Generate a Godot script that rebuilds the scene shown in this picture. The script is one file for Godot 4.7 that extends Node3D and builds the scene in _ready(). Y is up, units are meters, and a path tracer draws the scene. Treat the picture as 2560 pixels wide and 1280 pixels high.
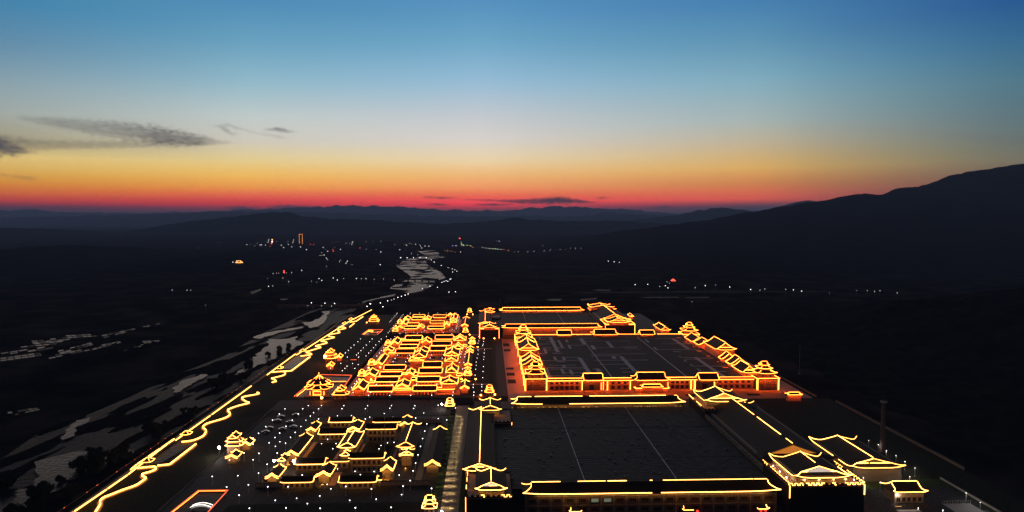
extends Node3D
# Dusk over a valley: an old-style town of halls outlined with light strips, a river, mountains and the afterglow.
# y is up, metres; the camera hovers 120 m above the origin and looks along -z.

var M := {}
var names := {}
var shared := {}
var halls := {}
var rng := RandomNumberGenerator.new()
var cam: Camera3D

func _ready() -> void:
	rng.seed = 11
	cam = Camera3D.new()
	cam.name = "camera"
	cam.fov = 41.105
	cam.near = 1.0
	cam.far = 60000.0
	cam.position = Vector3(0, 120, 0)
	cam.rotation_degrees = Vector3(-3.2523, -2.0433, 0)
	add_child(cam)
	cam.current = true
	make_sky()
	make_materials()
	make_land()
	make_mountains()
	make_water()
	make_embankment()
	make_palace()
	make_halls()
	make_compound(0.0, "near great compound", M.amber, true)
	make_compound(-407.0, "far great compound", M.orange, false)
	make_towers()
	make_pool_pavilion()
	make_grounds()
	make_lamps()
	make_town()
	make_small_things()
	make_trees()

# ---------------------------------------------------------------- sky, sun, air
func make_sky() -> void:
	var env := Environment.new()
	env.tonemap_mode = Environment.TONE_MAPPER_LINEAR
	env.tonemap_exposure = 1.0
	env.background_mode = Environment.BG_SKY
	var sky := Sky.new()
	var mat := PanoramaSkyMaterial.new()
	mat.panorama = sky_panorama()
	sky.sky_material = mat
	env.sky = sky
	env.background_energy_multiplier = 1.0
	env.fog_enabled = true
	env.fog_density = 0.000068
	env.fog_light_color = Color(0.68, 0.80, 1.0)
	env.sdfgi_enabled = true
	env.ssao_enabled = true
	env.ssil_enabled = true
	var we := WorldEnvironment.new()
	we.name = "world_environment"
	we.environment = env
	add_child(we)
	var sun := DirectionalLight3D.new()
	sun.name = "afterglow_sun"
	sun.light_energy = 0.6
	sun.light_color = Color(0.96, 0.86, 0.80)
	sun.light_angular_distance = 60.0
	sun.shadow_enabled = true
	sun.sky_mode = DirectionalLight3D.SKY_MODE_LIGHT_ONLY
	add_child(sun)
	sun.look_at_from_position(Vector3(-260, 70, -1000), Vector3.ZERO, Vector3.UP)

# [azimuth, [[elevation, r, g, b] ...]] of the afterglow, in degrees and sRGB

const SKY := [
	[-34.4,[[0.08,50,42,52],[0.56,170,3,3],[1.02,315,77,3],[1.69,297,148,3],[2.49,276,189,50],[3.29,264,213,106],[4.09,259,226,140],[5.15,185,175,140],[6.99,177,186,179],[9.07,146,173,184],[11.62,102,147,177],[14.12,70,136,178]]],
	[-19.2,[[0.09,60,48,58],[0.87,362,49,3],[1.49,343,121,74],[2.27,314,197,72],[3.20,295,227,103],[4.43,266,237,163],[5.96,230,224,208],[7.78,209,220,217],[10.46,154,196,213],[13.38,109,168,199],[16.21,81,145,189]]],
	[-0.6,[[0.10,80,55,65],[0.93,439,88,80],[1.27,412,104,102],[1.77,342,144,81],[2.43,318,197,115],[3.43,292,221,137],[4.75,271,243,194],[6.38,241,233,224],[8.33,213,218,223],[11.19,159,199,226],[14.29,114,173,207],[17.28,89,150,197]]],
	[21.8,[[0.09,70,52,62],[0.72,120,65,72],[1.35,332,124,78],[2.60,264,162,81],[3.85,258,201,108],[5.71,217,198,162],[7.55,181,196,193],[10.56,138,183,201],[13.50,99,155,187],[16.35,72,132,182]]],
	[38.2,[[0.08,50,42,50],[1.16,105,70,68],[2.50,135,103,84],[3.83,138,131,105],[5.16,118,130,120],[6.48,105,128,133],[7.79,94,127,139],[9.09,85,128,146],[11.66,58,112,151],[14.16,40,91,150]]],
]
const CLOUDS := [
	[-33.25,6.66,0.134,0.25,-31.21,6.50,0.336,0.45,-28.84,6.33,0.537,0.50,-26.59,6.19,0.604,0.65,-24.51,5.93,0.604,0.85,-22.62,5.81,0.436,0.75,-21.23,5.72,0.201,0.40,-20.10,5.71,0.067,0.10],
	[-35.03,5.05,0.470,0.75,-33.97,4.78,0.604,0.50,-32.41,4.95,0.336,0.45,-30.08,5.08,0.269,0.40,-27.63,5.24,0.235,0.40,-25.05,5.46,0.269,0.40,-22.35,5.61,0.201,0.30],
	[-35.46,4.76,0.604,1.00,-34.62,4.71,0.604,1.00,-33.76,4.55,0.336,0.90,-32.99,4.38,0.101,0.30],
	[-21.06,6.93,0.101,0.30,-20.50,6.66,0.201,0.45,-20.03,6.38,0.101,0.30],
	[-20.35,7.03,0.134,0.35,-19.50,6.80,0.067,0.30,-18.35,6.51,0.067,0.20,-16.88,6.36,0.101,0.25,-16.28,6.22,0.101,0.20],
	[-17.40,6.83,0.101,0.40,-16.87,6.88,0.134,0.70,-16.27,6.81,0.168,0.65,-15.76,6.74,0.101,0.30],
	[-34.89,2.85,0.101,0.25,-34.03,2.77,0.101,0.30,-33.05,2.65,0.134,0.30],
	[-4.95,1.66,0.050,0.50,-3.96,1.61,0.067,0.70,-2.76,1.60,0.040,0.40],
	[-1.63,1.47,0.034,0.50,1.04,1.37,0.067,0.70,3.05,1.30,0.134,0.85,5.05,1.37,0.201,0.95,6.05,1.40,0.218,0.95,7.38,1.33,0.134,0.90,8.94,1.23,0.034,0.50],
	[-4.79,1.06,0.034,0.50,-4.13,1.05,0.067,0.80,-3.46,1.03,0.034,0.50],
	[-0.80,1.03,0.050,0.60,0.70,1.04,0.067,0.75,2.04,1.07,0.034,0.50],
	[9.36,1.59,0.050,0.50,9.76,1.62,0.050,0.50],
	[13.92,0.82,0.050,0.50,14.56,0.85,0.084,0.60,15.14,0.81,0.034,0.40],
	[-20.35,0.71,0.067,0.60,-19.49,0.72,0.101,0.80,-18.61,0.69,0.067,0.50],
	[-17.28,0.76,0.101,0.60,-16.08,0.79,0.134,0.80,-13.94,0.74,0.101,0.60],
]
const ROOF_PATHS := [[45.8,-634.2,60.5,-634.2,1],[46.5,-622.8,53.8,-622.8,1],[48.3,-634.3,48.3,-620.6,1],[52.9,-611.4,62.4,-611.4,1],[58.5,-631.6,58.5,-563.1,3],[64.5,-617.8,64.5,-582.1,2],[43.3,-599.7,56.5,-599.7,1],[47.2,-581.5,54.9,-581.5,2],[48.4,-578.7,48.4,-557.9,2],[42.5,-558.0,49.0,-558.0,2],[50.1,-570.8,58.2,-570.8,1],[53.3,-558.2,61.4,-558.2,2],[60.5,-581.1,67.1,-581.1,2],[71.3,-593.1,84.1,-593.1,1],[71.7,-619.7,71.7,-606.6,2],[71.0,-593.9,71.0,-577.9,2],[85.8,-623.8,85.8,-595.5,3],[82.3,-623.8,86.4,-623.8,1],[87.2,-611.8,129.3,-611.8,1],[88.4,-626.6,102.2,-626.6,1],[107.8,-609.6,107.8,-582.5,3],[91.1,-580.4,128.9,-580.4,1],[91.1,-591.2,91.1,-573.3,3],[117.2,-584.9,131.2,-584.9,1],[117.3,-574.8,131.5,-574.8,1],[84.0,-553.3,130.1,-553.3,1],[83.5,-543.5,86.5,-546.9,1],[87.2,-546.7,108.0,-546.7,1],[53.6,-543.6,53.6,-530.1,2],[60.5,-543.3,60.5,-531.5,2],[60.2,-540.7,73.5,-540.7,1],[41.7,-530.0,71.3,-530.0,1],[73.4,-539.4,73.4,-488.3,3],[53.4,-525.5,60.5,-525.5,2],[46.4,-512.5,66.7,-512.5,1],[44.0,-504.2,73.8,-504.2,1],[57.4,-512.4,57.4,-504.8,2],[46.5,-499.2,75.0,-499.2,1],[54.6,-500.5,54.6,-483.4,2],[53.6,-486.8,73.9,-486.8,1],[60.6,-495.9,60.6,-481.9,2],[41.7,-477.5,65.6,-477.5,1],[42.9,-503.9,42.9,-467.9,3],[83.7,-529.1,126.1,-529.1,1],[101.2,-543.6,101.2,-535.0,3],[107.6,-543.3,107.6,-490.0,3],[85.5,-514.2,105.6,-514.2,1],[77.7,-499.1,84.2,-495.1,1],[81.3,-499.5,81.3,-485.2,3],[98.2,-500.3,105.4,-500.3,1],[97.6,-487.9,110.0,-487.9,1],[146.1,-623.4,173.3,-623.4,1],[144.8,-619.4,144.8,-604.0,2],[171.4,-620.7,171.4,-572.4,3],[155.0,-596.8,180.3,-596.8,1],[143.6,-581.2,143.6,-569.5,2],[144.5,-570.7,180.5,-570.7,1],[155.3,-562.6,161.3,-560.2,2],[155.1,-543.4,155.1,-538.2,1],[155.6,-536.8,166.5,-536.8,1],[156.1,-530.7,166.5,-530.7,1],[166.6,-537.8,166.6,-468.7,3],[167.6,-534.5,180.6,-534.5,1],[154.7,-528.1,154.7,-521.6,1],[155.1,-512.1,155.1,-505.8,1],[155.8,-505.4,179.7,-505.4,1],[155.7,-496.9,155.7,-488.2,1],[155.6,-487.9,174.2,-487.9,1],[164.1,-469.1,181.8,-469.1,1]]


func sky_at(col: Array, el: float) -> Vector3:
	var l: Array = col[1]
	if el <= l[0][0]:
		return Vector3(l[0][1], l[0][2], l[0][3])
	for i in range(1, l.size()):
		if el <= l[i][0]:
			var a: Array = l[i - 1]
			var b: Array = l[i]
			var t: float = (el - a[0]) / (b[0] - a[0])
			return Vector3(a[1], a[2], a[3]).lerp(Vector3(b[1], b[2], b[3]), t)
	var e: Array = l[-1]
	var zen := Vector3(12, 23, 41)
	return Vector3(e[1], e[2], e[3]).lerp(zen, smoothstep(0.0, 1.0, clampf((el - e[0]) / 45.0, 0.0, 1.0)))

func sky_panorama() -> ImageTexture:
	var cols := SKY.duplicate()
	# the far side of the sky: the dark blue band of the earth's own shadow under a dim violet belt
	var back := [[0.0, 20, 22, 30], [4.0, 26, 28, 38], [9.0, 31, 33, 46], [16.0, 25, 33, 51], [30.0, 16, 27, 45]]
	cols.append([105.0, back])
	cols.append([180.0, back])
	cols.push_front([-95.0, back])
	cols.push_front([-180.0, back])
	var w := 180
	var h := 720
	var im := Image.create_empty(w, h, false, Image.FORMAT_RGBAF)
	for x in w:
		var az := (x + 0.5) / w * 360.0 - 180.0
		var k := 0
		while k < cols.size() - 2 and az > cols[k + 1][0]:
			k += 1
		var t: float = clampf((az - cols[k][0]) / (cols[k + 1][0] - cols[k][0]), 0, 1)
		for y in h:
			var el := 90.0 - (y + 0.5) / h * 180.0
			var c := Color(0.006, 0.007, 0.01)
			if el > -1.0:
				# sRGB values blend between the columns; the light is their linear value
				var v := sky_at(cols[k], maxf(el, 0.0)).lerp(sky_at(cols[k + 1], maxf(el, 0.0)), t) / 255.0
				c = Color(pow((v.x + 0.055) / 1.055, 2.4), pow((v.y + 0.055) / 1.055, 2.4), pow((v.z + 0.055) / 1.055, 2.4))
			im.set_pixel(x, y, c)
	var W := 4096
	var H := 2048
	im.resize(W, H, Image.INTERPOLATE_CUBIC)
	var cloud_half := W / 2
	var nz := FastNoiseLite.new()
	nz.seed = 5
	nz.frequency = 0.55
	nz.fractal_octaves = 4
	for n in CLOUDS.size():
		var l: Array = CLOUDS[n]
		var cnt := l.size() / 4
		var a0: float = l[0] - 0.6
		var a1: float = l[(cnt - 1) * 4] + 0.6
		var lo := 90.0
		var hi := -90.0
		for i in cnt:
			lo = minf(lo, l[i * 4 + 1] - l[i * 4 + 2] * 1.9)
			hi = maxf(hi, l[i * 4 + 1] + l[i * 4 + 2] * 1.9)
		for px in range(int((a0 + 180.0) / 360.0 * W), int((a1 + 180.0) / 360.0 * W) + 1):
			var az := (px + 0.5) / W * 360.0 - 180.0
			var i := 0
			while i < cnt - 2 and az > l[(i + 1) * 4]:
				i += 1
			var t: float = (az - l[i * 4]) / (l[i * 4 + 4] - l[i * 4])
			var fade := 1.0
			if t < 0.0:
				fade = 1.0 + t * (l[i * 4 + 4] - l[i * 4]) / 0.6
			elif t > 1.0:
				fade = 1.0 - (t - 1.0) * (l[i * 4 + 4] - l[i * 4]) / 0.6
			t = clampf(t, 0.0, 1.0)
			var ce: float = lerpf(l[i * 4 + 1], l[i * 4 + 5], t)
			var th: float = lerpf(l[i * 4 + 2], l[i * 4 + 6], t)
			var al: float = lerpf(l[i * 4 + 3], l[i * 4 + 7], t)
			for py in range(int((90.0 - hi) / 180.0 * H), int((90.0 - lo) / 180.0 * H) + 1):
				var el := 90.0 - (py + 0.5) / H * 180.0
				var wob := nz.get_noise_2d(az * 3.0, el * 9.0 + n * 31.0)
				var d := (el - ce) / (th if ce > 2.4 else th * 1.35) + wob * (0.7 if ce > 2.4 else 0.45)
				var k := al * (1.0 if ce > 2.4 else 1.25) * fade * (1.0 - smoothstep(0.45, 1.45, absf(d))) * (0.85 + 0.45 * nz.get_noise_2d(az * 1.6 + 40.0, el * 14.0))
				if k > 0.004:
					var c := im.get_pixel(px, py)
					var dark := Color(0.098, 0.092, 0.098) if ce > 2.4 else Color(0.03, 0.02, 0.028)
					im.set_pixel(px, py, c.lerp(dark, clampf(k, 0, 0.96)))
	# Godot looks a panorama up from -z at its left edge
	var turned := Image.create_empty(W, H, false, Image.FORMAT_RGBAF)
	turned.blit_rect(im, Rect2i(cloud_half, 0, cloud_half, H), Vector2i.ZERO)
	turned.blit_rect(im, Rect2i(0, 0, cloud_half, H), Vector2i(cloud_half, 0))
	return ImageTexture.create_from_image(turned)

# ---------------------------------------------------------------- materials
func noise_tex(seed_: int, freq: float, a: Color, b: Color, c: Color, size := 512, oct := 5) -> NoiseTexture2D:
	var n := FastNoiseLite.new()
	n.seed = seed_
	n.frequency = freq
	n.fractal_octaves = oct
	var t := NoiseTexture2D.new()
	t.width = size
	t.height = size
	t.seamless = true
	t.noise = n
	var g := Gradient.new()
	g.offsets = PackedFloat32Array([0.2, 0.5, 0.8])
	g.colors = PackedColorArray([a.linear_to_srgb(), b.linear_to_srgb(), c.linear_to_srgb()])
	t.color_ramp = g
	return t

func lin(r: float, g: float, b: float) -> Color:
	return Color(r, g, b).linear_to_srgb()

func mat(n: String, c: Color, rough := 0.85, spec := 0.4) -> StandardMaterial3D:
	var m := StandardMaterial3D.new()
	m.resource_name = n
	m.albedo_color = c.linear_to_srgb()
	m.roughness = rough
	m.metallic_specular = spec
	M[n] = m
	return m

# a surface with a computed mottle, `metres` across before it repeats
func mottled(n: String, a: Color, b: Color, c: Color, freq: float, metres: float, rough := 0.9, seed_ := 1, spec := 0.3) -> StandardMaterial3D:
	var m := mat(n, Color(1, 1, 1), rough, spec)
	m.albedo_color = Color.WHITE
	m.albedo_texture = noise_tex(seed_, freq, a, b, c)
	m.uv1_triplanar = true
	m.uv1_world_triplanar = true
	m.uv1_scale = Vector3.ONE / metres
	return m

func glow(n: String, c: Color, energy: float) -> StandardMaterial3D:
	var m := mat(n, Color(0.6, 0.5, 0.4), 0.6)
	m.emission_enabled = true
	m.emission = c.linear_to_srgb()
	m.emission_energy_multiplier = energy
	return m

func make_materials() -> void:
	for v in 3:
		glow("amber%d" % v, Color(1, 0.42, 0.075), [6.2, 8.2, 10.4][v])
	for v in 3:
		glow("orange%d" % v, Color(1, 0.19, 0.021), [11.5, 15.5, 20.0][v])
	M["amber"] = M.amber1
	M["orange"] = M.orange1
	glow("path_gold", Color(1, 0.42, 0.07), 6.5)
	glow("red_rail", Color(1, 0.10, 0.02), 2.2)
	glow("white_glow", Color(0.96, 0.93, 1.0), 6.5)
	glow("white_soft", Color(1, 0.93, 0.85), 2.2)
	glow("flood_white", Color(1, 0.95, 0.88), 70.0)
	glow("flood_orange", Color(1, 0.30, 0.03), 60.0)
	glow("orange_globe", Color(1, 0.36, 0.05), 16.0)
	glow("far_white", Color(0.95, 0.96, 1.0), 4.5)
	glow("far_red", Color(1, 0.07, 0.04), 5.0)
	glow("far_orange", Color(1, 0.33, 0.08), 4.0)
	glow("far_violet", Color(0.35, 0.2, 1.0), 7.0)
	glow("far_green", Color(0.7, 1.0, 0.45), 6.0)
	glow("lantern_red", Color(1, 0.03, 0.02), 1.6)
	glow("lantern_blue", Color(0.08, 0.2, 1.0), 1.2)
	glow("window_green", Color(0.35, 0.75, 0.6), 0.16)
	glow("window_warm", Color(1, 0.5, 0.12), 1.1)
	glow("window_white", Color(1, 0.88, 0.72), 1.3)
	glow("gable_orange_glow", Color(1, 0.30, 0.025), 0.5)  # floodlight on the gable, put into its own surface as emission
	glow("gable_white_glow", Color(1, 0.9, 0.8), 0.5)  # the same painted-in light for the white gables
	mottled("tile", Color(0.012, 0.010, 0.009), Color(0.018, 0.0145, 0.0125), Color(0.027, 0.022, 0.019), 0.03, 7.0, 0.85, 3, 0.2)
	mottled("wood_wall", Color(0.3, 0.16, 0.1), Color(0.38, 0.21, 0.13), Color(0.45, 0.26, 0.16), 0.02, 9.0, 0.8, 4)
	mottled("plaster", Color(0.2, 0.15, 0.1), Color(0.27, 0.2, 0.135), Color(0.34, 0.26, 0.18), 0.02, 12.0, 0.9, 5)
	mottled("brick_wall", Color(0.09, 0.075, 0.06), Color(0.13, 0.105, 0.085), Color(0.17, 0.14, 0.11), 0.05, 5.0, 0.9, 6)
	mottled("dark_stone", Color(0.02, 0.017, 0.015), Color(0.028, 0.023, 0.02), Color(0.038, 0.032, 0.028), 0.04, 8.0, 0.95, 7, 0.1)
	mat("trim", Color(0.16, 0.09, 0.05), 0.7)
	mat("glass", Color(0.012, 0.012, 0.014), 0.25)
	mat("post", Color(0.30, 0.29, 0.28), 0.6)
	mat("dark_metal", Color(0.06, 0.06, 0.065), 0.6)
	mottled("paving", Color(0.22, 0.125, 0.09), Color(0.29, 0.165, 0.115), Color(0.36, 0.21, 0.15), 0.02, 16.0, 0.85, 8)
	mottled("court", Color(0.018, 0.015, 0.012), Color(0.03, 0.025, 0.02), Color(0.045, 0.036, 0.028), 0.02, 25.0, 0.9, 9)
	mottled("asphalt", Color(0.018, 0.0175, 0.017), Color(0.027, 0.0265, 0.026), Color(0.037, 0.036, 0.035), 0.02, 20.0, 0.9, 10, 0.2)
	mottled("lane", Color(0.11, 0.09, 0.07), Color(0.15, 0.125, 0.10), Color(0.19, 0.16, 0.125), 0.03, 14.0, 0.85, 11)
	mottled("grass", Color(0.016, 0.028, 0.008), Color(0.026, 0.045, 0.012), Color(0.04, 0.062, 0.018), 0.05, 11.0, 0.95, 12, 0.1)
	mottled("lawn_dark", Color(0.012, 0.013, 0.007), Color(0.02, 0.02, 0.011), Color(0.03, 0.028, 0.016), 0.03, 30.0, 0.95, 13, 0.1)
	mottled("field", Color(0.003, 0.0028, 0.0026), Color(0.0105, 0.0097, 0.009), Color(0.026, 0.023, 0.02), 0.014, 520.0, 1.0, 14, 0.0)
	mottled("bank", Color(0.006, 0.0055, 0.0045), Color(0.010, 0.009, 0.0075), Color(0.016, 0.0145, 0.012), 0.02, 60.0, 1.0, 15, 0.0)
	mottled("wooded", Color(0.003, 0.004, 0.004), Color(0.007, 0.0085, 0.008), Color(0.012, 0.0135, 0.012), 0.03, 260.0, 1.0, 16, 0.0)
	mottled("deck", Color(0.004, 0.0045, 0.005), Color(0.018, 0.021, 0.0245), Color(0.05, 0.057, 0.066), 0.02, 21.0, 0.8, 17, 0.2)
	M.deck.uv1_scale = Vector3(1.0 / 70.0, 1.0 / 21.0, 1.0 / 16.0)
	mottled("roof_black", Color(0.014, 0.013, 0.013), Color(0.022, 0.02, 0.02), Color(0.03, 0.028, 0.027), 0.03, 20.0, 0.9, 18, 0.2)
	mottled("roof_walk", Color(0.2, 0.2, 0.225), Color(0.28, 0.28, 0.31), Color(0.36, 0.36, 0.4), 0.03, 9.0, 0.8, 19)
	mat("white_roof_line", Color(0.5, 0.5, 0.52), 0.7)
	var w := mat("water", Color(0.008, 0.009, 0.010), 0.22, 0.045)
	w.normal_enabled = true
	var nn := FastNoiseLite.new()
	nn.seed = 21
	nn.frequency = 0.02
	nn.fractal_octaves = 4
	var nt := NoiseTexture2D.new()
	nt.width = 512
	nt.height = 512
	nt.seamless = true
	nt.as_normal_map = true
	nt.bump_strength = 3.0
	nt.noise = nn
	w.normal_texture = nt
	w.normal_scale = 0.6
	w.uv1_triplanar = true
	w.uv1_world_triplanar = true
	w.uv1_scale = Vector3.ONE / 34.0
	var rw: StandardMaterial3D = w.duplicate()
	rw.resource_name = "riffle_water"
	rw.roughness = 0.42
	rw.normal_scale = 1.2
	rw.metallic_specular = 0.08
	M["riffle"] = rw
	var sw: StandardMaterial3D = w.duplicate()
	sw.resource_name = "shallow_water"
	sw.roughness = 0.6
	sw.normal_scale = 1.6
	sw.metallic_specular = 0.07
	M["shallow"] = sw
	mat("bark", Color(0.03, 0.022, 0.016), 0.95)
	mottled("leaf", Color(0.012, 0.018, 0.008), Color(0.02, 0.028, 0.012), Color(0.03, 0.038, 0.016), 0.05, 4.0, 0.9, 23, 0.1)
	mottled("chimney_brick", Color(0.035, 0.025, 0.02), Color(0.05, 0.036, 0.03), Color(0.07, 0.05, 0.042), 0.04, 6.0, 0.9, 24)
	mat("car_paint", Color(0.08, 0.085, 0.09), 0.3)
	mat("car_light_paint", Color(0.32, 0.32, 0.33), 0.3)
	mat("tyre", Color(0.015, 0.015, 0.015), 0.9)
	mat("concrete", Color(0.26, 0.255, 0.25), 0.9)
	mat("white_paint", Color(0.7, 0.68, 0.64), 0.7)


# ---------------------------------------------------------------- helpers
func numbered(n: String) -> String:
	var k: int = names.get(n, 0)
	names[n] = k + 1
	return n if k == 0 else "%s_%03d" % [n, k]

func tag(o: Node, label: String, category: String, group := "", kind := "") -> Node:
	if label:
		o.set_meta("label", label)
	if category:
		o.set_meta("category", category)
	if group:
		o.set_meta("group", group)
	if kind:
		o.set_meta("kind", kind)
	return o

func thing(called: String, label: String, category: String, at: Vector3, group := "") -> Node3D:
	var o := Node3D.new()
	o.name = numbered(called)
	o.position = at
	add_child(o, true)
	tag(o, label, category, group)
	return o

func start() -> SurfaceTool:
	var st := SurfaceTool.new()
	st.begin(Mesh.PRIMITIVE_TRIANGLES)
	st.set_smooth_group(-1)
	return st

func quad(st: SurfaceTool, a: Vector3, b: Vector3, c: Vector3, d: Vector3) -> void:
	st.add_vertex(a); st.add_vertex(b); st.add_vertex(c)
	st.add_vertex(a); st.add_vertex(c); st.add_vertex(d)

func tri(st: SurfaceTool, a: Vector3, b: Vector3, c: Vector3) -> void:
	st.add_vertex(a); st.add_vertex(b); st.add_vertex(c)

# a box between two corners
func block(st: SurfaceTool, lo: Vector3, hi: Vector3) -> void:
	var a := Vector3(lo.x, lo.y, hi.z); var b := hi; b.y = lo.y
	var c := Vector3(hi.x, lo.y, lo.z); var d := lo
	var e := Vector3(lo.x, hi.y, hi.z); var f := hi
	var g := Vector3(hi.x, hi.y, lo.z); var h := Vector3(lo.x, hi.y, lo.z)
	quad(st, e, f, b, a); quad(st, f, g, c, b); quad(st, g, h, d, c)
	quad(st, h, e, a, d); quad(st, h, g, f, e); quad(st, a, b, c, d)

# a four sided rod along a line of points
func rod(st: SurfaceTool, pts: Array, r: float) -> void:
	for i in pts.size() - 1:
		var p: Vector3 = pts[i]
		var q: Vector3 = pts[i + 1]
		var d := (q - p)
		if d.length() < 0.01:
			continue
		d = d.normalized()
		var s := d.cross(Vector3.UP if absf(d.y) < 0.95 else Vector3.RIGHT).normalized() * r
		var t := d.cross(s).normalized() * r
		p -= d * r * 0.6
		q += d * r * 0.6
		var a := [p + s + t, p - s + t, p - s - t, p + s - t]
		var b := [q + s + t, q - s + t, q - s - t, q + s - t]
		for k in 4:
			var k2 := (k + 1) % 4
			quad(st, a[k], a[k2], b[k2], b[k])
		quad(st, a[3], a[2], a[1], a[0])
		quad(st, b[0], b[1], b[2], b[3])

# a tapered n sided column
func column(st: SurfaceTool, at: Vector3, r0: float, r1: float, h: float, n := 6) -> void:
	for k in n:
		var a := TAU * k / n
		var b := TAU * (k + 1) / n
		var p0 := at + Vector3(cos(a) * r0, 0, sin(a) * r0)
		var p1 := at + Vector3(cos(b) * r0, 0, sin(b) * r0)
		var q0 := at + Vector3(cos(a) * r1, h, sin(a) * r1)
		var q1 := at + Vector3(cos(b) * r1, h, sin(b) * r1)
		quad(st, q0, q1, p1, p0)
		tri(st, at + Vector3(0, h, 0), q1, q0)
		tri(st, at, p0, p1)

# a surface of revolution round the y axis through `at`; profile holds (radius, height)
func lathe(st: SurfaceTool, at: Vector3, profile: Array, n := 8) -> void:
	for i in profile.size() - 1:
		var u: Vector2 = profile[i]
		var v: Vector2 = profile[i + 1]
		for k in n:
			var a := TAU * k / n
			var b := TAU * (k + 1) / n
			quad(st, at + Vector3(cos(a) * v.x, v.y, sin(a) * v.x), at + Vector3(cos(b) * v.x, v.y, sin(b) * v.x), at + Vector3(cos(b) * u.x, u.y, sin(b) * u.x), at + Vector3(cos(a) * u.x, u.y, sin(a) * u.x))

func commit(called: String, st: SurfaceTool, m: Material, parent: Node = self) -> MeshInstance3D:
	st.generate_normals()
	var o := MeshInstance3D.new()
	o.mesh = st.commit()
	o.material_override = m
	o.name = numbered(called) if parent == self else called
	parent.add_child(o, true)
	return o

func put(called: String, mesh: Mesh, parent: Node, at: Vector3, turn := 0.0) -> MeshInstance3D:
	var o := MeshInstance3D.new()
	o.mesh = mesh
	o.name = numbered(called) if parent == self else called
	o.position = at
	o.rotation.y = turn
	parent.add_child(o, true)
	return o

func box_part(called: String, lo: Vector3, hi: Vector3, m: Material, parent: Node) -> MeshInstance3D:
	var st := start()
	block(st, lo, hi)
	return commit(called, st, m, parent)

func strip(called: String, pts: Array, r: float, m: Material, parent: Node) -> MeshInstance3D:
	var st := start()
	rod(st, pts, r)
	# runs of lamps differ a little in strength
	if m == M.amber or m == M.orange:
		m = M[("amber" if m == M.amber else "orange") + str(rng.randi_range(0, 2))]
	return commit(called, st, m, parent)

func omni(parent: Node, at: Vector3, c: Color, e: float, size := 0.3) -> void:
	var l := OmniLight3D.new()
	l.name = "lamp_light"
	l.position = at
	l.light_color = c
	l.light_energy = e
	l.light_size = size
	l.omni_range = 60.0
	l.omni_attenuation = 2.0
	l.shadow_enabled = true
	parent.add_child(l, true)

# the light of a line of lamps: a long flat light just before it
func bar_light(parent: Node, at: Vector3, length: float, dir: Vector3, along: Vector3, c: Color, e: float) -> void:
	var l := AreaLight3D.new()
	l.name = "lamp_light"
	l.area_size = Vector2(length, 0.25)
	l.light_color = c
	l.light_energy = e
	l.area_range = 60.0
	l.area_attenuation = 2.0
	l.shadow_enabled = true
	var z := -dir.normalized()
	var x := along.normalized()
	l.transform = Transform3D(Basis(x, z.cross(x).normalized(), z), at)
	parent.add_child(l, true)

func sheet(called: String, pts: Array, y: float, m: Material, kind := "structure") -> MeshInstance3D:
	var flat := PackedVector2Array(pts)
	var idx := Geometry2D.triangulate_polygon(flat)
	var st := start()
	for i in range(0, idx.size(), 3):
		var a := flat[idx[i]]; var b := flat[idx[i + 1]]; var c := flat[idx[i + 2]]
		if (b - a).cross(c - a) < 0.0:
			var s := b; b = c; c = s
		tri(st, Vector3(a.x, y, a.y), Vector3(b.x, y, b.y), Vector3(c.x, y, c.y))
	var o := commit(called, st, m)
	tag(o, "", "", "", kind)
	return o

func rect(called: String, x0: float, z0: float, x1: float, z1: float, y: float, m: Material) -> MeshInstance3D:
	return sheet(called, [Vector2(x0, z0), Vector2(x1, z0), Vector2(x1, z1), Vector2(x0, z1)], y, m)

# a window: frame and dark pane in one shared mesh of two surfaces
func window_mesh(w: float, h: float, pane: Material, bars := 1) -> ArrayMesh:
	var key := "w%.1f_%.1f_%s_%d" % [w, h, pane.resource_name, bars]
	if shared.has(key):
		return shared[key]
	var st := start()
	var t := 0.12
	block(st, Vector3(-w / 2, 0, 0), Vector3(-w / 2 + t, h, 0.12))
	block(st, Vector3(w / 2 - t, 0, 0), Vector3(w / 2, h, 0.12))
	block(st, Vector3(-w / 2 + t, 0, 0), Vector3(w / 2 - t, t, 0.12))
	block(st, Vector3(-w / 2 + t, h - t, 0), Vector3(w / 2 - t, h, 0.12))
	for k in bars:
		var x := -w / 2 + w * (k + 1) / (bars + 1)
		block(st, Vector3(x - 0.04, t, 0.01), Vector3(x + 0.04, h - t, 0.1))
	st.generate_normals()
	var am := st.commit()
	am.surface_set_material(0, M.trim)
	var s2 := start()
	quad(s2, Vector3(-w / 2 + t, h - t, 0.05), Vector3(w / 2 - t, h - t, 0.05), Vector3(w / 2 - t, t, 0.05), Vector3(-w / 2 + t, t, 0.05))
	s2.generate_normals()
	s2.commit(am)
	am.surface_set_material(1, pane)
	shared[key] = am
	return am


# ---------------------------------------------------------------- halls
# u runs along the ridge, v across it (v > 0 is the side called p); c holds L, W, he, hr, a, lf
func roof_y(u: float, v: float, c: Dictionary) -> float:
	var s: float = absf(v) / (c.W / 2)
	var y: float = c.hr - (c.hr - c.he) * s * (1.28 - 0.28 * s)
	var tu: float = clampf((absf(u) / (c.L / 2) - 0.72) / 0.28, 0, 1)
	var tv: float = clampf((s - 0.45) / 0.55, 0, 1)
	return y + c.lf * tu * tu * tv * tv

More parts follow.
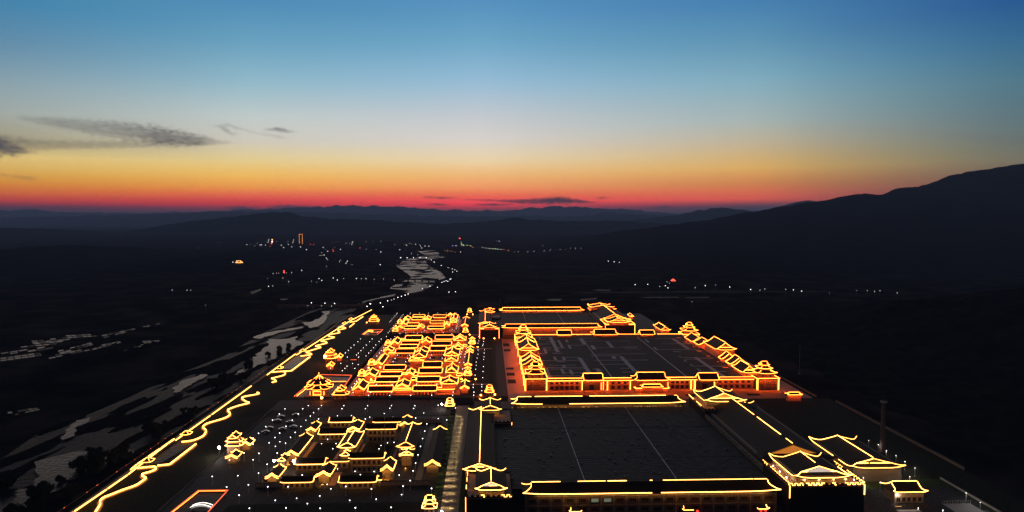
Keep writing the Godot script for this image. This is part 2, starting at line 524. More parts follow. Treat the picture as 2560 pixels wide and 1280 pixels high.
func skirt_y(u: float, v: float, c: Dictionary) -> float:
	# the end roof of a hip gabled hall: its height follows the distance from the end
	var d: float = c.L / 2 - absf(u)
	var s: float = 1.0 - d / (c.W / 2)
	var y: float = c.hr - (c.hr - c.he) * s * (1.28 - 0.28 * s)
	var tu: float = clampf((absf(u) / (c.L / 2) - 0.72) / 0.28, 0, 1)
	var tv: float = clampf((absf(v) / (c.W / 2) - 0.45) / 0.55, 0, 1)
	return y + c.lf * tu * tu * tv * tv

func reach(s: float, c: Dictionary) -> float:
	# half length of the main slopes at the share s of the way from ridge to eave
	var sb: float = 1.0 - c.a / (c.W / 2)
	if c.a <= 0.0 or s <= sb:
		return c.L / 2 - c.a
	return c.L / 2 - c.a + (s - sb) / (1.0 - sb) * c.a

func roof_mesh(c: Dictionary) -> SurfaceTool:
	var st := start()
	st.set_smooth_group(0)
	var rows := 6
	var n := 10
	var sb: float = 1.0 - c.a / (c.W / 2)
	var steps := []
	for i in rows + 1:
		steps.append(float(i) / rows)
	if c.a > 0.0:
		steps.append(sb)
		steps.sort()
	for side in [1.0, -1.0]:
		for drop in [0.0, 0.28]:
			for i in steps.size() - 1:
				var s0: float = steps[i]
				var s1: float = steps[i + 1]
				if s1 - s0 < 0.001:
					continue
				var r0 := reach(s0, c)
				var r1 := reach(s1, c)
				for k in n:
					var f0 := -1.0 + 2.0 * k / n
					var f1 := -1.0 + 2.0 * (k + 1) / n
					var v0: float = s0 * c.W / 2 * side
					var v1: float = s1 * c.W / 2 * side
					var p := Vector3(f0 * r0, roof_y(f0 * r0, v0, c) - drop, v0)
					var q := Vector3(f1 * r0, roof_y(f1 * r0, v0, c) - drop, v0)
					var r := Vector3(f1 * r1, roof_y(f1 * r1, v1, c) - drop, v1)
					var t := Vector3(f0 * r1, roof_y(f0 * r1, v1, c) - drop, v1)
					if (side > 0.0) == (drop == 0.0):
						quad(st, p, q, r, t)
					else:
						quad(st, t, r, q, p)
		# the edge of the eave
		st.set_smooth_group(-1)
		for k in n:
			var u0: float = (-1.0 + 2.0 * k / n) * c.L / 2
			var u1: float = (-1.0 + 2.0 * (k + 1) / n) * c.L / 2
			var v: float = c.W / 2 * side
			var a := Vector3(u0, roof_y(u0, v, c), v)
			var b := Vector3(u1, roof_y(u1, v, c), v)
			quad(st, a, b, b - Vector3(0, 0.28, 0), a - Vector3(0, 0.28, 0))
		st.set_smooth_group(0)
	if c.a > 0.0:
		for side in [1.0, -1.0]:
			for drop in [0.0, 0.28]:
				for i in 3:
					var d0: float = c.a * i / 3.0
					var d1: float = c.a * (i + 1) / 3.0
					for k in 8:
						var g0 := -1.0 + 2.0 * k / 8
						var g1 := -1.0 + 2.0 * (k + 1) / 8
						var h0: float = c.W / 2 - d0
						var h1: float = c.W / 2 - d1
						var u0: float = (c.L / 2 - d0) * side
						var u1: float = (c.L / 2 - d1) * side
						var p := Vector3(u0, skirt_y(u0, g0 * h0, c) - drop, g0 * h0)
						var q := Vector3(u0, skirt_y(u0, g1 * h0, c) - drop, g1 * h0)
						var r := Vector3(u1, skirt_y(u1, g1 * h1, c) - drop, g1 * h1)
						var t := Vector3(u1, skirt_y(u1, g0 * h1, c) - drop, g0 * h1)
						if (side > 0.0) == (drop == 0.0):
							quad(st, p, q, r, t)
						else:
							quad(st, t, r, q, p)
	return st

func gable_mesh(c: Dictionary, end: float, inset: float) -> SurfaceTool:
	var st := start()
	var u: float = (c.L / 2 - c.a - inset) * end
	var vb: float = c.W / 2 - maxf(c.a, 0.9)
	for k in 8:
		var v0 := -vb + 2 * vb * k / 8
		var v1 := -vb + 2 * vb * (k + 1) / 8
		var base: float = c.he - 0.1 if c.a <= 0.0 else skirt_y((c.L / 2 - c.a) * end, 0, c) - 0.3
		for w in [0.0, 0.2]:
			quad(st, Vector3(u - w * end, maxf(roof_y(0, v0, c) - 0.2, base), v0), Vector3(u - w * end, maxf(roof_y(0, v1, c) - 0.2, base), v1), Vector3(u - w * end, base, v1), Vector3(u - w * end, base, v0))
	return st

func spans(token: String, opt: String) -> Array:
	# "r:0-.1/.2-1" in opt gives the lit shares of that line
	for part in opt.split(";"):
		if part.begins_with(token + ":"):
			var out := []
			for s in part.substr(2).split("/"):
				var ab := s.split("-")
				out.append([float(ab[0]), float(ab[1])])
			return out
	return [[0.0, 1.0]]

func eave_line(c: Dictionary, side: float, t0: float, t1: float, over: float) -> Array:
	var pts := []
	var n := 12
	for k in n + 1:
		var t: float = lerpf(t0, t1, float(k) / n)
		var u: float = (-0.5 + t) * c.L
		pts.append(Vector3(u, roof_y(u, c.W / 2, c) + over, (c.W / 2 + 0.05) * side))
	return pts

func end_line(c: Dictionary, end: float, side: float, over: float) -> Array:
	# from the ridge end down the slope, and on along the hip to the corner
	var pts := []
	for k in 9:
		var s := k / 8.0
		var u := reach(s, c) * end
		var v: float = s * c.W / 2 * side
		pts.append(Vector3(u, roof_y(u, v, c) + over, v))
	return pts

func roof_parts(o: Node3D, c: Dictionary, lit: String, m: Material, opt: String, r: float) -> void:
	commit("roof", roof_mesh(c), M.tile, o)
	var hl: float = c.L / 2 - c.a
	var st := start()
	block(st, Vector3(-hl, c.hr - 0.1, -0.18), Vector3(hl, c.hr + 0.32, 0.18))
	for e in [-1.0, 1.0]:
		block(st, Vector3(hl * e - 0.25, c.hr + 0.32, -0.16), Vector3(hl * e + 0.25, c.hr + 0.75, 0.16))
	commit("ridge", st, M.tile, o)
	var over := 0.2
	if "r" in lit:
		for s in spans("r", opt):
			strip("ridge_light", [Vector3(lerpf(-hl, hl, s[0]), c.hr + 0.42 + r, 0), Vector3(lerpf(-hl, hl, s[1]), c.hr + 0.42 + r, 0)], r, m, o)
	for side in [1.0, -1.0]:
		if ("p" if side > 0 else "m") in lit:
			for s in spans("p" if side > 0 else "m", opt):
				strip("eave_light", eave_line(c, side, s[0], s[1], over), r, m, o)
	for e in [1.0, -1.0]:
		if ("P" if e > 0 else "M") in lit:
			for side in [1.0, -1.0]:
				if side < 0 and "l" in lit and e > 0:
					continue
				var pts := end_line(c, e, side, over)
				strip("gable_light", pts, r, m, o)
				if "g" in opt and e > 0:
					var low := []
					for p in pts:
						low.append(p + Vector3(0.12 * e, -0.75, 0))
					strip("gable_light", low, r * 0.9, m, o)
		if c.a > 0.0 and ("a" if e > 0 else "b") in lit:
			var pts := []
			for k in 9:
				var v: float = (-1.0 + k / 4.0) * c.W / 2
				pts.append(Vector3((c.L / 2 + 0.05) * e, skirt_y(c.L / 2 * e, v, c) + over, v))
			strip("eave_light", pts, r, m, o)
			if "t" in lit or "T" in opt:
				var hw: float = c.W / 2 - c.a
				var y := skirt_y((c.L / 2 - c.a) * e, 0, c) + 0.35
				for s in spans("t", opt):
					strip("gable_base_light", [Vector3((c.L / 2 - c.a + 0.3) * e, y, lerpf(-hw, hw, s[0])), Vector3((c.L / 2 - c.a + 0.3) * e, y, lerpf(-hw, hw, s[1]))], r, m, o)

func hall(called: String, label: String, cat: String, group: String, axis: String, cx: float, cz: float, L: float, W: float, y0: float, he: float, hr: float, a: float, lit: String, zone: String, opt: String) -> Node3D:
	var o := thing(called, label, cat, Vector3(cx, y0, cz), group)
	if axis == "z":
		o.rotation.y = -PI / 2
	a = minf(a, W / 2 - 0.4)
	var c := {"L": L, "W": W, "he": he - y0, "hr": hr - y0, "a": a, "lf": 0.3 if a <= 0.0 else clampf(W * 0.06, 0.3, 1.1)}
	var m: Material = M.orange if zone == "O" else M.amber
	var r := 0.10 if zone == "A" else 0.11
	var ov: float = minf(1.1, W * 0.14)
	var end_in := 0.6 if a <= 0.0 else ov
	var wm: Material = M.wood_wall if zone == "O" else M.plaster
	if "B" in opt or "N" in opt:
		wm = M.brick_wall
	# walls, up to just under the roof
	var st := start()
	var wy: float = c.he + (c.hr - c.he) * 0.12
	block(st, Vector3(-L / 2 + end_in, 0, -W / 2 + ov), Vector3(L / 2 - end_in, wy, W / 2 - ov))
	commit("wall", st, wm, o)
	var ends := [1.0, -1.0]
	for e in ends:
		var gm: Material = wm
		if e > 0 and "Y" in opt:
			gm = M.gable_orange_glow
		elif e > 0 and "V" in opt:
			gm = M.gable_white_glow
		commit("gable_painted_light" if e > 0 and ("Y" in opt or "V" in opt) else "gable_wall", gable_mesh(c, e, end_in if a <= 0.0 else 0.25), gm, o)  # lit ends glow by themselves in place of floodlight; no lamp there
	roof_parts(o, c, lit, m, opt, r)
	# the eave lines light the walls and the ground below them
	var lc := Color(1, 0.125, 0.012).linear_to_srgb() if zone == "O" else Color(1, 0.46, 0.1).linear_to_srgb()
	var per := 4.0 if zone == "O" else 0.9
	for side in [1.0, -1.0]:
		if ("p" if side > 0 else "m") in lit:
			bar_light(o, Vector3(0, c.he - 0.15, (W / 2 + 0.25) * side), L * 0.9, Vector3(0, -1, -0.25 * side), Vector3(1, 0, 0), lc, L * per)
	if "P" in lit and axis == "z":
		bar_light(o, Vector3(L / 2 + 0.5, c.he + 0.1, 0), W * 0.8, Vector3(-0.25, -1, 0), Vector3(0, 0, 1), lc, W * per * (1.6 if zone == "A" else 1.0))
	# windows on the side that faces the lane
	if "w" in opt:
		var rows := 2 if "ww" in opt else 1
		var side := 1.0
		if axis == "z" and cx < 0.0:
			side = -1.0
		var cnt := int((L - 2.4) / 2.3)
		var hrow: float = c.he / rows
		var wh: float = minf(hrow - 1.1, 1.9)
		for k in cnt:
			for row in rows:
				var u := (k - (cnt - 1) / 2.0) * 2.3
				put("window", window_mesh(1.5, wh, M.glass), o, Vector3(u, hrow * row + 0.7, (W / 2 - ov) * side), 0.0 if side > 0 else PI)
		if rows == 2:
			var sv := start()
			block(sv, Vector3(-L / 2 + 0.8, hrow - 0.15, (W / 2 - ov) * side - 0.2), Vector3(L / 2 - 0.8, hrow + 0.15, (W / 2 - ov) * side + 0.75 * side))
			commit("balcony", sv, wm, o)
	return o

func make_halls() -> void:
	var kinds := {
		"halls of the lower left courtyard compound": ["hall", "hall"],
		"gabled side houses of the lower left compound": ["gabled_house", "house"],
		"halls of the dense glowing quarter": ["hall", "hall"],
		"low link galleries of the dense glowing quarter": ["gallery", "gallery"],
		"gabled houses of the dense glowing quarter": ["gabled_house", "house"],
		"hip-gabled halls down the right side of the dense quarter": ["hip_gabled_hall", "hall"],
		"narrow street houses right of the dense quarter": ["street_house", "house"],
		"lane gates": ["lane_gate", "gate"],
		"gabled houses beside the storeyed towers": ["gabled_house", "house"],
		"halls of the far glowing quarter": ["hall", "hall"],
		"gabled houses of the far glowing quarter": ["gabled_house", "house"],
		"great hall compound at lower right": ["great_hall", "hall"],
		"great hall compound at the back": ["great_hall", "hall"],
		"small gate roofs": ["gate_house", "gate"],
		"halls on the palace walls": ["wall_top_hall", "hall"],
		"porch roofs of the palace front": ["porch", "porch"],
	}
	for h in HALLS:
		var k: Array = kinds[h[1]]
		halls[h[0]] = hall(k[0], h[0], k[1], h[1], h[2], h[3], h[4], h[5], h[6], h[7], h[8], h[9], h[10], h[11], h[12], h[13])

# label, group, ridge axis, centre x, z, length, width, base, eave, ridge height, hip depth, lit lines, light, marks
const HALLS := [
	["grey-roofed hall closing the back of the lower left compound, left half", "halls of the lower left courtyard compound", "x", -84.0, -389.6, 13.7, 7.3, 0.0, 3.2, 5.2, 0.0, "pPM", "A", "w"],
	["second hall from the back on the left of the lower left compound", "halls of the lower left courtyard compound", "x", -84.0, -368.4, 14.8, 8.0, 0.0, 3.2, 5.4, 0.0, "pM", "A", "w"],
	["hall with white floodlight at its left eave in the lower left compound", "halls of the lower left courtyard compound", "x", -84.5, -323.3, 14.3, 7.3, 0.0, 3.2, 5.2, 0.0, "pPM", "A", "w"],
	["front left hall of the lower left compound, along the white wall", "halls of the lower left courtyard compound", "x", -84.4, -301.1, 14.3, 6.1, 0.0, 3.0, 4.7, 0.0, "pP", "A", "w"],
	["hall closing the back of the lower left compound, right half", "halls of the lower left courtyard compound", "x", -57.6, -388.5, 16.1, 6.9, 0.0, 3.2, 5.1, 0.0, "p", "A", "w"],
	["two storey hall facing the flagpole court, back right of lower left compound", "halls of the lower left courtyard compound", "x", -56.9, -363.5, 16.5, 6.9, 0.0, 7.0, 8.9, 0.0, "pP", "A", "ww"],
	["two storey hall right of the middle in the lower left compound", "halls of the lower left courtyard compound", "x", -57.0, -319.2, 16.6, 6.4, 0.0, 7.0, 8.8, 0.0, "pP", "A", "ww"],
	["low gallery with one lit eave left of the two storey middle hall", "halls of the lower left courtyard compound", "x", -71.1, -323.9, 9.5, 2.0, 0.0, 3.2, 3.8, 0.0, "p", "A", "w"],
	["front right hall of the lower left compound with outlined left gable", "halls of the lower left courtyard compound", "x", -57.7, -300.5, 16.8, 6.8, 0.0, 3.0, 4.9, 0.0, "pPM", "A", "w"],
	["tiny gate house beside the tall lit gable at lower left compound's front", "halls of the lower left courtyard compound", "x", -48.4, -301.0, 2.2, 2.8, 0.0, 3.0, 3.8, 0.0, "p", "A", ""],
	["back left gabled house of the lower left compound, golden gable", "gabled side houses of the lower left compound", "z", -97.0, -378.0, 12.1, 5.5, 0.0, 3.2, 5.0, 0.0, "PMm", "A", "g"],
	["long gabled side house left of the main court, golden gable", "gabled side houses of the lower left compound", "z", -96.5, -346.3, 28.2, 7.3, 0.0, 3.6, 5.9, 0.0, "PMm", "A", "g"],
	["front left corner gabled house of the lower left compound", "gabled side houses of the lower left compound", "z", -97.0, -309.9, 11.9, 5.9, 0.0, 3.2, 5.2, 0.0, "PMm", "A", "g"],
	["gabled house between the two front halls of the lower left compound", "gabled side houses of the lower left compound", "z", -74.3, -310.8, 11.8, 6.6, 0.0, 3.6, 5.5, 0.0, "PMm", "A", "g"],
	["gabled house behind the central two storey pavilion hall", "gabled side houses of the lower left compound", "z", -73.6, -376.5, 13.6, 7.0, 0.0, 4.0, 5.7, 0.0, "PMm", "A", "g"],
	["central two storey hall with lit ridge in the lower left compound", "gabled side houses of the lower left compound", "z", -69.5, -343.9, 24.8, 8.8, 0.0, 7.0, 8.7, 2.6, "rPMapm", "A", "ww"],
	["small porch roof below the central two storey hall", "gabled side houses of the lower left compound", "z", -69.3, -330.2, 6.3, 4.7, 0.0, 4.6, 6.1, 1.4, "rPMa", "A", ""],
	["long right-hand hall with lit ridge in the lower left compound", "gabled side houses of the lower left compound", "z", -40.7, -349.9, 37.5, 8.8, 0.0, 7.0, 8.9, 2.4, "rPMa", "A", "ww"],
	["golden porch at the near end of the long right-hand hall", "gabled side houses of the lower left compound", "z", -39.4, -328.2, 7.9, 6.6, 0.0, 5.6, 6.9, 1.6, "rPMa", "A", "g"],
	["gabled house at the back right corner of lower left compound", "gabled side houses of the lower left compound", "z", -46.4, -382.6, 13.5, 5.5, 0.0, 4.5, 6.3, 0.0, "PM", "A", "g"],
	["tall gabled house with floodlit golden end, front right of lower left compound", "gabled side houses of the lower left compound", "z", -45.6, -308.8, 10.8, 5.8, 0.0, 6.2, 8.6, 0.0, "PMm", "A", "g"],
	["long unlit roof with outlined gables beside the grass verge", "gabled side houses of the lower left compound", "z", -26.1, -341.2, 52.4, 7.6, 0.0, 4.0, 6.5, 0.0, "PM", "A", "g"],
	["entrance pavilion beside the white floodlight, left of lower left compound", "gabled side houses of the lower left compound", "z", -98.5, -326.5, 7.6, 4.2, 0.0, 4.0, 5.4, 1.0, "rPMa", "A", ""],
	["rearmost hall, left row of the dense glowing quarter", "halls of the dense glowing quarter", "x", -70.6, -651.3, 16.2, 10.5, 0.0, 3.6, 6.5, 0.0, "rpPM", "O", ""],
	["second hall from the back, left row of the dense glowing quarter", "halls of the dense glowing quarter", "x", -71.0, -625.9, 16.5, 8.3, 0.0, 3.6, 5.9, 0.0, "rpPM", "O", ""],
	["third hall from the back, left row of the dense glowing quarter", "halls of the dense glowing quarter", "x", -70.9, -609.3, 16.3, 7.7, 0.0, 3.6, 5.7, 0.0, "rpPM", "O", ""],
	["hall on the far side of the left lamp-lit court, dense quarter", "halls of the dense glowing quarter", "x", -71.2, -586.5, 16.4, 9.6, 0.0, 3.6, 6.2, 0.0, "rpPM", "O", "w"],
	["hall on the near side of the left lamp-lit court, dense quarter", "halls of the dense glowing quarter", "x", -71.4, -522.6, 16.6, 9.1, 0.0, 3.6, 6.1, 0.0, "rpPM", "O", ""],
	["third hall from the front, left row of the dense glowing quarter", "halls of the dense glowing quarter", "x", -71.3, -501.0, 16.3, 7.8, 0.0, 3.6, 5.7, 0.0, "rpPM", "O", ""],
	["second hall from the front, left row of the dense glowing quarter", "halls of the dense glowing quarter", "x", -71.6, -484.1, 16.5, 8.8, 0.0, 3.6, 6.0, 0.0, "rpPM", "O", "w"],
	["front hall, left row of the dense glowing quarter", "halls of the dense glowing quarter", "x", -72.0, -457.4, 16.8, 9.4, 0.0, 3.6, 6.2, 0.0, "rpPM", "O", "w"],
	["rearmost hall, right row of the dense glowing quarter", "halls of the dense glowing quarter", "x", -41.7, -652.7, 17.4, 10.1, 0.0, 3.6, 6.4, 0.0, "rpPM", "O", ""],
	["second hall from the back, right row of the dense glowing quarter", "halls of the dense glowing quarter", "x", -42.1, -620.7, 18.0, 10.2, 0.0, 3.6, 6.4, 0.0, "rpPM", "O", ""],
	["hall on the far side of the right lamp-lit court, dense quarter", "halls of the dense glowing quarter", "x", -43.7, -597.2, 14.4, 10.7, 0.0, 3.6, 6.5, 0.0, "rpPM", "O", "w"],
	["hall on the near side of the right lamp-lit court, dense quarter", "halls of the dense glowing quarter", "x", -43.3, -532.0, 15.0, 10.7, 0.0, 3.6, 6.5, 0.0, "rpPM", "O", ""],
	["third hall from the front, right row, above a row of dark windows", "halls of the dense glowing quarter", "x", -42.7, -507.2, 17.5, 9.5, 0.0, 4.4, 7.0, 0.0, "rpPM", "O", "w"],
	["second hall from the front, right row of the dense glowing quarter", "halls of the dense glowing quarter", "x", -42.3, -483.7, 16.7, 9.0, 0.0, 3.6, 6.1, 0.0, "rpPM", "O", "w"],
	["front hall, right row of the dense glowing quarter", "halls of the dense glowing quarter", "x", -42.5, -457.6, 16.2, 8.7, 0.0, 3.6, 6.0, 0.0, "rpPM", "O", "w"],
	["low gallery at the front right end of the dense quarter", "low link galleries of the dense glowing quarter", "x", -28.6, -462.4, 11.9, 2.6, 0.0, 2.6, 3.3, 0.0, "rp", "O", ""],
	["low gallery between the two front halls of the dense quarter", "low link galleries of the dense glowing quarter", "x", -58.0, -461.4, 12.3, 2.1, 0.0, 2.6, 3.2, 0.0, "rp", "O", ""],
	["low gallery behind the front left corner house of the dense quarter", "low link galleries of the dense glowing quarter", "x", -82.1, -483.1, 3.9, 2.0, 0.0, 2.6, 3.2, 0.0, "rp", "O", ""],
	["low gallery left of the far lamp-lit court, dense quarter", "low link galleries of the dense glowing quarter", "x", -82.6, -585.7, 6.2, 2.2, 0.0, 2.6, 3.2, 0.0, "rp", "O", ""],
	["low gallery joining the two rearmost left roofs of the dense quarter", "low link galleries of the dense glowing quarter", "x", -81.6, -653.0, 4.3, 2.4, 0.0, 2.6, 3.3, 0.0, "rp", "O", ""],
	["low gallery in the middle aisle behind the second halls, dense quarter", "low link galleries of the dense glowing quarter", "x", -60.0, -508.0, 8.3, 2.0, 0.0, 2.6, 3.2, 0.0, "rp", "O", ""],
	["low covered gate in the middle aisle, nearer one, dense quarter", "low link galleries of the dense glowing quarter", "x", -53.7, -491.1, 3.6, 4.5, 0.0, 2.6, 3.8, 0.0, "rpPM", "O", ""],
	["low covered gate in the middle aisle, farther one, dense quarter", "low link galleries of the dense glowing quarter", "x", -53.7, -505.4, 3.5, 5.6, 0.0, 2.6, 4.1, 0.0, "rpPM", "O", ""],
	["gabled house at the back left corner of the dense quarter", "gabled houses of the dense glowing quarter", "z", -85.8, -637.0, 21.0, 7.1, 0.0, 3.6, 6.2, 0.0, "rPMpm", "O", "g"],
	["second gabled house from the back on the left edge, dense quarter", "gabled houses of the dense glowing quarter", "z", -87.0, -597.7, 12.2, 8.1, 0.0, 3.6, 6.0, 0.0, "rPMpm", "O", "g"],
	["long gabled house left of the left lamp-lit court, dense quarter", "gabled houses of the dense glowing quarter", "z", -86.3, -554.6, 33.8, 6.1, 0.0, 3.8, 5.9, 0.0, "rPMpm", "O", "g"],
	["gabled house third from the front on the left edge, dense quarter", "gabled houses of the dense glowing quarter", "z", -86.8, -505.6, 15.0, 8.8, 0.0, 3.8, 6.4, 0.0, "rPMpm", "O", "g"],
	["gabled house at the front left corner of the dense quarter", "gabled houses of the dense glowing quarter", "z", -87.4, -467.1, 18.1, 8.3, 0.0, 3.8, 6.6, 0.0, "rPMpm", "O", "g"],
	["gabled house between the two front halls, dense quarter", "gabled houses of the dense glowing quarter", "z", -58.6, -469.8, 13.8, 8.9, 0.0, 4.4, 6.6, 0.0, "rPMpm", "O", "g"],
	["gabled house in the middle aisle behind the second halls, dense quarter", "gabled houses of the dense glowing quarter", "z", -57.6, -505.6, 12.1, 5.9, 0.0, 4.4, 6.4, 0.0, "rPMpm", "O", "g"],
	["gabled house in the middle aisle at the very back, dense quarter", "gabled houses of the dense glowing quarter", "z", -57.2, -634.9, 14.1, 8.6, 0.0, 4.4, 7.2, 0.0, "rPMpm", "O", "g"],
	["central hall with two stacked roofs between the lamp-lit courts, upper roof", "gabled houses of the dense glowing quarter", "z", -55.8, -559.4, 22.3, 10.9, 0.0, 6.6, 9.9, 2.0, "rPMpma", "O", ""],
	["central hall with two stacked roofs between the lamp-lit courts, porch", "gabled houses of the dense glowing quarter", "z", -57.6, -551.9, 13.7, 11.7, 0.0, 4.6, 6.6, 2.4, "rPMpma", "O", "g"],
	["narrow roof behind the central hall of the dense quarter", "gabled houses of the dense glowing quarter", "z", -56.2, -589.1, 15.7, 9.8, 0.0, 4.4, 6.9, 0.0, "PMpm", "O", ""],
	["farthest hip-gabled hall, right side of the dense quarter", "hip-gabled halls down the right side of the dense quarter", "z", -26.2, -641.5, 15.0, 11.4, 0.0, 5.0, 8.8, 2.4, "rPMpma", "O", "g"],
	["second farthest hip-gabled hall, right side of the dense quarter", "hip-gabled halls down the right side of the dense quarter", "z", -26.3, -599.6, 13.7, 8.6, 0.0, 5.0, 8.7, 2.4, "rPMpma", "O", "g"],
	["wide hip-gabled hall beside the right lamp-lit court, upper roof", "hip-gabled halls down the right side of the dense quarter", "z", -29.6, -565.1, 24.8, 12.1, 0.0, 7.2, 10.7, 2.6, "rPMpma", "O", "g"],
	["wide hip-gabled hall beside the right lamp-lit court, porch roof", "hip-gabled halls down the right side of the dense quarter", "z", -29.4, -548.5, 14.6, 10.2, 0.0, 5.0, 7.8, 2.2, "rPMpma", "O", "g"],
	["hip-gabled hall near the third halls, right side of dense quarter", "hip-gabled halls down the right side of the dense quarter", "z", -26.9, -509.9, 19.1, 8.8, 0.0, 5.2, 9.1, 2.4, "rPMpma", "O", "g"],
	["nearest hip-gabled hall, right side of the dense quarter, upper roof", "hip-gabled halls down the right side of the dense quarter", "z", -26.6, -469.2, 16.6, 11.9, 0.0, 6.4, 9.3, 2.8, "rPMpma", "O", "g"],
	["nearest hip-gabled hall, right side of the dense quarter, porch roof", "hip-gabled halls down the right side of the dense quarter", "z", -27.0, -467.6, 9.4, 9.3, 0.0, 4.6, 6.7, 2.4, "rPMpma", "O", "g"],
	["farthest narrow house along the lamp-lit lane, with lit ridge", "narrow street houses right of the dense quarter", "z", -15.0, -638.5, 19.7, 6.1, 0.0, 3.6, 5.6, 0.0, "rPM", "O", "g"],
	["short narrow house along the lamp-lit lane, second from far end", "narrow street houses right of the dense quarter", "z", -15.4, -597.2, 12.6, 6.1, 0.0, 3.6, 5.8, 0.0, "rPM", "O", "g"],
	["long narrow house along the lamp-lit lane, with long lit ridge", "narrow street houses right of the dense quarter", "z", -15.6, -557.1, 47.1, 5.9, 0.0, 3.6, 5.4, 0.0, "rPM", "O", "g"],
	["narrow house behind the two-tier pavilion on the lamp-lit lane", "narrow street houses right of the dense quarter", "z", -15.6, -511.5, 17.2, 5.5, 0.0, 3.6, 5.4, 0.0, "rPM", "O", "g"],
	["nearest narrow house along the lamp-lit lane, with lit ridge", "narrow street houses right of the dense quarter", "z", -15.9, -468.9, 16.8, 6.2, 0.0, 3.6, 5.7, 0.0, "rPM", "O", "g"],
	["white outlined flat gate at the far end of the lamp-lit lane", "lane gates", "x", -20.9, -615.2, 3.6, 3.3, 0.0, 3.2, 4.1, 0.0, "rpPM", "O", ""],
	["white outlined flat gate at the near end of the lamp-lit lane", "lane gates", "x", -21.2, -500.6, 4.1, 3.5, 0.0, 3.2, 4.2, 0.0, "rpPM", "O", ""],
	["rearmost left hall of the far small glowing quarter", "halls of the far glowing quarter", "x", -80.6, -799.4, 13.9, 6.6, 0.0, 3.6, 5.4, 0.0, "rpPM", "O", ""],
	["second left hall from the back of the far glowing quarter", "halls of the far glowing quarter", "x", -80.1, -777.3, 13.0, 7.4, 0.0, 3.6, 5.6, 0.0, "rpPM", "O", ""],
	["third left hall from the back of the far glowing quarter", "halls of the far glowing quarter", "x", -80.5, -735.5, 13.0, 7.6, 0.0, 3.6, 5.7, 0.0, "rpPM", "O", ""],
	["front left hall of the far small glowing quarter", "halls of the far glowing quarter", "x", -80.6, -713.7, 13.9, 6.7, 0.0, 3.6, 5.4, 0.0, "rpPM", "O", ""],
	["rearmost right hall of the far glowing quarter over a red wall", "halls of the far glowing quarter", "x", -55.2, -784.4, 15.2, 8.3, 0.0, 5.0, 7.3, 0.0, "rpPM", "O", "w"],
	["middle right hall of the far glowing quarter over a red wall", "halls of the far glowing quarter", "x", -54.9, -741.2, 15.4, 7.1, 0.0, 5.0, 7.0, 0.0, "rpPM", "O", "w"],
	["front right hall of the far small glowing quarter", "halls of the far glowing quarter", "x", -54.0, -712.8, 17.6, 6.8, 0.0, 3.6, 5.5, 0.0, "rpPM", "O", ""],
	["back left gabled house of the far glowing quarter", "gabled houses of the far glowing quarter", "z", -92.7, -782.2, 17.6, 6.9, 0.0, 3.6, 5.9, 0.0, "rPMpm", "O", "g"],
	["middle left gabled house of the far glowing quarter", "gabled houses of the far glowing quarter", "z", -91.5, -752.7, 23.4, 5.7, 0.0, 3.6, 5.7, 0.0, "rPMpm", "O", "g"],
	["front left gabled house of the far glowing quarter", "gabled houses of the far glowing quarter", "z", -92.8, -719.6, 5.4, 6.0, 0.0, 3.6, 5.8, 0.0, "rPMpm", "O", "g"],
	["two-tier centre hall of the far glowing quarter", "gabled houses of the far glowing quarter", "z", -67.6, -766.0, 18.2, 7.2, 0.0, 6.0, 8.5, 2.0, "rPMpma", "O", "g"],
	["centre gabled house between the front halls, far glowing quarter", "gabled houses of the far glowing quarter", "z", -70.5, -718.9, 9.5, 6.6, 0.0, 4.0, 6.6, 0.0, "rPMpm", "O", "g"],
	["big right hip-gabled hall of the far glowing quarter", "gabled houses of the far glowing quarter", "z", -38.0, -767.9, 36.4, 7.4, 0.0, 7.0, 9.4, 2.2, "rPMpma", "O", "g"],
	["porch in front of the far quarter's big right hall", "gabled houses of the far glowing quarter", "z", -37.7, -748.4, 10.0, 6.9, 0.0, 5.0, 7.0, 2.0, "rPMpma", "O", "g"],
	["front right gabled house of the far quarter with red end wall", "gabled houses of the far glowing quarter", "z", -43.5, -721.4, 9.3, 6.0, 0.0, 6.0, 8.7, 0.0, "rPMpm", "O", "g"],
	["back right gabled house of the far glowing quarter", "gabled houses of the far glowing quarter", "z", -44.1, -799.0, 4.4, 5.7, 0.0, 5.0, 7.7, 0.0, "PMpm", "O", "g"],
	["lone narrow house right of the far quarter, lit ridge", "narrow street houses right of the dense quarter", "z", -24.8, -756.9, 54.3, 7.8, 0.0, 3.6, 5.8, 0.0, "rPM", "O", "g"],
	["outlined gabled house in front of the nearest storeyed tower", "gabled houses beside the storeyed towers", "z", -124.8, -334.0, 6.6, 5.9, 0.0, 3.2, 4.8, 0.0, "rPMm", "A", "g"],
	["outlined gabled house behind the nearest storeyed tower, pale end wall", "gabled houses beside the storeyed towers", "z", -124.7, -352.9, 6.5, 5.3, 0.0, 3.2, 5.0, 0.0, "PMm", "A", "g"],
	["outlined gabled house in front of the middle storeyed tower", "gabled houses beside the storeyed towers", "z", -124.3, -539.0, 6.6, 5.0, 0.0, 3.2, 5.1, 0.0, "rPMpm", "O", "g"],
	["outlined gabled house right of the middle storeyed tower", "gabled houses beside the storeyed towers", "z", -124.3, -571.9, 7.3, 4.3, 0.0, 3.2, 4.9, 0.0, "rPMpm", "O", "g"],
	["outlined gabled house right of the farthest storeyed tower", "gabled houses beside the storeyed towers", "z", -125.1, -769.3, 9.3, 4.9, 0.0, 3.2, 5.2, 0.0, "rPMpm", "O", "g"],
	["long side hall with lit ridge and golden gable, near great compound", "great hall compound at lower right", "z", -3.8, -339.4, 94.7, 14.4, 0.0, 9.5, 11.8, 2.6, "rPMat", "A", "t:.3-.8;Y"],
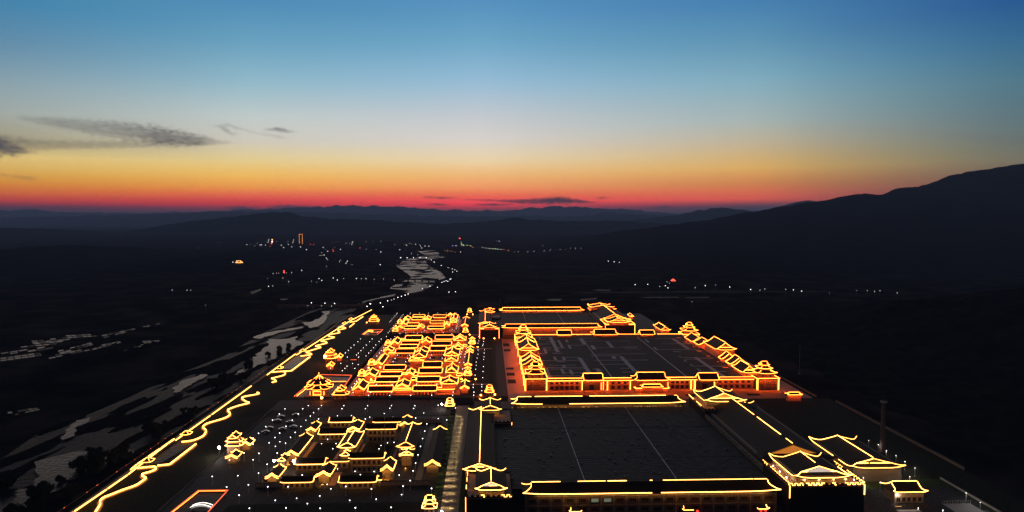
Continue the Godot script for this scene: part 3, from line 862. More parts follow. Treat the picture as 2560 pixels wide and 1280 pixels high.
	["near left gatehouse hall on its tower, blue and red lanterns inside", "great hall compound at lower right", "z", 1.2, -276.3, 21.4, 12.8, 9.0, 11.6, 13.8, 2.6, "rPMat", "A", "t:.2-.6;V"],
	["rear left corner hall behind the long side hall, near compound", "great hall compound at lower right", "z", 1.3, -388.8, 21.9, 12.6, 9.0, 11.6, 13.7, 2.6, "rPMa", "A", ""],
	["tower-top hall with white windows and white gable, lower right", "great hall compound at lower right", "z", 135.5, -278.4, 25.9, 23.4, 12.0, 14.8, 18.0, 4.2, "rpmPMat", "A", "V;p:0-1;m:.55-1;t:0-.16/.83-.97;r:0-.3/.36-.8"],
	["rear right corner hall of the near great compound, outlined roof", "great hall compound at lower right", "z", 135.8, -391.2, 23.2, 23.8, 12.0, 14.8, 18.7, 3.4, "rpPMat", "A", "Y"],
	["big freestanding hall with brick end wall, far right of near compound", "great hall compound at lower right", "z", 176.5, -317.3, 41.1, 24.9, 0.0, 6.6, 9.5, 4.0, "rpPMat", "A", "B;p:0-.6/.72-1;t:.05-.6/.66-.98"],
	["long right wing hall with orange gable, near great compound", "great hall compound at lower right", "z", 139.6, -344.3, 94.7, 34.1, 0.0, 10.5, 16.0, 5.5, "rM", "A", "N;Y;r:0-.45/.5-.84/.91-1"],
	["rear cross hall of the near great compound with broken light lines", "great hall compound at lower right", "x", 65.8, -402.4, 103.8, 10.4, 0.0, 9.5, 12.4, 3.5, "rpPMl", "A", "r:0-.087/.11-.405/.45-.925/.98-1;p:0-.176/.331-1"],
	["front cross hall of the near great compound, long lit eave", "great hall compound at lower right", "x", 66.0, -270.8, 104.2, 10.1, 0.0, 9.5, 12.3, 3.5, "rpPMl", "A", "r:0-.122/.196-.312/.322-.4/.5-.51/.556-.939/.945-1;p:0-.496/.533-1"],
	["small outlined gate roof beside the right car lane", "small gate roofs", "x", 176.7, -278.1, 14.6, 9.4, 0.0, 5.0, 7.6, 1.6, "rpPM", "A", "w"],
	["tiny outlined gate roof by the near right fence corner", "small gate roofs", "x", 200.4, -435.0, 9.9, 3.8, 0.0, 4.0, 5.0, 1.2, "rpPM", "O", ""],
	["long side hall with lit ridge, far great compound", "great hall compound at the back", "z", -2.8, -749.7, 95.9, 14.3, 0.0, 9.5, 11.8, 2.6, "rPMat", "O", "G"],
	["near left gatehouse hall on its tower, far great compound", "great hall compound at the back", "z", 1.7, -678.4, 23.7, 13.1, 9.0, 11.6, 14.1, 3.4, "rPMa", "O", "G"],
	["rear left corner hall of the far great compound", "great hall compound at the back", "z", 2.3, -787.1, 24.7, 11.5, 9.0, 11.6, 13.9, 2.6, "rPMa", "O", ""],
	["tower-top hall over the dark block, far great compound", "great hall compound at the back", "z", 131.2, -685.2, 24.3, 22.2, 12.0, 14.8, 18.4, 4.0, "rpmPMat", "O", "G"],
	["long right wing hall of the far great compound", "great hall compound at the back", "z", 135.6, -757.9, 84.1, 33.3, 0.0, 10.5, 16.6, 5.0, "rPMa", "O", ""],
	["rear right corner hall of the far great compound", "great hall compound at the back", "z", 133.6, -799.0, 26.6, 27.1, 12.0, 14.8, 17.3, 3.0, "rpPM", "O", ""],
	["rear cross hall of the far great compound", "great hall compound at the back", "x", 64.0, -806.1, 100.2, 10.5, 0.0, 9.5, 12.4, 3.5, "rpPMl", "O", "w"],
	["front cross hall of the far great compound, windows below", "great hall compound at the back", "x", 64.3, -680.9, 100.4, 10.7, 0.0, 9.5, 12.4, 3.5, "rpPMl", "O", "w"],
	["tiny outlined roof behind the far great compound", "small gate roofs", "z", 168.6, -795.0, 17.6, 3.7, 0.0, 4.0, 5.6, 1.0, "rpPMa", "O", ""],
	["small outlined hall behind the palace's rear wall", "small gate roofs", "z", 179.6, -693.9, 32.4, 9.9, 0.0, 6.0, 9.0, 1.6, "rpPMa", "O", ""],
	["left hall on the palace's front wall", "halls on the palace walls", "x", 71.9, -460.9, 13.3, 9.6, 7.6, 9.0, 12.6, 0.0, "rpPMl", "O", ""],
	["wide centre hall on the palace's front wall above the porch", "halls on the palace walls", "x", 111.8, -460.9, 24.7, 11.5, 7.6, 9.0, 13.0, 2.6, "rpPMl", "O", ""],
	["right hall on the palace's front wall", "halls on the palace walls", "x", 151.1, -459.6, 13.7, 9.6, 7.6, 9.0, 12.6, 0.0, "rpPMl", "O", ""],
	["left hall on the palace's rear wall", "halls on the palace walls", "x", 72.3, -640.6, 13.7, 9.7, 7.6, 9.0, 12.6, 0.0, "rpPM", "O", ""],
	["wide centre hall on the palace's rear wall", "halls on the palace walls", "x", 111.4, -642.1, 25.6, 11.3, 7.6, 9.0, 13.0, 2.6, "rpPMl", "O", ""],
	["right hall on the palace's rear wall", "halls on the palace walls", "x", 151.1, -640.1, 14.1, 8.9, 7.6, 9.0, 12.3, 0.0, "rpPM", "O", ""],
	["porch roof before the palace's centre gate", "porch roofs of the palace front", "x", 112.1, -458.1, 15.0, 4.5, 0.0, 4.2, 5.4, 1.2, "rpPM", "O", ""],
	["left low wing roof beside the palace's centre porch", "porch roofs of the palace front", "x", 103.0, -458.8, 5.4, 2.4, 0.0, 3.0, 3.7, 0.8, "pM", "O", ""],
	["right low wing roof beside the palace's centre porch", "porch roofs of the palace front", "x", 121.6, -458.4, 5.1, 2.6, 0.0, 3.0, 3.7, 0.8, "pP", "O", ""],
	["farthest hall on the palace's left wall", "halls on the palace walls", "z", 34.2, -600.8, 18.3, 15.8, 7.6, 10.0, 15.0, 0.0, "rPMpm", "O", ""],
	["tall centre hall on the palace's left wall", "halls on the palace walls", "z", 33.2, -564.5, 33.2, 16.6, 7.6, 12.0, 17.1, 2.6, "rPMpmat", "O", ""],
	["second nearest hall on the palace's left wall", "halls on the palace walls", "z", 33.1, -522.8, 13.2, 14.8, 7.6, 10.0, 14.9, 0.0, "rPMpm", "O", ""],
	["nearest hall on the palace's left wall", "halls on the palace walls", "z", 32.8, -506.5, 13.0, 15.4, 7.6, 10.0, 14.9, 0.0, "rPMpm", "O", ""],
	["farthest hall on the palace's right wall", "halls on the palace walls", "z", 186.1, -603.1, 23.8, 11.8, 7.6, 10.0, 14.1, 0.0, "rPMpm", "O", ""],
	["second farthest hall on the palace's right wall", "halls on the palace walls", "z", 188.5, -583.7, 15.2, 14.4, 7.6, 10.0, 14.0, 0.0, "rPMpm", "O", ""],
	["tall centre hall on the palace's right wall", "halls on the palace walls", "z", 190.6, -550.6, 33.9, 16.0, 7.6, 14.0, 19.3, 2.6, "rPMpmat", "O", ""],
	["third nearest hall on the palace's right wall", "halls on the palace walls", "z", 186.9, -521.0, 8.1, 11.9, 7.6, 10.0, 14.6, 0.0, "rPMpm", "O", ""],
	["second nearest hall on the palace's right wall", "halls on the palace walls", "z", 188.0, -504.1, 10.5, 13.8, 7.6, 10.0, 15.1, 0.0, "rPMpm", "O", ""],
	["nearest hall on the palace's right wall", "halls on the palace walls", "z", 185.8, -482.4, 23.0, 11.3, 7.6, 10.0, 14.4, 2.2, "rPMpmat", "O", ""],
]

const NEAR_LAMPS := [Vector2(-123,-401.4),Vector2(-111.9,-401),Vector2(-103.5,-403.3),Vector2(-103.5,-396.2),Vector2(-123.1,-389),Vector2(-111.9,-388.8),Vector2(-97.4,-390.5),Vector2(-123.1,-377),Vector2(-112,-377.1),Vector2(-103.8,-376.6),Vector2(-123.1,-365.2),Vector2(-111.9,-365.3),Vector2(-103.9,-366.1),Vector2(-112.1,-357.7),Vector2(-104,-357.7),Vector2(-112.5,-349.3),Vector2(-103.9,-348.5),Vector2(-112.5,-333.7),Vector2(-103.7,-333.8),Vector2(-103.7,-318.5),Vector2(-104,-307.3),Vector2(-94.8,-291.3),Vector2(-86.1,-291),Vector2(-70.5,-389.5),Vector2(-41.7,-390.3),Vector2(-28.6,-388.6),Vector2(-23.6,-386),Vector2(-34.3,-378.7),Vector2(-34.3,-365.8),Vector2(-34.3,-353.2),Vector2(-34.2,-341),Vector2(-34.2,-328.7),Vector2(-34.2,-317.6),Vector2(-34.3,-307.7),Vector2(-34.3,-296),Vector2(-61.3,-290.5),Vector2(-49.8,-287.4),Vector2(-36.7,-289.9),Vector2(-24.2,-287),Vector2(-110.6,-418.7),Vector2(-102.5,-418.4),Vector2(-102.6,-411.6),Vector2(-88.7,-417.9),Vector2(-88.4,-411.1),Vector2(-74.1,-417.4),Vector2(-74.2,-410.6),Vector2(-59.4,-416.9),Vector2(-59.6,-411.1),Vector2(-45,-416.3),Vector2(-45.1,-410.1),Vector2(-122.8,-411.9),Vector2(-112.2,-411.9),Vector2(-95.1,-269.5),Vector2(-66.9,-268.5),Vector2(-53,-268.5),Vector2(-38.8,-268.4),Vector2(-30.7,-416.9),Vector2(-19.7,-410.3),Vector2(-123.3,-357.1),Vector2(-120.1,-347.6),Vector2(-123.5,-324.8),Vector2(-112.3,-324.7),Vector2(-123.4,-304.1),Vector2(-112.3,-304.6),Vector2(-112.4,-291.7),Vector2(-103.9,-293.9),Vector2(-103.9,-282.7),Vector2(-120,-334.4)]
const CAR_PARK_LAMPS := [Vector2(-121.2,-649.9),Vector2(-110.2,-649.5),Vector2(-101.5,-649.2),Vector2(-121.2,-636),Vector2(-110.2,-635.6),Vector2(-101.5,-635.8),Vector2(-121.3,-618.7),Vector2(-110.3,-618.3),Vector2(-101.8,-618.8),Vector2(-121.5,-605.6),Vector2(-110.4,-605.2),Vector2(-101.6,-604.9),Vector2(-121.5,-594),Vector2(-110.4,-593.1),Vector2(-101.7,-592.8),Vector2(-92.6,-592.4),Vector2(-110.5,-581.4),Vector2(-101.8,-581.6),Vector2(-92.6,-581.3),Vector2(-110.5,-573.6),Vector2(-107.1,-564.7),Vector2(-101.9,-569.3),Vector2(-92.8,-569),Vector2(-107.3,-539.9),Vector2(-102.1,-535.7),Vector2(-102,-522),Vector2(-92.6,-604.6),Vector2(-98.6,-662.2),Vector2(-90.2,-661.3),Vector2(-92.3,-648),Vector2(-121.7,-582.6),Vector2(-116.4,-564.8),Vector2(-116.8,-541.2),Vector2(-120.9,-523.6),Vector2(-109.9,-514.3),Vector2(-109.7,-522.7),Vector2(-109.7,-530.6)]
const QUARTER_LAMPS := [Vector2(-92.7,-480.9),Vector2(-92.9,-473.9),Vector2(-93,-463.5),Vector2(-89.3,-449.9),Vector2(-77.7,-441.6),Vector2(-64,-441.3),Vector2(-50.3,-440.7),Vector2(-76,-571.7),Vector2(-65.8,-571.3),Vector2(-76.2,-558.7),Vector2(-65.9,-558.3),Vector2(-76.2,-546.2),Vector2(-66,-545.9),Vector2(-77.5,-471.1),Vector2(-66.5,-470.7),Vector2(-49.7,-470.8),Vector2(-77.7,-449.5),Vector2(-63.8,-449),Vector2(-47.4,-571.8),Vector2(-37.5,-571.4),Vector2(-47.5,-558.7),Vector2(-37.5,-557.9),Vector2(-22.6,-584.6),Vector2(-22.9,-574.9),Vector2(-22.7,-562.1),Vector2(-22.7,-540.9),Vector2(-22.7,-517),Vector2(-19.2,-600),Vector2(-19.2,-584.4),Vector2(-19.3,-574.8),Vector2(-19.3,-562.4),Vector2(-19.2,-540.8),Vector2(-19.3,-516.9),Vector2(-22.1,-600.1),Vector2(-35.5,-470.4),Vector2(-23,-448.2),Vector2(-23.1,-440.1),Vector2(-9.3,-447.7),Vector2(-9.4,-439.6),Vector2(-36.6,-440.6),Vector2(-8.9,-660.5)]
const FAR_LAMPS := [Vector2(-109.4,-825.2),Vector2(-109.1,-816.5),Vector2(-109.2,-803),Vector2(-108.9,-791.5),Vector2(-109.1,-777.3),Vector2(-108.6,-765),Vector2(-108.5,-756),Vector2(-100.9,-812.8),Vector2(-100.7,-801),Vector2(-100.7,-791.2),Vector2(-100.6,-783.2),Vector2(-100.4,-773.8),Vector2(-100.5,-766.2),Vector2(-100.5,-757.2),Vector2(-100.1,-739.9),Vector2(-100.6,-730.1),Vector2(-100.1,-716.6),Vector2(-100.4,-707.5),Vector2(-100,-693.5),Vector2(-99.9,-683.7),Vector2(-93.4,-824.6),Vector2(-93.1,-815.9),Vector2(-82.7,-824.2),Vector2(-71.6,-823.8),Vector2(-60.5,-823.4),Vector2(-50.1,-823.1),Vector2(-38.2,-820.9),Vector2(-32.9,-795.3),Vector2(-32.9,-784),Vector2(-32.9,-773),Vector2(-32.7,-762.3),Vector2(-32.7,-750.4),Vector2(-32.6,-738.9),Vector2(-32.8,-727.7),Vector2(-32.9,-716.9),Vector2(-32.8,-706.3),Vector2(-82.4,-701.7),Vector2(-84.4,-696.7),Vector2(-64.6,-697.3),Vector2(-59.4,-700.9),Vector2(-47.5,-696.6),Vector2(-36.8,-701.3),Vector2(-70.3,-679.1),Vector2(-53.5,-678.5),Vector2(-35.8,-676.6),Vector2(-87.6,-678.5),Vector2(-82.1,-682.6),Vector2(-74.3,-684),Vector2(-66.6,-686.2),Vector2(-44.7,-683)]
const RIGHT_LAMPS := [Vector2(197.7,-342),Vector2(199,-335.5),Vector2(197.8,-326.4),Vector2(198.5,-319.6),Vector2(197.7,-311.1),Vector2(197.4,-303),Vector2(188.4,-292.7),Vector2(171.5,-286.8),Vector2(167.1,-292.4),Vector2(171.7,-273.9),Vector2(171.5,-260.4),Vector2(180.1,-258.1),Vector2(201,-274.2),Vector2(200.1,-264.7)]
const GARDEN_LIGHTS := [Vector2(-86.1,-363.8),Vector2(-87.6,-356.6),Vector2(-80,-356.5),Vector2(-80,-348.7),Vector2(-85.9,-312.7),Vector2(-71.8,-301.2),Vector2(-95.9,-302),Vector2(-90.3,-407.3),Vector2(-82.1,-407.7),Vector2(-85.2,-404.6),Vector2(-106.9,-399),Vector2(-110.5,-360.6),Vector2(-110.6,-353.2),Vector2(-60.5,-362.4),Vector2(-53.4,-362.2),Vector2(-53.1,-356.8),Vector2(-49.8,-357.6),Vector2(-55.9,-352.7),Vector2(-56.1,-347.4),Vector2(-59.2,-341.9),Vector2(-71.3,-320),Vector2(-62.4,-316.5),Vector2(-53.4,-316),Vector2(-59.1,-312.3),Vector2(-41.1,-311.1),Vector2(-63,-411.2),Vector2(-70.5,-404),Vector2(-56.8,-403.5),Vector2(-39.1,-411.4),Vector2(-69,-296.1),Vector2(-89.6,-284.6),Vector2(-81.2,-286.4),Vector2(-72,-288.6),Vector2(-75.2,-280.8),Vector2(-58.3,-283.5),Vector2(-47.3,-284.3),Vector2(-37.2,-288.7),Vector2(-82.9,-276.9)]
const LAWN_LIGHTS := [Vector2(-8.7,-608),Vector2(-8.6,-589),Vector2(-9.1,-572.6),Vector2(-9.6,-557.1),Vector2(-9.4,-544.6),Vector2(-9.6,-530.6),Vector2(-9.7,-510.4),Vector2(-10.4,-481.7),Vector2(-10.4,-473.3),Vector2(-3,-608.3),Vector2(-3.2,-593.9),Vector2(-3.3,-577.9),Vector2(-3.6,-567),Vector2(-3.6,-539.5),Vector2(-3.8,-522.1),Vector2(-3.8,-502.1),Vector2(-4.3,-480.7),Vector2(-4.3,-474.6),Vector2(-4.3,-464),Vector2(-4.1,-649.8),Vector2(-4.4,-636.6),Vector2(-4.8,-629.2),Vector2(-8.7,-652.5),Vector2(-9.3,-641.4)]
const ORANGE_GLOBES := [Vector2(-18.4,-681.4),Vector2(-4.1,-659.2),Vector2(6.4,-658.8),Vector2(-9.3,-615),Vector2(-8.9,-491.8),Vector2(-19.2,-492.5),Vector2(-4.7,-447),Vector2(4.6,-448.1),Vector2(-25.1,-824.7),Vector2(-18.3,-824.5),Vector2(-18.2,-681),Vector2(-99.7,-739.9),Vector2(-93.3,-532.5),Vector2(-84.5,-533.6),Vector2(-93.3,-494),Vector2(-84.9,-494),Vector2(-135.6,-764.8),Vector2(-131.2,-766.6)]
const WALK_0 := [Vector2(-158.9,-275.6),Vector2(-161.2,-283.3),Vector2(-163.3,-287.2),Vector2(-163.8,-290.6),Vector2(-162.6,-293.5),Vector2(-160,-299),Vector2(-157.1,-303.6),Vector2(-156.6,-308.5),Vector2(-156.9,-312.6),Vector2(-159.9,-315.4),Vector2(-160.5,-318),Vector2(-158.3,-320.6),Vector2(-157.7,-323.5),Vector2(-158.9,-326),Vector2(-161.2,-326.7),Vector2(-167,-325.1)]
const WALK_1 := [Vector2(-158.8,-328.1),Vector2(-153.9,-329.6),Vector2(-153.9,-359.4)]
const WALK_2 := [Vector2(-162.7,-363.1),Vector2(-158.8,-364.5),Vector2(-156.5,-368.3),Vector2(-155.7,-373.9),Vector2(-157.9,-382.2),Vector2(-161.6,-387.5),Vector2(-162.8,-391),Vector2(-162.3,-396.4),Vector2(-157.3,-404.5),Vector2(-155.9,-410.3),Vector2(-157.3,-416.2),Vector2(-161,-422.5),Vector2(-161,-426.2),Vector2(-158.2,-432.9),Vector2(-153.8,-438.9),Vector2(-157,-442.8),Vector2(-161.9,-449.9),Vector2(-162.3,-454.7),Vector2(-155.4,-461.7),Vector2(-157.3,-465.5)]
const WALK_3 := [Vector2(-156.1,-494),Vector2(-154.4,-497.6),Vector2(-158,-503.9),Vector2(-160.1,-506.8),Vector2(-154.9,-515),Vector2(-155,-522.3),Vector2(-158.3,-528.9),Vector2(-166.5,-527.1)]
const WALK_4 := [Vector2(-158.5,-529.6),Vector2(-152.9,-531.2),Vector2(-152.2,-584.7)]
const WALK_5 := [Vector2(-160.9,-588),Vector2(-154,-593.4),Vector2(-154.8,-598),Vector2(-160.7,-606),Vector2(-154,-624.1),Vector2(-154.2,-628.3),Vector2(-159.6,-634.1),Vector2(-153.2,-648),Vector2(-155.7,-655),Vector2(-160.9,-661.2),Vector2(-152.7,-678.8),Vector2(-159.4,-685.6),Vector2(-160.9,-695.9),Vector2(-153.6,-707.3),Vector2(-158.3,-722.9),Vector2(-153.1,-735.3),Vector2(-158.7,-744.3),Vector2(-161.5,-739.7)]
const WALK_6 := [Vector2(-150.4,-744),Vector2(-150.4,-769.9)]
const WALK_7 := [Vector2(-156.9,-777.9),Vector2(-151.3,-784.9),Vector2(-150,-821.7)]
const WALL_A := [Vector2(-167.1,-266.4),Vector2(-166.7,-274.7),Vector2(-166.1,-297.8),Vector2(-165.8,-314.5),Vector2(-166.4,-324.6),Vector2(-167.7,-358),Vector2(-167.6,-365.1)]
const WALL_B := [Vector2(-166,-362.5),Vector2(-165.9,-408.9),Vector2(-165.9,-410.3),Vector2(-166.2,-480.7)]
const WALL_C := [Vector2(-166,-513.3),Vector2(-166.8,-592.1),Vector2(-164.7,-588.3),Vector2(-157.8,-777.3),Vector2(-148.6,-875.5)]
const WALL_D := [Vector2(-167.8,-320.2),Vector2(-168.5,-328.1),Vector2(-168.2,-335.5),Vector2(-168.3,-343.8),Vector2(-167.9,-350.8),Vector2(-168,-358.8),Vector2(-167.9,-366.1)]
const TOWN_WHITE := [Vector3(-984.8,-2829.6,1.0),Vector3(-912.2,-2773,1.0),Vector3(-907.5,-2772.8,1.0),Vector3(-885.1,-2754.5,1.0),Vector3(-818.9,-2740.5,1.0),Vector3(-746.2,-2525.4,1.0),Vector3(-807.8,-2799,1.0),Vector3(-734.1,-2585.2,1.0),Vector3(-698.4,-2573.7,1.0),Vector3(-619,-2356.2,1.0),Vector3(-600.6,-2515.4,1.0),Vector3(-519.5,-2234.9,1.0),Vector3(-481,-2024,1.0),Vector3(-436.4,-1862.3,1.0),Vector3(-508.9,-2378.2,1.0),Vector3(-354.1,-1734.4,1.0),Vector3(-342.3,-1660.4,1.0),Vector3(-389.2,-1440.1,1.0),Vector3(-352.2,-1106.7,1.0),Vector3(-305.8,-1245.7,1.0),Vector3(-291.6,-1207.9,1.0),Vector3(-282.1,-1254.5,1.0),Vector3(-266.2,-1214.9,1.0),Vector3(-238,-1243.3,1.0),Vector3(-628,-1703.2,1.0),Vector3(-637.7,-1753.9,1.0),Vector3(-964.8,-2816.7,0.5),Vector3(-908.4,-2698.4,0.5),Vector3(-987.6,-2964.5,0.5),Vector3(-1030.9,-3198.2,0.5),Vector3(-972.5,-3180.5,0.5),Vector3(-913,-3155.3,0.5),Vector3(-1031.8,-3728.4,0.5),Vector3(-555.1,-2358.2,0.5),Vector3(-522.5,-2167.7,0.5),Vector3(-486.3,-1999.2,0.5),Vector3(-481.1,-1999,0.5),Vector3(-421,-1809.7,0.5),Vector3(-566.1,-2553.8,0.5),Vector3(-380.5,-1783.3,0.5),Vector3(-372.5,-1728.1,0.5),Vector3(-317.7,-1607.8,0.5),Vector3(-365.1,-1557.1,0.5),Vector3(-427.3,-1372.9,0.5),Vector3(-420.6,-1372.6,0.5),Vector3(-415.8,-1372.4,0.5),Vector3(-403.2,-1379.3,0.5),Vector3(-394.9,-1386.4,0.5),Vector3(-399.6,-1249,0.5),Vector3(-375,-1260.3,0.5),Vector3(-344.3,-1190.8,0.5),Vector3(-348.5,-1116.1,0.5),Vector3(-292.8,-1178.1,0.5),Vector3(-306.4,-1193.9,0.5),Vector3(-262.2,-1247.7,0.5),Vector3(-229.8,-1246.6,0.5),Vector3(-219.8,-1240.2,0.5),Vector3(-554.9,-3142.6,0.5),Vector3(-688.5,-3162.7,0.5),Vector3(-692.6,-3072.9,0.5),Vector3(-590.6,-2950.3,0.5),Vector3(-603,-2930.7,0.5),Vector3(-1183.8,-3054.4,0.5),Vector3(-332.8,-2933.3,1.0),Vector3(-321,-2711.5,1.0),Vector3(-313.1,-2711.3,1.0),Vector3(-309.1,-2798.1,1.0),Vector3(-293.8,-2797.5,1.0),Vector3(-258.2,-2633.3,1.0),Vector3(-237.3,-2472.4,1.0),Vector3(-240.7,-2632.7,1.0),Vector3(-226.3,-2632.1,1.0),Vector3(-298.7,-2332.9,1.0),Vector3(-340.2,-2188.2,1.0),Vector3(-231.4,-2083.6,1.0),Vector3(-251.2,-1602.7,1.0),Vector3(-122.7,-2657.2,1.0),Vector3(-86.1,-2187,1.0),Vector3(-377.5,-2787.7,0.5),Vector3(-281.7,-2816.5,0.5),Vector3(-207,-2020.6,0.5),Vector3(-524.8,-3167.8,0.5),Vector3(-493.2,-3166.7,0.5),Vector3(-466.3,-3149.4,0.5),Vector3(-556.5,-3152.6,0.5),Vector3(-416.8,-2359.6,0.5),Vector3(-386.2,-2381.4,0.5),Vector3(-229.9,-1246.9,0.5),Vector3(-221.4,-1246.6,0.5),Vector3(-187.7,-1232.8,0.5),Vector3(-165.8,-1213.5,0.5),Vector3(-204.6,-1233.4,0.5),Vector3(-18.5,-2514.7,1.0),Vector3(-6.3,-2460.6,1.0),Vector3(5.4,-2429.1,1.0),Vector3(46.1,-2358.1,1.0),Vector3(52.7,-3159.5,1.0),Vector3(150.2,-2217.9,0.8),Vector3(210.9,-2304.9,0.8),Vector3(251.1,-2350.8,0.8),Vector3(272.8,-2369.5,0.8),Vector3(294.9,-2418.8,0.8),Vector3(336.9,-2458.9,0.8),Vector3(216.9,-2669.7,0.8),Vector3(129.5,-2193.2,0.5),Vector3(85.2,-2194.8,0.5),Vector3(97.1,-2177.7,0.5),Vector3(188,-2260.2,0.5),Vector3(316.2,-2438.7,0.5)]
const TOWN_RED := [Vector3(-901,-2876.5,1.0),Vector3(-823.5,-2614.3,1.0),Vector3(-729.8,-2839,1.0),Vector3(-699.7,-2777.2,1.0),Vector3(-526.8,-2344.4,1.0),Vector3(-502.9,-2242.1,1.0),Vector3(-459.9,-2476.6,1.0),Vector3(-54.8,-2501.5,1.0),Vector3(54.5,-2329.2,1.0)]
const TOWN_ORANGE := [Vector3(-1004,-3197.2,1.0),Vector3(-331.8,-2754.7,0.6),Vector3(-143.7,-2305.3,0.6),Vector3(-136.6,-2327.1,0.6),Vector3(-124.5,-2261.7,0.6),Vector3(-132.4,-2220.7,0.6),Vector3(-116.8,-2232.3,0.6),Vector3(-103.1,-2179.8,0.6),Vector3(68.8,-2282.5,1.0)]
const TOWN_VIOLET := [Vector3(-136.5,-2657.7,1.0),Vector3(41,-3194.9,1.0)]
const TOWN_GREEN := [Vector3(-98.9,-2758.9,1.0),Vector3(-93.2,-2667.8,1.0),Vector3(-66.1,-2655.2,1.0),Vector3(-81.3,-2715.1,1.0),Vector3(16.9,-2408.4,1.0),Vector3(26.1,-2398.1,1.0),Vector3(34.7,-2358.5,1.0)]
const ROAD_WHITE := [Vector3(-146.3,-1774,1.0),Vector3(-132.5,-1694.4,1.0),Vector3(-106.8,-1572.7,1.0),Vector3(-76.3,-1467,1.0),Vector3(-69.5,-1444,1.0),Vector3(-63.5,-1406.9,1.0),Vector3(-71.1,-1386.2,1.0),Vector3(-66.4,-1232.2,1.0),Vector3(-67.4,-1219.8,1.0),Vector3(-72.8,-1194.7,1.0),Vector3(-75.7,-1180.8,1.0),Vector3(-78.2,-1163.9,1.0),Vector3(-69,-1180.6,1.0),Vector3(-79.7,-1082.7,1.0),Vector3(-101.5,-1062.5,1.0),Vector3(-93.1,-1100.9,1.0),Vector3(-115.3,-989.3,1.0),Vector3(-117.9,-975.1,1.0),Vector3(-121.3,-959.7,1.0),Vector3(-124.5,-947.1,1.0),Vector3(-133,-908.4,1.0),Vector3(-139,-885.4,1.0),Vector3(-88.3,-1513.2,0.5),Vector3(-84.8,-1500,0.5),Vector3(-127.4,-929.1,0.5),Vector3(-129.5,-917.2,0.5),Vector3(-150.5,-876.2,1.6),Vector3(-150.5,-852.9,1.0),Vector3(-130.1,-848,1.0),Vector3(-228.9,-890.4,1.0),Vector3(-210.4,-886.1,1.0),Vector3(-197.4,-883,1.0),Vector3(-226,-862.2,0.5),Vector3(-208.6,-859.9,0.5),Vector3(-196,-859.4,0.5)]
const VALLEY_WHITE := [Vector3(304.9,-1713.2,1.0),Vector3(315.2,-1687.4,1.0),Vector3(324.1,-1667.2,1.0),Vector3(243.2,-1115,1.0),Vector3(265.1,-1118.6,1.0),Vector3(288.2,-1093.9,1.0),Vector3(283.6,-1061,1.0),Vector3(353.6,-1093.7,1.0),Vector3(385.8,-1071.6,1.0),Vector3(403.9,-1031.3,1.0),Vector3(467.9,-1025.2,1.0),Vector3(471.9,-1006.5,1.0),Vector3(309.1,-1163.3,0.5),Vector3(276.9,-1085.9,0.5),Vector3(307.4,-1139.8,0.5),Vector3(328.3,-1065.5,0.5),Vector3(374.2,-1103.8,0.5),Vector3(415.2,-1023.3,0.5),Vector3(430.4,-1042,0.5),Vector3(460,-1035.1,0.5),Vector3(575.9,-1012,0.8),Vector3(580.6,-1000.9,0.8),Vector3(592.3,-1007,0.8),Vector3(533,-862.1,0.8),Vector3(559.5,-1012.6,0.5),Vector3(601.9,-978.9,0.5),Vector3(500.4,-978.3,0.5),Vector3(269.6,-887.9,0.5),Vector3(-57.6,-1012.1,1.0),Vector3(-48.2,-1016,1.0),Vector3(-482.4,-1057.3,0.6),Vector3(-458,-1052.6,0.6),Vector3(-452,-1052.4,0.6),Vector3(-356.4,-871.6,0.6),Vector3(-1052.2,-2519.1,0.6)]
const FAR_RANGE := [Vector2(-14615.9,225.7),Vector2(-11799.1,265.1),Vector2(-11041.6,294.3),Vector2(-10284.9,236.4),Vector2(-8664.7,207.6),Vector2(-7801.3,227.3),Vector2(-6452,266.7),Vector2(-5677.2,306.1),Vector2(-5094.6,335.8),Vector2(-4315.8,365.6),Vector2(-3534.7,395.5),Vector2(-2162.6,366.7),Vector2(-1177.7,307.9),Vector2(-386.4,278.5),Vector2(507,278.8),Vector2(1204.1,358.5),Vector2(1803.2,378.7),Vector2(2805.2,339.4),Vector2(3509.4,309.8),Vector2(4216.3,230.1),Vector2(4823.7,200.1),Vector2(5839.2,180.2),Vector2(7883.2,150.3)]
const BLUE_RANGE := [Vector2(-10322.6,86.1),Vector2(-8333.6,106.3),Vector2(-6993.8,133.7),Vector2(-5981.8,161.3),Vector2(-4691.1,202.8),Vector2(-4008.2,216.8),Vector2(-2910.3,203.3),Vector2(-1874.5,168.7),Vector2(-832,134),Vector2(217.5,134),Vector2(1273.5,134.1),Vector2(1768.5,141.1),Vector2(1980.8,190.4),Vector2(2122.5,211.6),Vector2(2300.2,183.4),Vector2(2691.7,155.3),Vector2(3334,141.2),Vector2(4122.3,134.2),Vector2(5564.9,127.1)]
const RIGHT_RANGE := [Vector2(1321.5,40.1),Vector2(1794.9,96.5),Vector2(2222.6,138.9),Vector2(2507.9,200.2),Vector2(2746.4,233.3),Vector2(2986.4,205.1),Vector2(3226.9,181.5),Vector2(3466.8,210),Vector2(3657.7,290.6),Vector2(3753.3,323.8),Vector2(3898.6,305),Vector2(4191,229.3),Vector2(5165.9,182.1)]
const CENTRE_HILL := [Vector2(-2756.1,61.4),Vector2(-2278.6,109.6),Vector2(-2073.1,137.3),Vector2(-1867.3,161.5),Vector2(-1730.1,161.6),Vector2(-1593.3,130.4),Vector2(-1387.1,106.1),Vector2(-1110.9,99.1),Vector2(-764.5,78.2),Vector2(-416.4,60.6),Vector2(-66.7,74.5),Vector2(108.7,95.5),Vector2(249.2,116.5),Vector2(425.2,88.4),Vector2(707.6,84.8),Vector2(1061.9,88.3),Vector2(1346.5,74.1),Vector2(1703.7,59.8)]
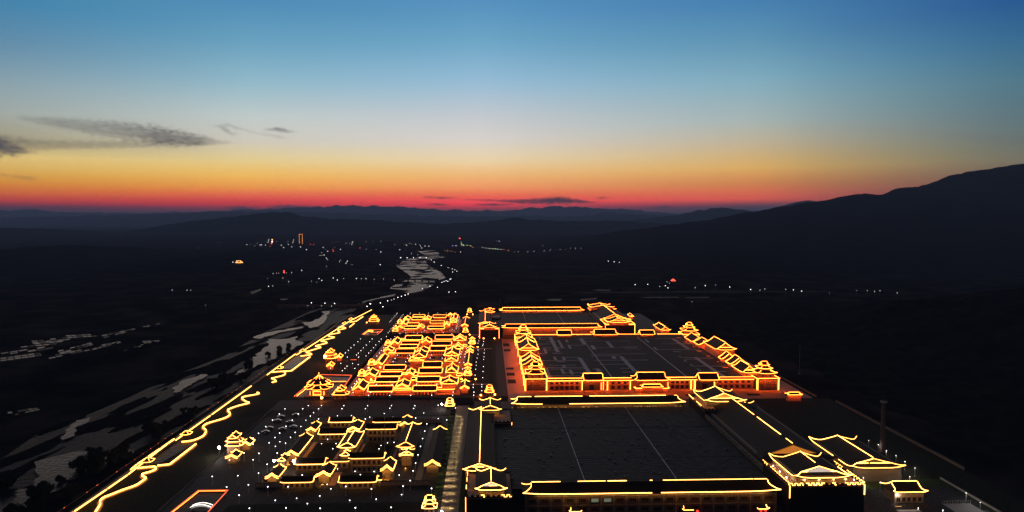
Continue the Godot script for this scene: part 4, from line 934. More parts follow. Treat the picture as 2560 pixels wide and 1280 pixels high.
const LEFT_HILL := [Vector2(-4462.6,60.4),Vector2(-3197.3,49.3),Vector2(-2941.3,41.2),Vector2(-2684.8,14.7),Vector2(-2349.2,-4.1),Vector2(-2037.3,-12.3),Vector2(-1750,-15.3),Vector2(-1382.3,-21),Vector2(-1118.4,-26.6)]
const NEAR_LEFT_HILL := [Vector2(-2272.2,-18.4),Vector2(-1695.7,13.8),Vector2(-1462.4,20.5),Vector2(-1356.5,31.2),Vector2(-1274.1,34.7),Vector2(-1168.3,24.9),Vector2(-1014.7,10.1),Vector2(-872.2,-4.8),Vector2(-728.6,-14.8),Vector2(-632.4,-16.3),Vector2(-560.2,-22.6)]
const RIGHT_MOUNTAIN := [Vector2(302.4,-2.1),Vector2(434.5,12.8),Vector2(529,31.6),Vector2(718.5,63.5),Vector2(1004,101.1),Vector2(1252.3,144.6),Vector2(1405.6,173.1),Vector2(1617.3,201.6),Vector2(1694.2,220.7),Vector2(1761.7,232.1),Vector2(1868.7,226.6),Vector2(1945.6,255.1),Vector2(2062.1,268.6),Vector2(2139.4,291.6),Vector2(2216.4,322.1),Vector2(2352.6,345.3),Vector2(2508.7,370.4),Vector2(2567.6,374.4),Vector2(2842.7,403.7),Vector2(3237.9,449),Vector2(3836.3,512.7),Vector2(4649.3,535.4),Vector2(5895.7,560.5)]
const RIVER_NEAR := [Vector2(-212.6,-240.1),Vector2(-265.2,-301.2),Vector2(-240.9,-339.7),Vector2(-249.9,-384.1),Vector2(-243.5,-410.5),Vector2(-238.5,-460.6),Vector2(-238.4,-511.9),Vector2(-227.8,-592.4),Vector2(-232.3,-687.5),Vector2(-232,-711.2),Vector2(-228,-815.3),Vector2(-226,-881.6),Vector2(-220.4,-900.7),Vector2(-167.9,-898.8),Vector2(-160.3,-871.8),Vector2(-162.7,-819.5),Vector2(-167.3,-734.4),Vector2(-168.9,-642.2),Vector2(-172,-566),Vector2(-171.5,-488.9),Vector2(-173.3,-429.4),Vector2(-173.4,-379.9),Vector2(-175.7,-337.4),Vector2(-177.4,-309.4),Vector2(-174.9,-274),Vector2(-170.7,-238.6)]
const RIVER_FAR := [Vector2(-179.7,-935.4),Vector2(-177.5,-969.9),Vector2(-160.4,-1030.3),Vector2(-133.9,-1089.4),Vector2(-124.5,-1112.2),Vector2(-164,-1147.8),Vector2(-166.2,-1178.8),Vector2(-162.8,-1234.2),Vector2(-156.6,-1294.9),Vector2(-151,-1362.1),Vector2(-167.2,-1437.3),Vector2(-186.6,-1521.4),Vector2(-228.4,-1700),Vector2(-226.3,-1768.6),Vector2(-234,-1896.4),Vector2(-224.7,-1981.8),Vector2(-205,-2075),Vector2(-135.4,-2079.1),Vector2(-123.6,-2039.8),Vector2(-163.8,-1964.8),Vector2(-171.7,-1894.2),Vector2(-151.3,-1719.6),Vector2(-125.7,-1593.2),Vector2(-100.9,-1483.8),Vector2(-83,-1345.6),Vector2(-98.8,-1280.2),Vector2(-95.6,-1209),Vector2(-106.7,-1116.3),Vector2(-116,-1088.7),Vector2(-141.4,-1041.9),Vector2(-163.8,-999),Vector2(-173.2,-955.6)]
const RIVER_TOWN := [Vector2(-246.9,-2411.6),Vector2(-194.7,-2473.3),Vector2(-160.2,-2270.9),Vector2(-152,-2099.7),Vector2(-189.1,-2107.8),Vector2(-206.7,-2215.1)]
const PADDIES := [[Vector2(-431.2,-613.8),Vector2(-408.3,-651.6),Vector2(-395.7,-631.3),Vector2(-421.1,-599.3)],[Vector2(-387.9,-623.4),Vector2(-380.4,-663.2),Vector2(-370.1,-650.2),Vector2(-373.6,-604.6)],[Vector2(-443.8,-674.1),Vector2(-423,-696),Vector2(-405.9,-675.4),Vector2(-430.9,-656.5)],[Vector2(-430.5,-705.7),Vector2(-403.5,-712.6),Vector2(-392,-694.9),Vector2(-414.6,-684.6)],[Vector2(-394.1,-704.4),Vector2(-381.5,-746.9),Vector2(-374.2,-736),Vector2(-379.3,-683.4)],[Vector2(-416.2,-592.3),Vector2(-397.7,-616.3),Vector2(-385.5,-599.4),Vector2(-404.6,-575.4)],[Vector2(-380.4,-597.8),Vector2(-367.7,-635.7),Vector2(-357.2,-622.3),Vector2(-370.4,-584)],[Vector2(-367.5,-640.4),Vector2(-356.5,-670.1),Vector2(-349.7,-659.5),Vector2(-355.7,-622.2)],[Vector2(-327.9,-621.2),Vector2(-326.3,-652.8),Vector2(-320.6,-644.4),Vector2(-324.5,-617.4)],[Vector2(-336,-669.4),Vector2(-319.6,-672.3),Vector2(-315.3,-660),Vector2(-325.2,-653.6)],[Vector2(-297.3,-426.6),Vector2(-284.1,-435.1),Vector2(-278.5,-429.5),Vector2(-285.7,-412.4)],[Vector2(-441.9,-652.8),Vector2(-415.5,-675.7),Vector2(-400.1,-655.4),Vector2(-427.9,-636.3)],[Vector2(-379.9,-761.3),Vector2(-374.9,-769.1),Vector2(-369.3,-757.5),Vector2(-375.1,-753.3)],[Vector2(-372.9,-772.5),Vector2(-371.2,-787.8),Vector2(-367.8,-780.5),Vector2(-369.2,-766.6)]]
const FAR_PADDIES := [[Vector2(85.1,-990.7),Vector2(109.5,-999.7),Vector2(103.5,-970.9),Vector2(89.2,-971.4)],[Vector2(134.8,-989),Vector2(164.3,-1007.8),Vector2(158.1,-988.1),Vector2(135.1,-969.8)],[Vector2(172.5,-1120.3),Vector2(202.3,-1119.2),Vector2(202.3,-1100.7),Vector2(177.2,-1107.7)],[Vector2(228,-1010.6),Vector2(284.8,-1019),Vector2(286.5,-1003.5),Vector2(231.7,-1000.4)],[Vector2(293.9,-1008.3),Vector2(333.2,-1017.3),Vector2(329.6,-996.9),Vector2(295.5,-993.1)],[Vector2(-380.8,-1103.7),Vector2(-381.1,-1152.7),Vector2(-371.5,-1133.5),Vector2(-367.8,-1074.6)],[Vector2(-305.1,-1009.6),Vector2(-294.8,-1014.1),Vector2(-291.6,-999.3),Vector2(-299.5,-994.8)]]
const CLEAR_WATER := [[Vector2(-220.3,-333.5),Vector2(-216.3,-340.5),Vector2(-209.2,-348.3),Vector2(-200.1,-349.8),Vector2(-180.4,-348.5),Vector2(-178.7,-332),Vector2(-185.8,-320.3),Vector2(-183.9,-312),Vector2(-191.3,-309.4),Vector2(-186.4,-299.3),Vector2(-189.2,-294.2),Vector2(-189.2,-285.2),Vector2(-189.4,-274.5),Vector2(-192.5,-257.4),Vector2(-219.5,-294.5),Vector2(-211,-296.7),Vector2(-201.5,-300.7),Vector2(-208.9,-317.7)],[Vector2(-201.1,-598.4),Vector2(-205.3,-643.5),Vector2(-216,-671.2),Vector2(-204.5,-666.5),Vector2(-196.4,-670.5),Vector2(-190.8,-683.7),Vector2(-186.8,-663.7),Vector2(-174.7,-648.5),Vector2(-176.7,-628.7),Vector2(-176.2,-611.8),Vector2(-178.4,-587.3),Vector2(-180.8,-558.5),Vector2(-185.2,-546.8),Vector2(-188,-519.2),Vector2(-191.6,-516.7),Vector2(-195.2,-562.1)],[Vector2(-232.4,-678.4),Vector2(-230.1,-701.5),Vector2(-219.7,-720.7),Vector2(-201.7,-743.6),Vector2(-198.6,-735.5),Vector2(-214.7,-708.2),Vector2(-220.3,-684.8),Vector2(-223,-671.5)],[Vector2(-210.1,-771.8),Vector2(-200.2,-780.3),Vector2(-198.8,-807.8),Vector2(-199.8,-837.5),Vector2(-209,-866.1),Vector2(-200.6,-873.2),Vector2(-193.2,-823.9),Vector2(-185.7,-779.7),Vector2(-185,-745.7),Vector2(-190.5,-735.2),Vector2(-200.7,-754.5)],[Vector2(-181.9,-724.5),Vector2(-178.9,-740.1),Vector2(-173.9,-742.6),Vector2(-169.1,-716.4),Vector2(-179.6,-702.1),Vector2(-177.8,-676.5),Vector2(-176.5,-656.9),Vector2(-181,-685.7)],[Vector2(-192.8,-858.3),Vector2(-178.2,-872.4),Vector2(-170.2,-857.5),Vector2(-172,-823.1),Vector2(-177.9,-797.7),Vector2(-186.5,-823.6)],[Vector2(-219.1,-475.8),Vector2(-220.7,-505),Vector2(-216.8,-520.2),Vector2(-210.7,-516.1),Vector2(-211.6,-490.3),Vector2(-211.4,-464.8)],[Vector2(-226.9,-364.3),Vector2(-236.5,-387.2),Vector2(-241,-402.4),Vector2(-236.3,-409.4),Vector2(-232.2,-399.8),Vector2(-233.7,-390.8),Vector2(-225.6,-370.8)]]


# ---------------------------------------------------------------- land
func make_land() -> void:
	var st := start()
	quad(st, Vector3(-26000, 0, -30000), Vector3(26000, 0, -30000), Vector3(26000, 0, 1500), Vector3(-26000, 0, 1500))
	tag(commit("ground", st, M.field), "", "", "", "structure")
	rect("riverside_lawn", -172, -840, -136, -200, 0.06, M.lawn_dark)
	rect("park_lawn", -136, -840, -102, -425, 0.05, M.lawn_dark)
	rect("car_park", -134, -424, -108, -262, 0.06, M.asphalt)
	rect("compound_court", -104, -408, -23, -299, 0.06, M.court)
	rect("cross_street", -150, -447, -23, -409, 0.06, M.asphalt)
	rect("front_street", -107.9, -298.9, -25, -283, 0.06, M.asphalt)
	rect("front_garden", -107.9, -282.9, -25, -230, 0.06, M.lawn_dark)
	rect("side_street", -107.9, -408.9, -104.1, -299, 0.06, M.asphalt)
	rect("grass_verge", -24.4, -408.9, -19.8, -200, 0.09, M.grass)
	rect("lane", -19.7, -430, -12.2, -200, 0.09, M.lane)
	rect("planting_strip", -12.1, -430, -9.0, -200, 0.09, M.grass)
	rect("compound_ground", -8.9, -440, 158, -190, 0.05, M.court)
	rect("compound_lawn", 158.1, -440, 226, -190, 0.05, M.lawn_dark)
	rect("right_lawn", 159, -300, 210, -200, 0.1, M.grass)
	rect("right_car_lane", 158, -290, 206, -262, 0.14, M.asphalt)
	rect("quarter_court", -99, -668, -19, -452, 0.06, M.paving)
	rect("quarter_lawn", -18.9, -668, 3.4, -452, 0.06, M.lawn_dark)
	rect("quarter_verge", 3.5, -840, 6.3, -452, 0.06, M.grass)
	rect("quarter_street", 6.4, -840, 13.4, -452, 0.06, M.asphalt)
	rect("quarter_car_park", -101.9, -448.9, -23, -447.1, 0.06, M.asphalt)
	rect("far_quarter_court", -99, -800, -30, -705, 0.06, M.paving)
	rect("far_quarter_lawn", -29.9, -840, 3.4, -669, 0.06, M.lawn_dark)
	rect("lamp_lit_lane", -24.6, -622, -20.6, -480, 0.1, M.paving)
	rect("cross_path", -18, -621, 3.4, -617, 0.1, M.paving)
	rect("cross_path", -24, -487, 3.4, -483.5, 0.1, M.paving)
	rect("cross_path", -18, -694, 3.4, -690, 0.1, M.paving)
	rect("palace_plaza", 13.5, -668, 216, -440.2, 0.07, M.paving)
	rect("far_compound_ground", -8, -840, 190, -668.1, 0.06, M.court)
	for q in [[-644, -629], [-615, -605], [-539, -532], [-521, -511], [-499, -487]]:
		rect("plaza_lawn", 14.4, q[0], 20.4, q[1], 0.12, M.lawn_dark)
	for q in [[20.5, 40], [49, 57], [62, 66], [82, 97], [133, 142], [150, 165], [175, 184]]:
		rect("plaza_lawn", q[0], -452.5, q[1], -447.5, 0.12, M.lawn_dark)
	# faint far road and field tracks
	rect("valley_road", 150, -1082, 560, -1077, 0.3, M.court)
	rect("valley_road", 330, -905, 640, -901, 0.3, M.asphalt)

# a ridge or hill: crest profile along x at depth d, a slope towards the camera, a back slope
func hill(called: String, prof: Array, d: float, front: float, back: float, seed_: int, rough: float, crest := 0.0016) -> void:
	var nz := FastNoiseLite.new()
	nz.seed = seed_
	nz.frequency = 1.0 / (d * 0.07)
	nz.fractal_octaves = 5
	nz.fractal_type = FastNoiseLite.FRACTAL_RIDGED
	var fine := FastNoiseLite.new()
	fine.seed = seed_ + 1
	fine.frequency = 1.0 / (d * 0.022)
	fine.fractal_octaves = 5
	fine.fractal_gain = 0.6
	var x0: float = prof[0].x
	var x1: float = prof[-1].x
	var n := 300
	var rows := 30
	var grid := []
	for j in rows + 1:
		var line := PackedVector3Array()
		for i in n + 1:
			var x: float = lerpf(x0, x1, float(i) / n)
			var k := 0
			while k < prof.size() - 2 and x > prof[k + 1].x:
				k += 1
			var t: float = clampf((x - prof[k].x) / (prof[k + 1].x - prof[k].x), 0, 1)
			var hc: float = lerpf(prof[k].y, prof[k + 1].y, smoothstep(0.0, 1.0, t) * 0.5 + t * 0.5)
			var edge: float = minf(1.0, minf(float(i), float(n - i)) / 12.0)
			var f := float(j) / 24.0
			var z: float
			var s: float
			if f <= 1.0:
				z = -lerpf(front, d, f)
				s = pow(f, 1.25) * (1.0 - 0.25 * f) / 0.75
			else:
				z = -lerpf(d, back, (f - 1.0) * 4.0)
				s = 1.0 - (f - 1.0) * 3.2
			var bump := nz.get_noise_2d(x, z) * rough * hc * 4.0 * s * (1.0 - minf(s, 1.0)) + fine.get_noise_2d(x, z) * d * crest * minf(s * 3.0, 1.0)
			line.append(Vector3(x, maxf(hc * s * edge + bump * edge, 0.0) - 3.0 * (1.0 - minf(s * 6.0, 1.0)), z))
		grid.append(line)
	var st := start()
	st.set_smooth_group(0)
	for j in rows:
		for i in n:
			quad(st, grid[j + 1][i], grid[j + 1][i + 1], grid[j][i + 1], grid[j][i])
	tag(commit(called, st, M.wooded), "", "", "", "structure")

func make_mountains() -> void:
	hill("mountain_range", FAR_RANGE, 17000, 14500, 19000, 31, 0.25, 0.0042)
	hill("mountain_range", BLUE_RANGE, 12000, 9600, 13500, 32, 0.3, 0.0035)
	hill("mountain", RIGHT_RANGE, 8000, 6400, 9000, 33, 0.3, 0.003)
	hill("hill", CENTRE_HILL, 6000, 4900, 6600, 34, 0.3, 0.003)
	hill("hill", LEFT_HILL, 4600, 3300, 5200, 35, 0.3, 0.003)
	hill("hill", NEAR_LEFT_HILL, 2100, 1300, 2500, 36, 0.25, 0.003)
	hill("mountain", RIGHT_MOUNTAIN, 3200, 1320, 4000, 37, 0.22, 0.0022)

	# the dark slope that rises beyond the fence at the right
	var nz := FastNoiseLite.new()
	nz.seed = 38
	nz.frequency = 0.02
	nz.fractal_octaves = 5
	var st := start()
	st.set_smooth_group(0)
	var grid := []
	for i in 81:
		var line := PackedVector3Array()
		for j in 81:
			var x := 240.0 + i * 16.0
			var z := -150.0 - j * 10.0
			var fade := smoothstep(0.0, 1.0, clampf((z + 950.0) / 260.0, 0.0, 1.0))
			var y := ((x - 255.0) * 0.125 + nz.get_noise_2d(x, z) * minf(14.0, (x - 240.0) * 0.08)) * fade
			line.append(Vector3(x, maxf(y, -0.6) , z))
		grid.append(line)
	for i in 80:
		for j in 80:
			quad(st, grid[i][j + 1], grid[i + 1][j + 1], grid[i + 1][j], grid[i][j])
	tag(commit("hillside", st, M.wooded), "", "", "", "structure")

# ---------------------------------------------------------------- water
func bars(called: String, poly: Array, cell: float, sx: float, sz: float, level: float, thr: float, seed_: int) -> void:
	# gravel bars and reed islands: the bed where it rises above the water
	var nz := FastNoiseLite.new()
	nz.seed = seed_
	nz.frequency = 1.0
	nz.fractal_octaves = 4
	var flat := PackedVector2Array(poly)
	var lo := flat[0]
	var hi := flat[0]
	for p in flat:
		lo = lo.min(p); hi = hi.max(p)
	var st := start()
	st.set_smooth_group(0)
	var nx := int((hi.x - lo.x) / cell) + 1
	var nzz := int((hi.y - lo.y) / (cell * 1.5)) + 1
	for i in nx:
		for j in nzz:
			var c := [Vector2(i, j), Vector2(i + 1, j), Vector2(i + 1, j + 1), Vector2(i, j + 1)]
			var v := []
			var top := -9.0
			for p in c:
				var w: Vector2 = lo + Vector2(p.x * cell, p.y * cell * 1.5)
				var y: float = level + (nz.get_noise_2d((w.x + w.y * 0.12) / sx, w.y / sz) - thr) * 3.0
				top = maxf(top, y)
				v.append(Vector3(w.x, clampf(y, level - 0.4, level + 0.9), w.y))
			if top > level and Geometry2D.is_point_in_polygon(Vector2(v[0].x + cell / 2, v[0].z + cell * 0.75), flat):
				quad(st, v[3], v[2], v[1], v[0])
	tag(commit(called, st, M.bank), "", "", "", "structure")

# the same outline with finer points, wandering as a water's edge does
func shore(poly: Array, amp: float) -> Array:
	var nz := FastNoiseLite.new()
	nz.seed = 77
	nz.frequency = 0.07
	nz.fractal_octaves = 3
	var out := []
	for i in poly.size():
		var a: Vector2 = poly[i]
		var b: Vector2 = poly[(i + 1) % poly.size()]
		var n := maxi(1, int((b - a).length() / 3.0))
		var side := (b - a).orthogonal().normalized()
		for k in n:
			var p := a.lerp(b, float(k) / n)
			out.append(p + side * nz.get_noise_2d(p.x, p.y) * amp * (1.0 if k > 0 else 0.0) * 2.0)
	return out

func make_water() -> void:
	sheet("river_shallows", RIVER_NEAR, 0.3, M.shallow)
	bars("riverbed", RIVER_NEAR, 2.2, 22.0, 110.0, 0.3, -0.03, 41)
	for p in CLEAR_WATER:
		sheet("river", shore(p, 1.6), 1.25, M.water)
	sheet("river", RIVER_FAR, 0.3, M.riffle)
	bars("riverbed", RIVER_FAR, 5.0, 42.0, 60.0, 0.3, 0.12, 42)
	sheet("river", RIVER_TOWN, 0.3, M.riffle)
	bars("riverbed", RIVER_TOWN, 9.0, 60.0, 90.0, 0.3, 0.05, 43)
	for p in PADDIES:
		# each field is parted by low earth bunds
		var n := 6
		for i in n:
			for j in 2:
				var g := 0.08 + 0.2 * rng.randf()
				if rng.randf() < 0.22:
					continue
				var c := []
				for q in [[i + g * 0.4, j + g], [i + 1 - g * 0.4, j + g], [i + 1 - g * 0.4, j + 1 - g], [i + g * 0.4, j + 1 - g]]:
					var u: float = q[0] / n
					var v: float = q[1] / 2.0
					c.append((p[0] as Vector2).lerp(p[1], u).lerp((p[3] as Vector2).lerp(p[2], u), v))
				sheet("flooded_paddy", c, 0.25, M.shallow if rng.randf() < 0.25 else M.riffle)
	for p in FAR_PADDIES:
		sheet("flooded_paddy", p, 0.25, M.shallow)

# ---------------------------------------------------------------- river bank with its light lines
func make_embankment() -> void:
	var w := thing("river_wall", "long low stone wall along the river carrying a broken gold light line", "wall", Vector3(-168, 0, -530))
	box_part("wall", Vector3(-0.6, -0.5, -310), Vector3(0.6, 1.1, 300), M.brick_wall, w)
	box_part("coping", Vector3(-0.75, 1.1, -310), Vector3(0.75, 1.3, 300), M.plaster, w)
	for seg in [WALL_A, WALL_B, WALL_C, WALL_D]:
		for i in seg.size() - 1:
			var a: Vector2 = seg[i]
			var b: Vector2 = seg[i + 1]
			if (a - b).length() < 4.0:
				continue
			var d := (b - a).normalized() * 0.7
			strip("wall_light", [Vector3(a.x + d.x + 168, 1.6, a.y + d.y + 530), Vector3(b.x - d.x + 168, 1.6, b.y - d.y + 530)], 0.2, M.path_gold, w)
	var rail := thing("lower_handrail", "dim reddish handrail below the river wall, on the water side", "railing", Vector3(-173.5, 0, -430))
	var rp := start()
	for k in 44:
		column(rp, Vector3(0, 0, -170 + k * 8.0), 0.08, 0.08, 1.1, 4)
	tag(commit("post", rp, M.dark_metal, rail), "", "", "", "stuff")
	strip("handrail", [Vector3(0, 1.1, -170), Vector3(0, 1.1, 174)], 0.06, M.trim, rail)
	for k in 44:
		if rng.randf() < 0.8:
			strip("rail_light", [Vector3(0, 1.22, -170 + k * 8.0), Vector3(0, 1.22, -170 + k * 8.0 + rng.randf_range(0.3, 1.2))], 0.05, M.red_rail, rail)
	var n := 0
	var looks := ["nearest winding lit walkway on the river lawn, at the lower left", "straight lit kerb along the near pond's landward side", "long winding lit walkway between the two near ponds' kiosks", "winding lit walkway beside the middle pond's kiosk",
		"straight lit kerb along the middle pond", "many-bend lit walkway beyond the middle pond", "short lit kerb near the walkway's far end", "far end of the lit walkway beside the river wall"]
	for seg in [WALK_0, WALK_1, WALK_2, WALK_3, WALK_4, WALK_5, WALK_6, WALK_7]:
		var curve := Curve3D.new()
		for i in seg.size():
			var p: Vector2 = seg[i]
			var t := Vector2.ZERO
			if i > 0 and i < seg.size() - 1 and n in [0, 2, 3, 5]:
				t = (seg[i + 1] - seg[i - 1]) * 0.17
			curve.add_point(Vector3(p.x, 0, p.y), Vector3(-t.x, 0, -t.y), Vector3(t.x, 0, t.y))
		var pts := curve.tessellate(4, 4)
		var o := thing("lit_walkway", looks[n], "walkway", Vector3(pts[0].x, 0, pts[0].z), "lit walkways on the river lawn")
		var slab := start()
		var line := []
		for i in pts.size() - 1:
			var a := pts[i] - pts[0]
			var b := pts[i + 1] - pts[0]
			var s := (b - a).cross(Vector3.UP).normalized() * 1.1
			block_between(slab, a, b, s, 0.14)
		for p in pts:
			line.append(p - pts[0] + Vector3(0, 0.75, 0))
		commit("walk_slab", slab, M.paving, o)
		var cut := 0
		while cut < line.size() - 1:
			var to := mini(cut + rng.randi_range(9, 16), line.size() - 1)
			strip("walkway_light", line.slice(cut, to + 1), 0.26, M.path_gold, o)
			cut = to
		var rp2 := start()
		for k in range(0, line.size(), 2):
			column(rp2, line[k] - Vector3(0, 0.75, 0), 0.05, 0.05, 0.7, 4)
		tag(commit("rail_post", rp2, M.dark_metal, o), "", "", "", "stuff")
		n += 1
	sheet("pond", [Vector2(-169.5, -333), Vector2(-169, -371), Vector2(-155.5, -363), Vector2(-160.2, -332)], 0.14, M.water)
	sheet("pond", [Vector2(-166, -540), Vector2(-166, -598), Vector2(-152, -590), Vector2(-154, -540)], 0.14, M.water)
	sheet("pond", [Vector2(-166, -745), Vector2(-166, -790), Vector2(-156, -785), Vector2(-157, -745)], 0.14, M.water)
	for k in [[-164.2, -329.5, "nearest open kiosk by the river wall, over the lit walkway's loop"], [-163.8, -371, "second kiosk along the river wall, at the near pond's far end"], [-162.3, -533, "third kiosk along the river wall, at the middle pond's near end"], [-162.6, -601, "fourth kiosk along the river wall, at the middle pond's far end"], [-158.4, -756.6, "fifth kiosk along the river wall"], [-157.5, -788, "last kiosk along the river wall, near the bridge"]]:
		pavilion("kiosk", k[2], "pavilion", "kiosks along the river wall", Vector3(k[0], 0, k[1]), [[3.0, 3.0, 2.5, 1.0, 0.0]], ["p", 4.6, 1.8], M.path_gold, 0.1, 0.0, true)

func block_between(st: SurfaceTool, a: Vector3, b: Vector3, s: Vector3, h: float) -> void:
	var u := Vector3(0, h, 0)
	quad(st, a + s + u, b + s + u, b - s + u, a - s + u)
	quad(st, a + s, b + s, b + s + u, a + s + u)
	quad(st, b - s, a - s, a - s + u, b - s + u)

# ---------------------------------------------------------------- towers and pavilions of stacked roofs
# each tier: width x, depth z, wall height, overhang, rise of its skirt roof; top: ["p", width, rise] or ["x", length, width, rise, hip, axis]
func pavilion(called: String, label: String, cat: String, group: String, at: Vector3, tiers: Array, top: Array, m: Material, r: float, y0 := 0.0, open := false, n := 4) -> Node3D:
	var o := thing(called, label, cat, at, group)
	var y := y0
	for i in tiers.size():
		var t: Array = tiers[i]
		if open:
			for k in n:
				var ang := TAU * (k + 0.5) / n
				var p := Vector3(cos(ang) * t[0] * 0.66, y, sin(ang) * t[1] * 0.66)
				var st := start()
				column(st, p, 0.16, 0.16, t[2], 6)
				commit("post", st, M.trim, o)
		else:
			var st := start()
			ring_block(st, n, t[0] / 2, t[1] / 2, y, y + t[2] + 0.3)
			commit("wall", st, M.wood_wall, o)
			if n == 4 and t[2] >= 1.2:
				for k in 2:
					var wm := window_mesh(0.9, minf(t[2] - 0.5, 1.6), M.glass)
					put("window", wm, o, Vector3((k - 0.5) * t[0] * 0.5, y + 0.35, t[1] / 2))
					put("window", wm, o, Vector3(t[0] / 2, y + 0.35, (k - 0.5) * t[1] * 0.5), PI / 2)
		y += t[2]
		if t[4] > 0.0:
			var inner: Array = tiers[i + 1] if i + 1 < tiers.size() else [t[0] * 0.7, t[1] * 0.7]
			skirt(o, n, t[0] / 2 + t[3], t[1] / 2 + t[3], y, inner[0] / 2, inner[1] / 2, y + t[4], m, r)
			y += t[4]
	if top[0] == "p":
		skirt(o, n, top[1] / 2, top[1] / 2, y, 0.12, 0.12, y + top[2], m, r)
		var st := start()
		lathe(st, Vector3(0, y + top[2] - 0.1, 0), [Vector2(0.28, 0), Vector2(0.34, 0.3), Vector2(0.12, 0.5), Vector2(0.24, 0.8), Vector2(0.02, 1.2)])
		commit("finial", st, M.tile, o)
	elif top[0] == "x":
		var c := {"L": float(top[1]), "W": float(top[2]), "he": y, "hr": y + top[3], "a": float(top[4]), "lf": 0.45}
		var holder := o
		if top[5] == "z":
			o.rotation.y = -PI / 2
		for e in [1.0, -1.0]:
			commit("gable_wall", gable_mesh(c, e, 0.25), M.wood_wall, holder)
		roof_parts(holder, c, "rpmPMab", m, "", r)
	return o

func ring_point(n: int, k: float, hx: float, hz: float) -> Vector3:
	# corner k of a square or octagon with half widths hx, hz
	var a := TAU * (k + 0.5) / n
	var f := 1.0 / cos(PI / n)
	return Vector3(cos(a) * hx * f, 0, sin(a) * hz * f)

func ring_block(st: SurfaceTool, n: int, hx: float, hz: float, ya: float, yb: float) -> void:
	for k in n:
		var p := ring_point(n, k, hx, hz)
		var q := ring_point(n, k + 1, hx, hz)
		quad(st, p + Vector3(0, yb, 0), q + Vector3(0, yb, 0), q + Vector3(0, ya, 0), p + Vector3(0, ya, 0))
		tri(st, Vector3(0, yb, 0), q + Vector3(0, yb, 0), p + Vector3(0, yb, 0))

func skirt(o: Node3D, n: int, ox: float, oz: float, ya: float, ix: float, iz: float, yb: float, m: Material, r: float) -> void:
	var st := start()
	var lf: float = minf(ox, oz) * 0.10
	var seg := 6
	for k in n:
		var po := ring_point(n, k, ox, oz)
		var qo := ring_point(n, k + 1, ox, oz)
		var pi := ring_point(n, k, ix, iz)
		var qi := ring_point(n, k + 1, ix, iz)
		var line := []
		var mids := []
		for j in seg + 1:
			var t := float(j) / seg
			var up := lf * pow(absf(2 * t - 1), 3)
			line.append(po.lerp(qo, t) + Vector3(0, ya + up, 0))
			# the slope sags between ridge and eave
			mids.append(po.lerp(qo, t).lerp(pi.lerp(qi, t), 0.45) + Vector3(0, lerpf(ya + up * 0.4, yb, 0.36), 0))
		for j in seg:
			var i0 := pi.lerp(qi, float(j) / seg) + Vector3(0, yb, 0)
			var i1 := pi.lerp(qi, float(j + 1) / seg) + Vector3(0, yb, 0)
			quad(st, i0, i1, mids[j + 1], mids[j])
			quad(st, mids[j], mids[j + 1], line[j + 1], line[j])
			var d := Vector3(0, 0.22, 0)
			quad(st, line[j], line[j + 1], line[j + 1] - d, line[j] - d)
			quad(st, line[j] - d, line[j + 1] - d, i1 - d, i0 - d)
		var lit := []
		for p in line:
			lit.append(p + Vector3(0, 0.14, 0) + Vector3(p.x, 0, p.z).normalized() * 0.08)
		strip("eave_light", lit, r, m, o)
		strip("hip_light", [pi + Vector3(0, yb + 0.16, 0), mids[0] + Vector3(0, 0.18, 0), line[0] + Vector3(0, 0.16, 0)], r * 0.9, m, o)
	commit("roof", st, M.tile, o)

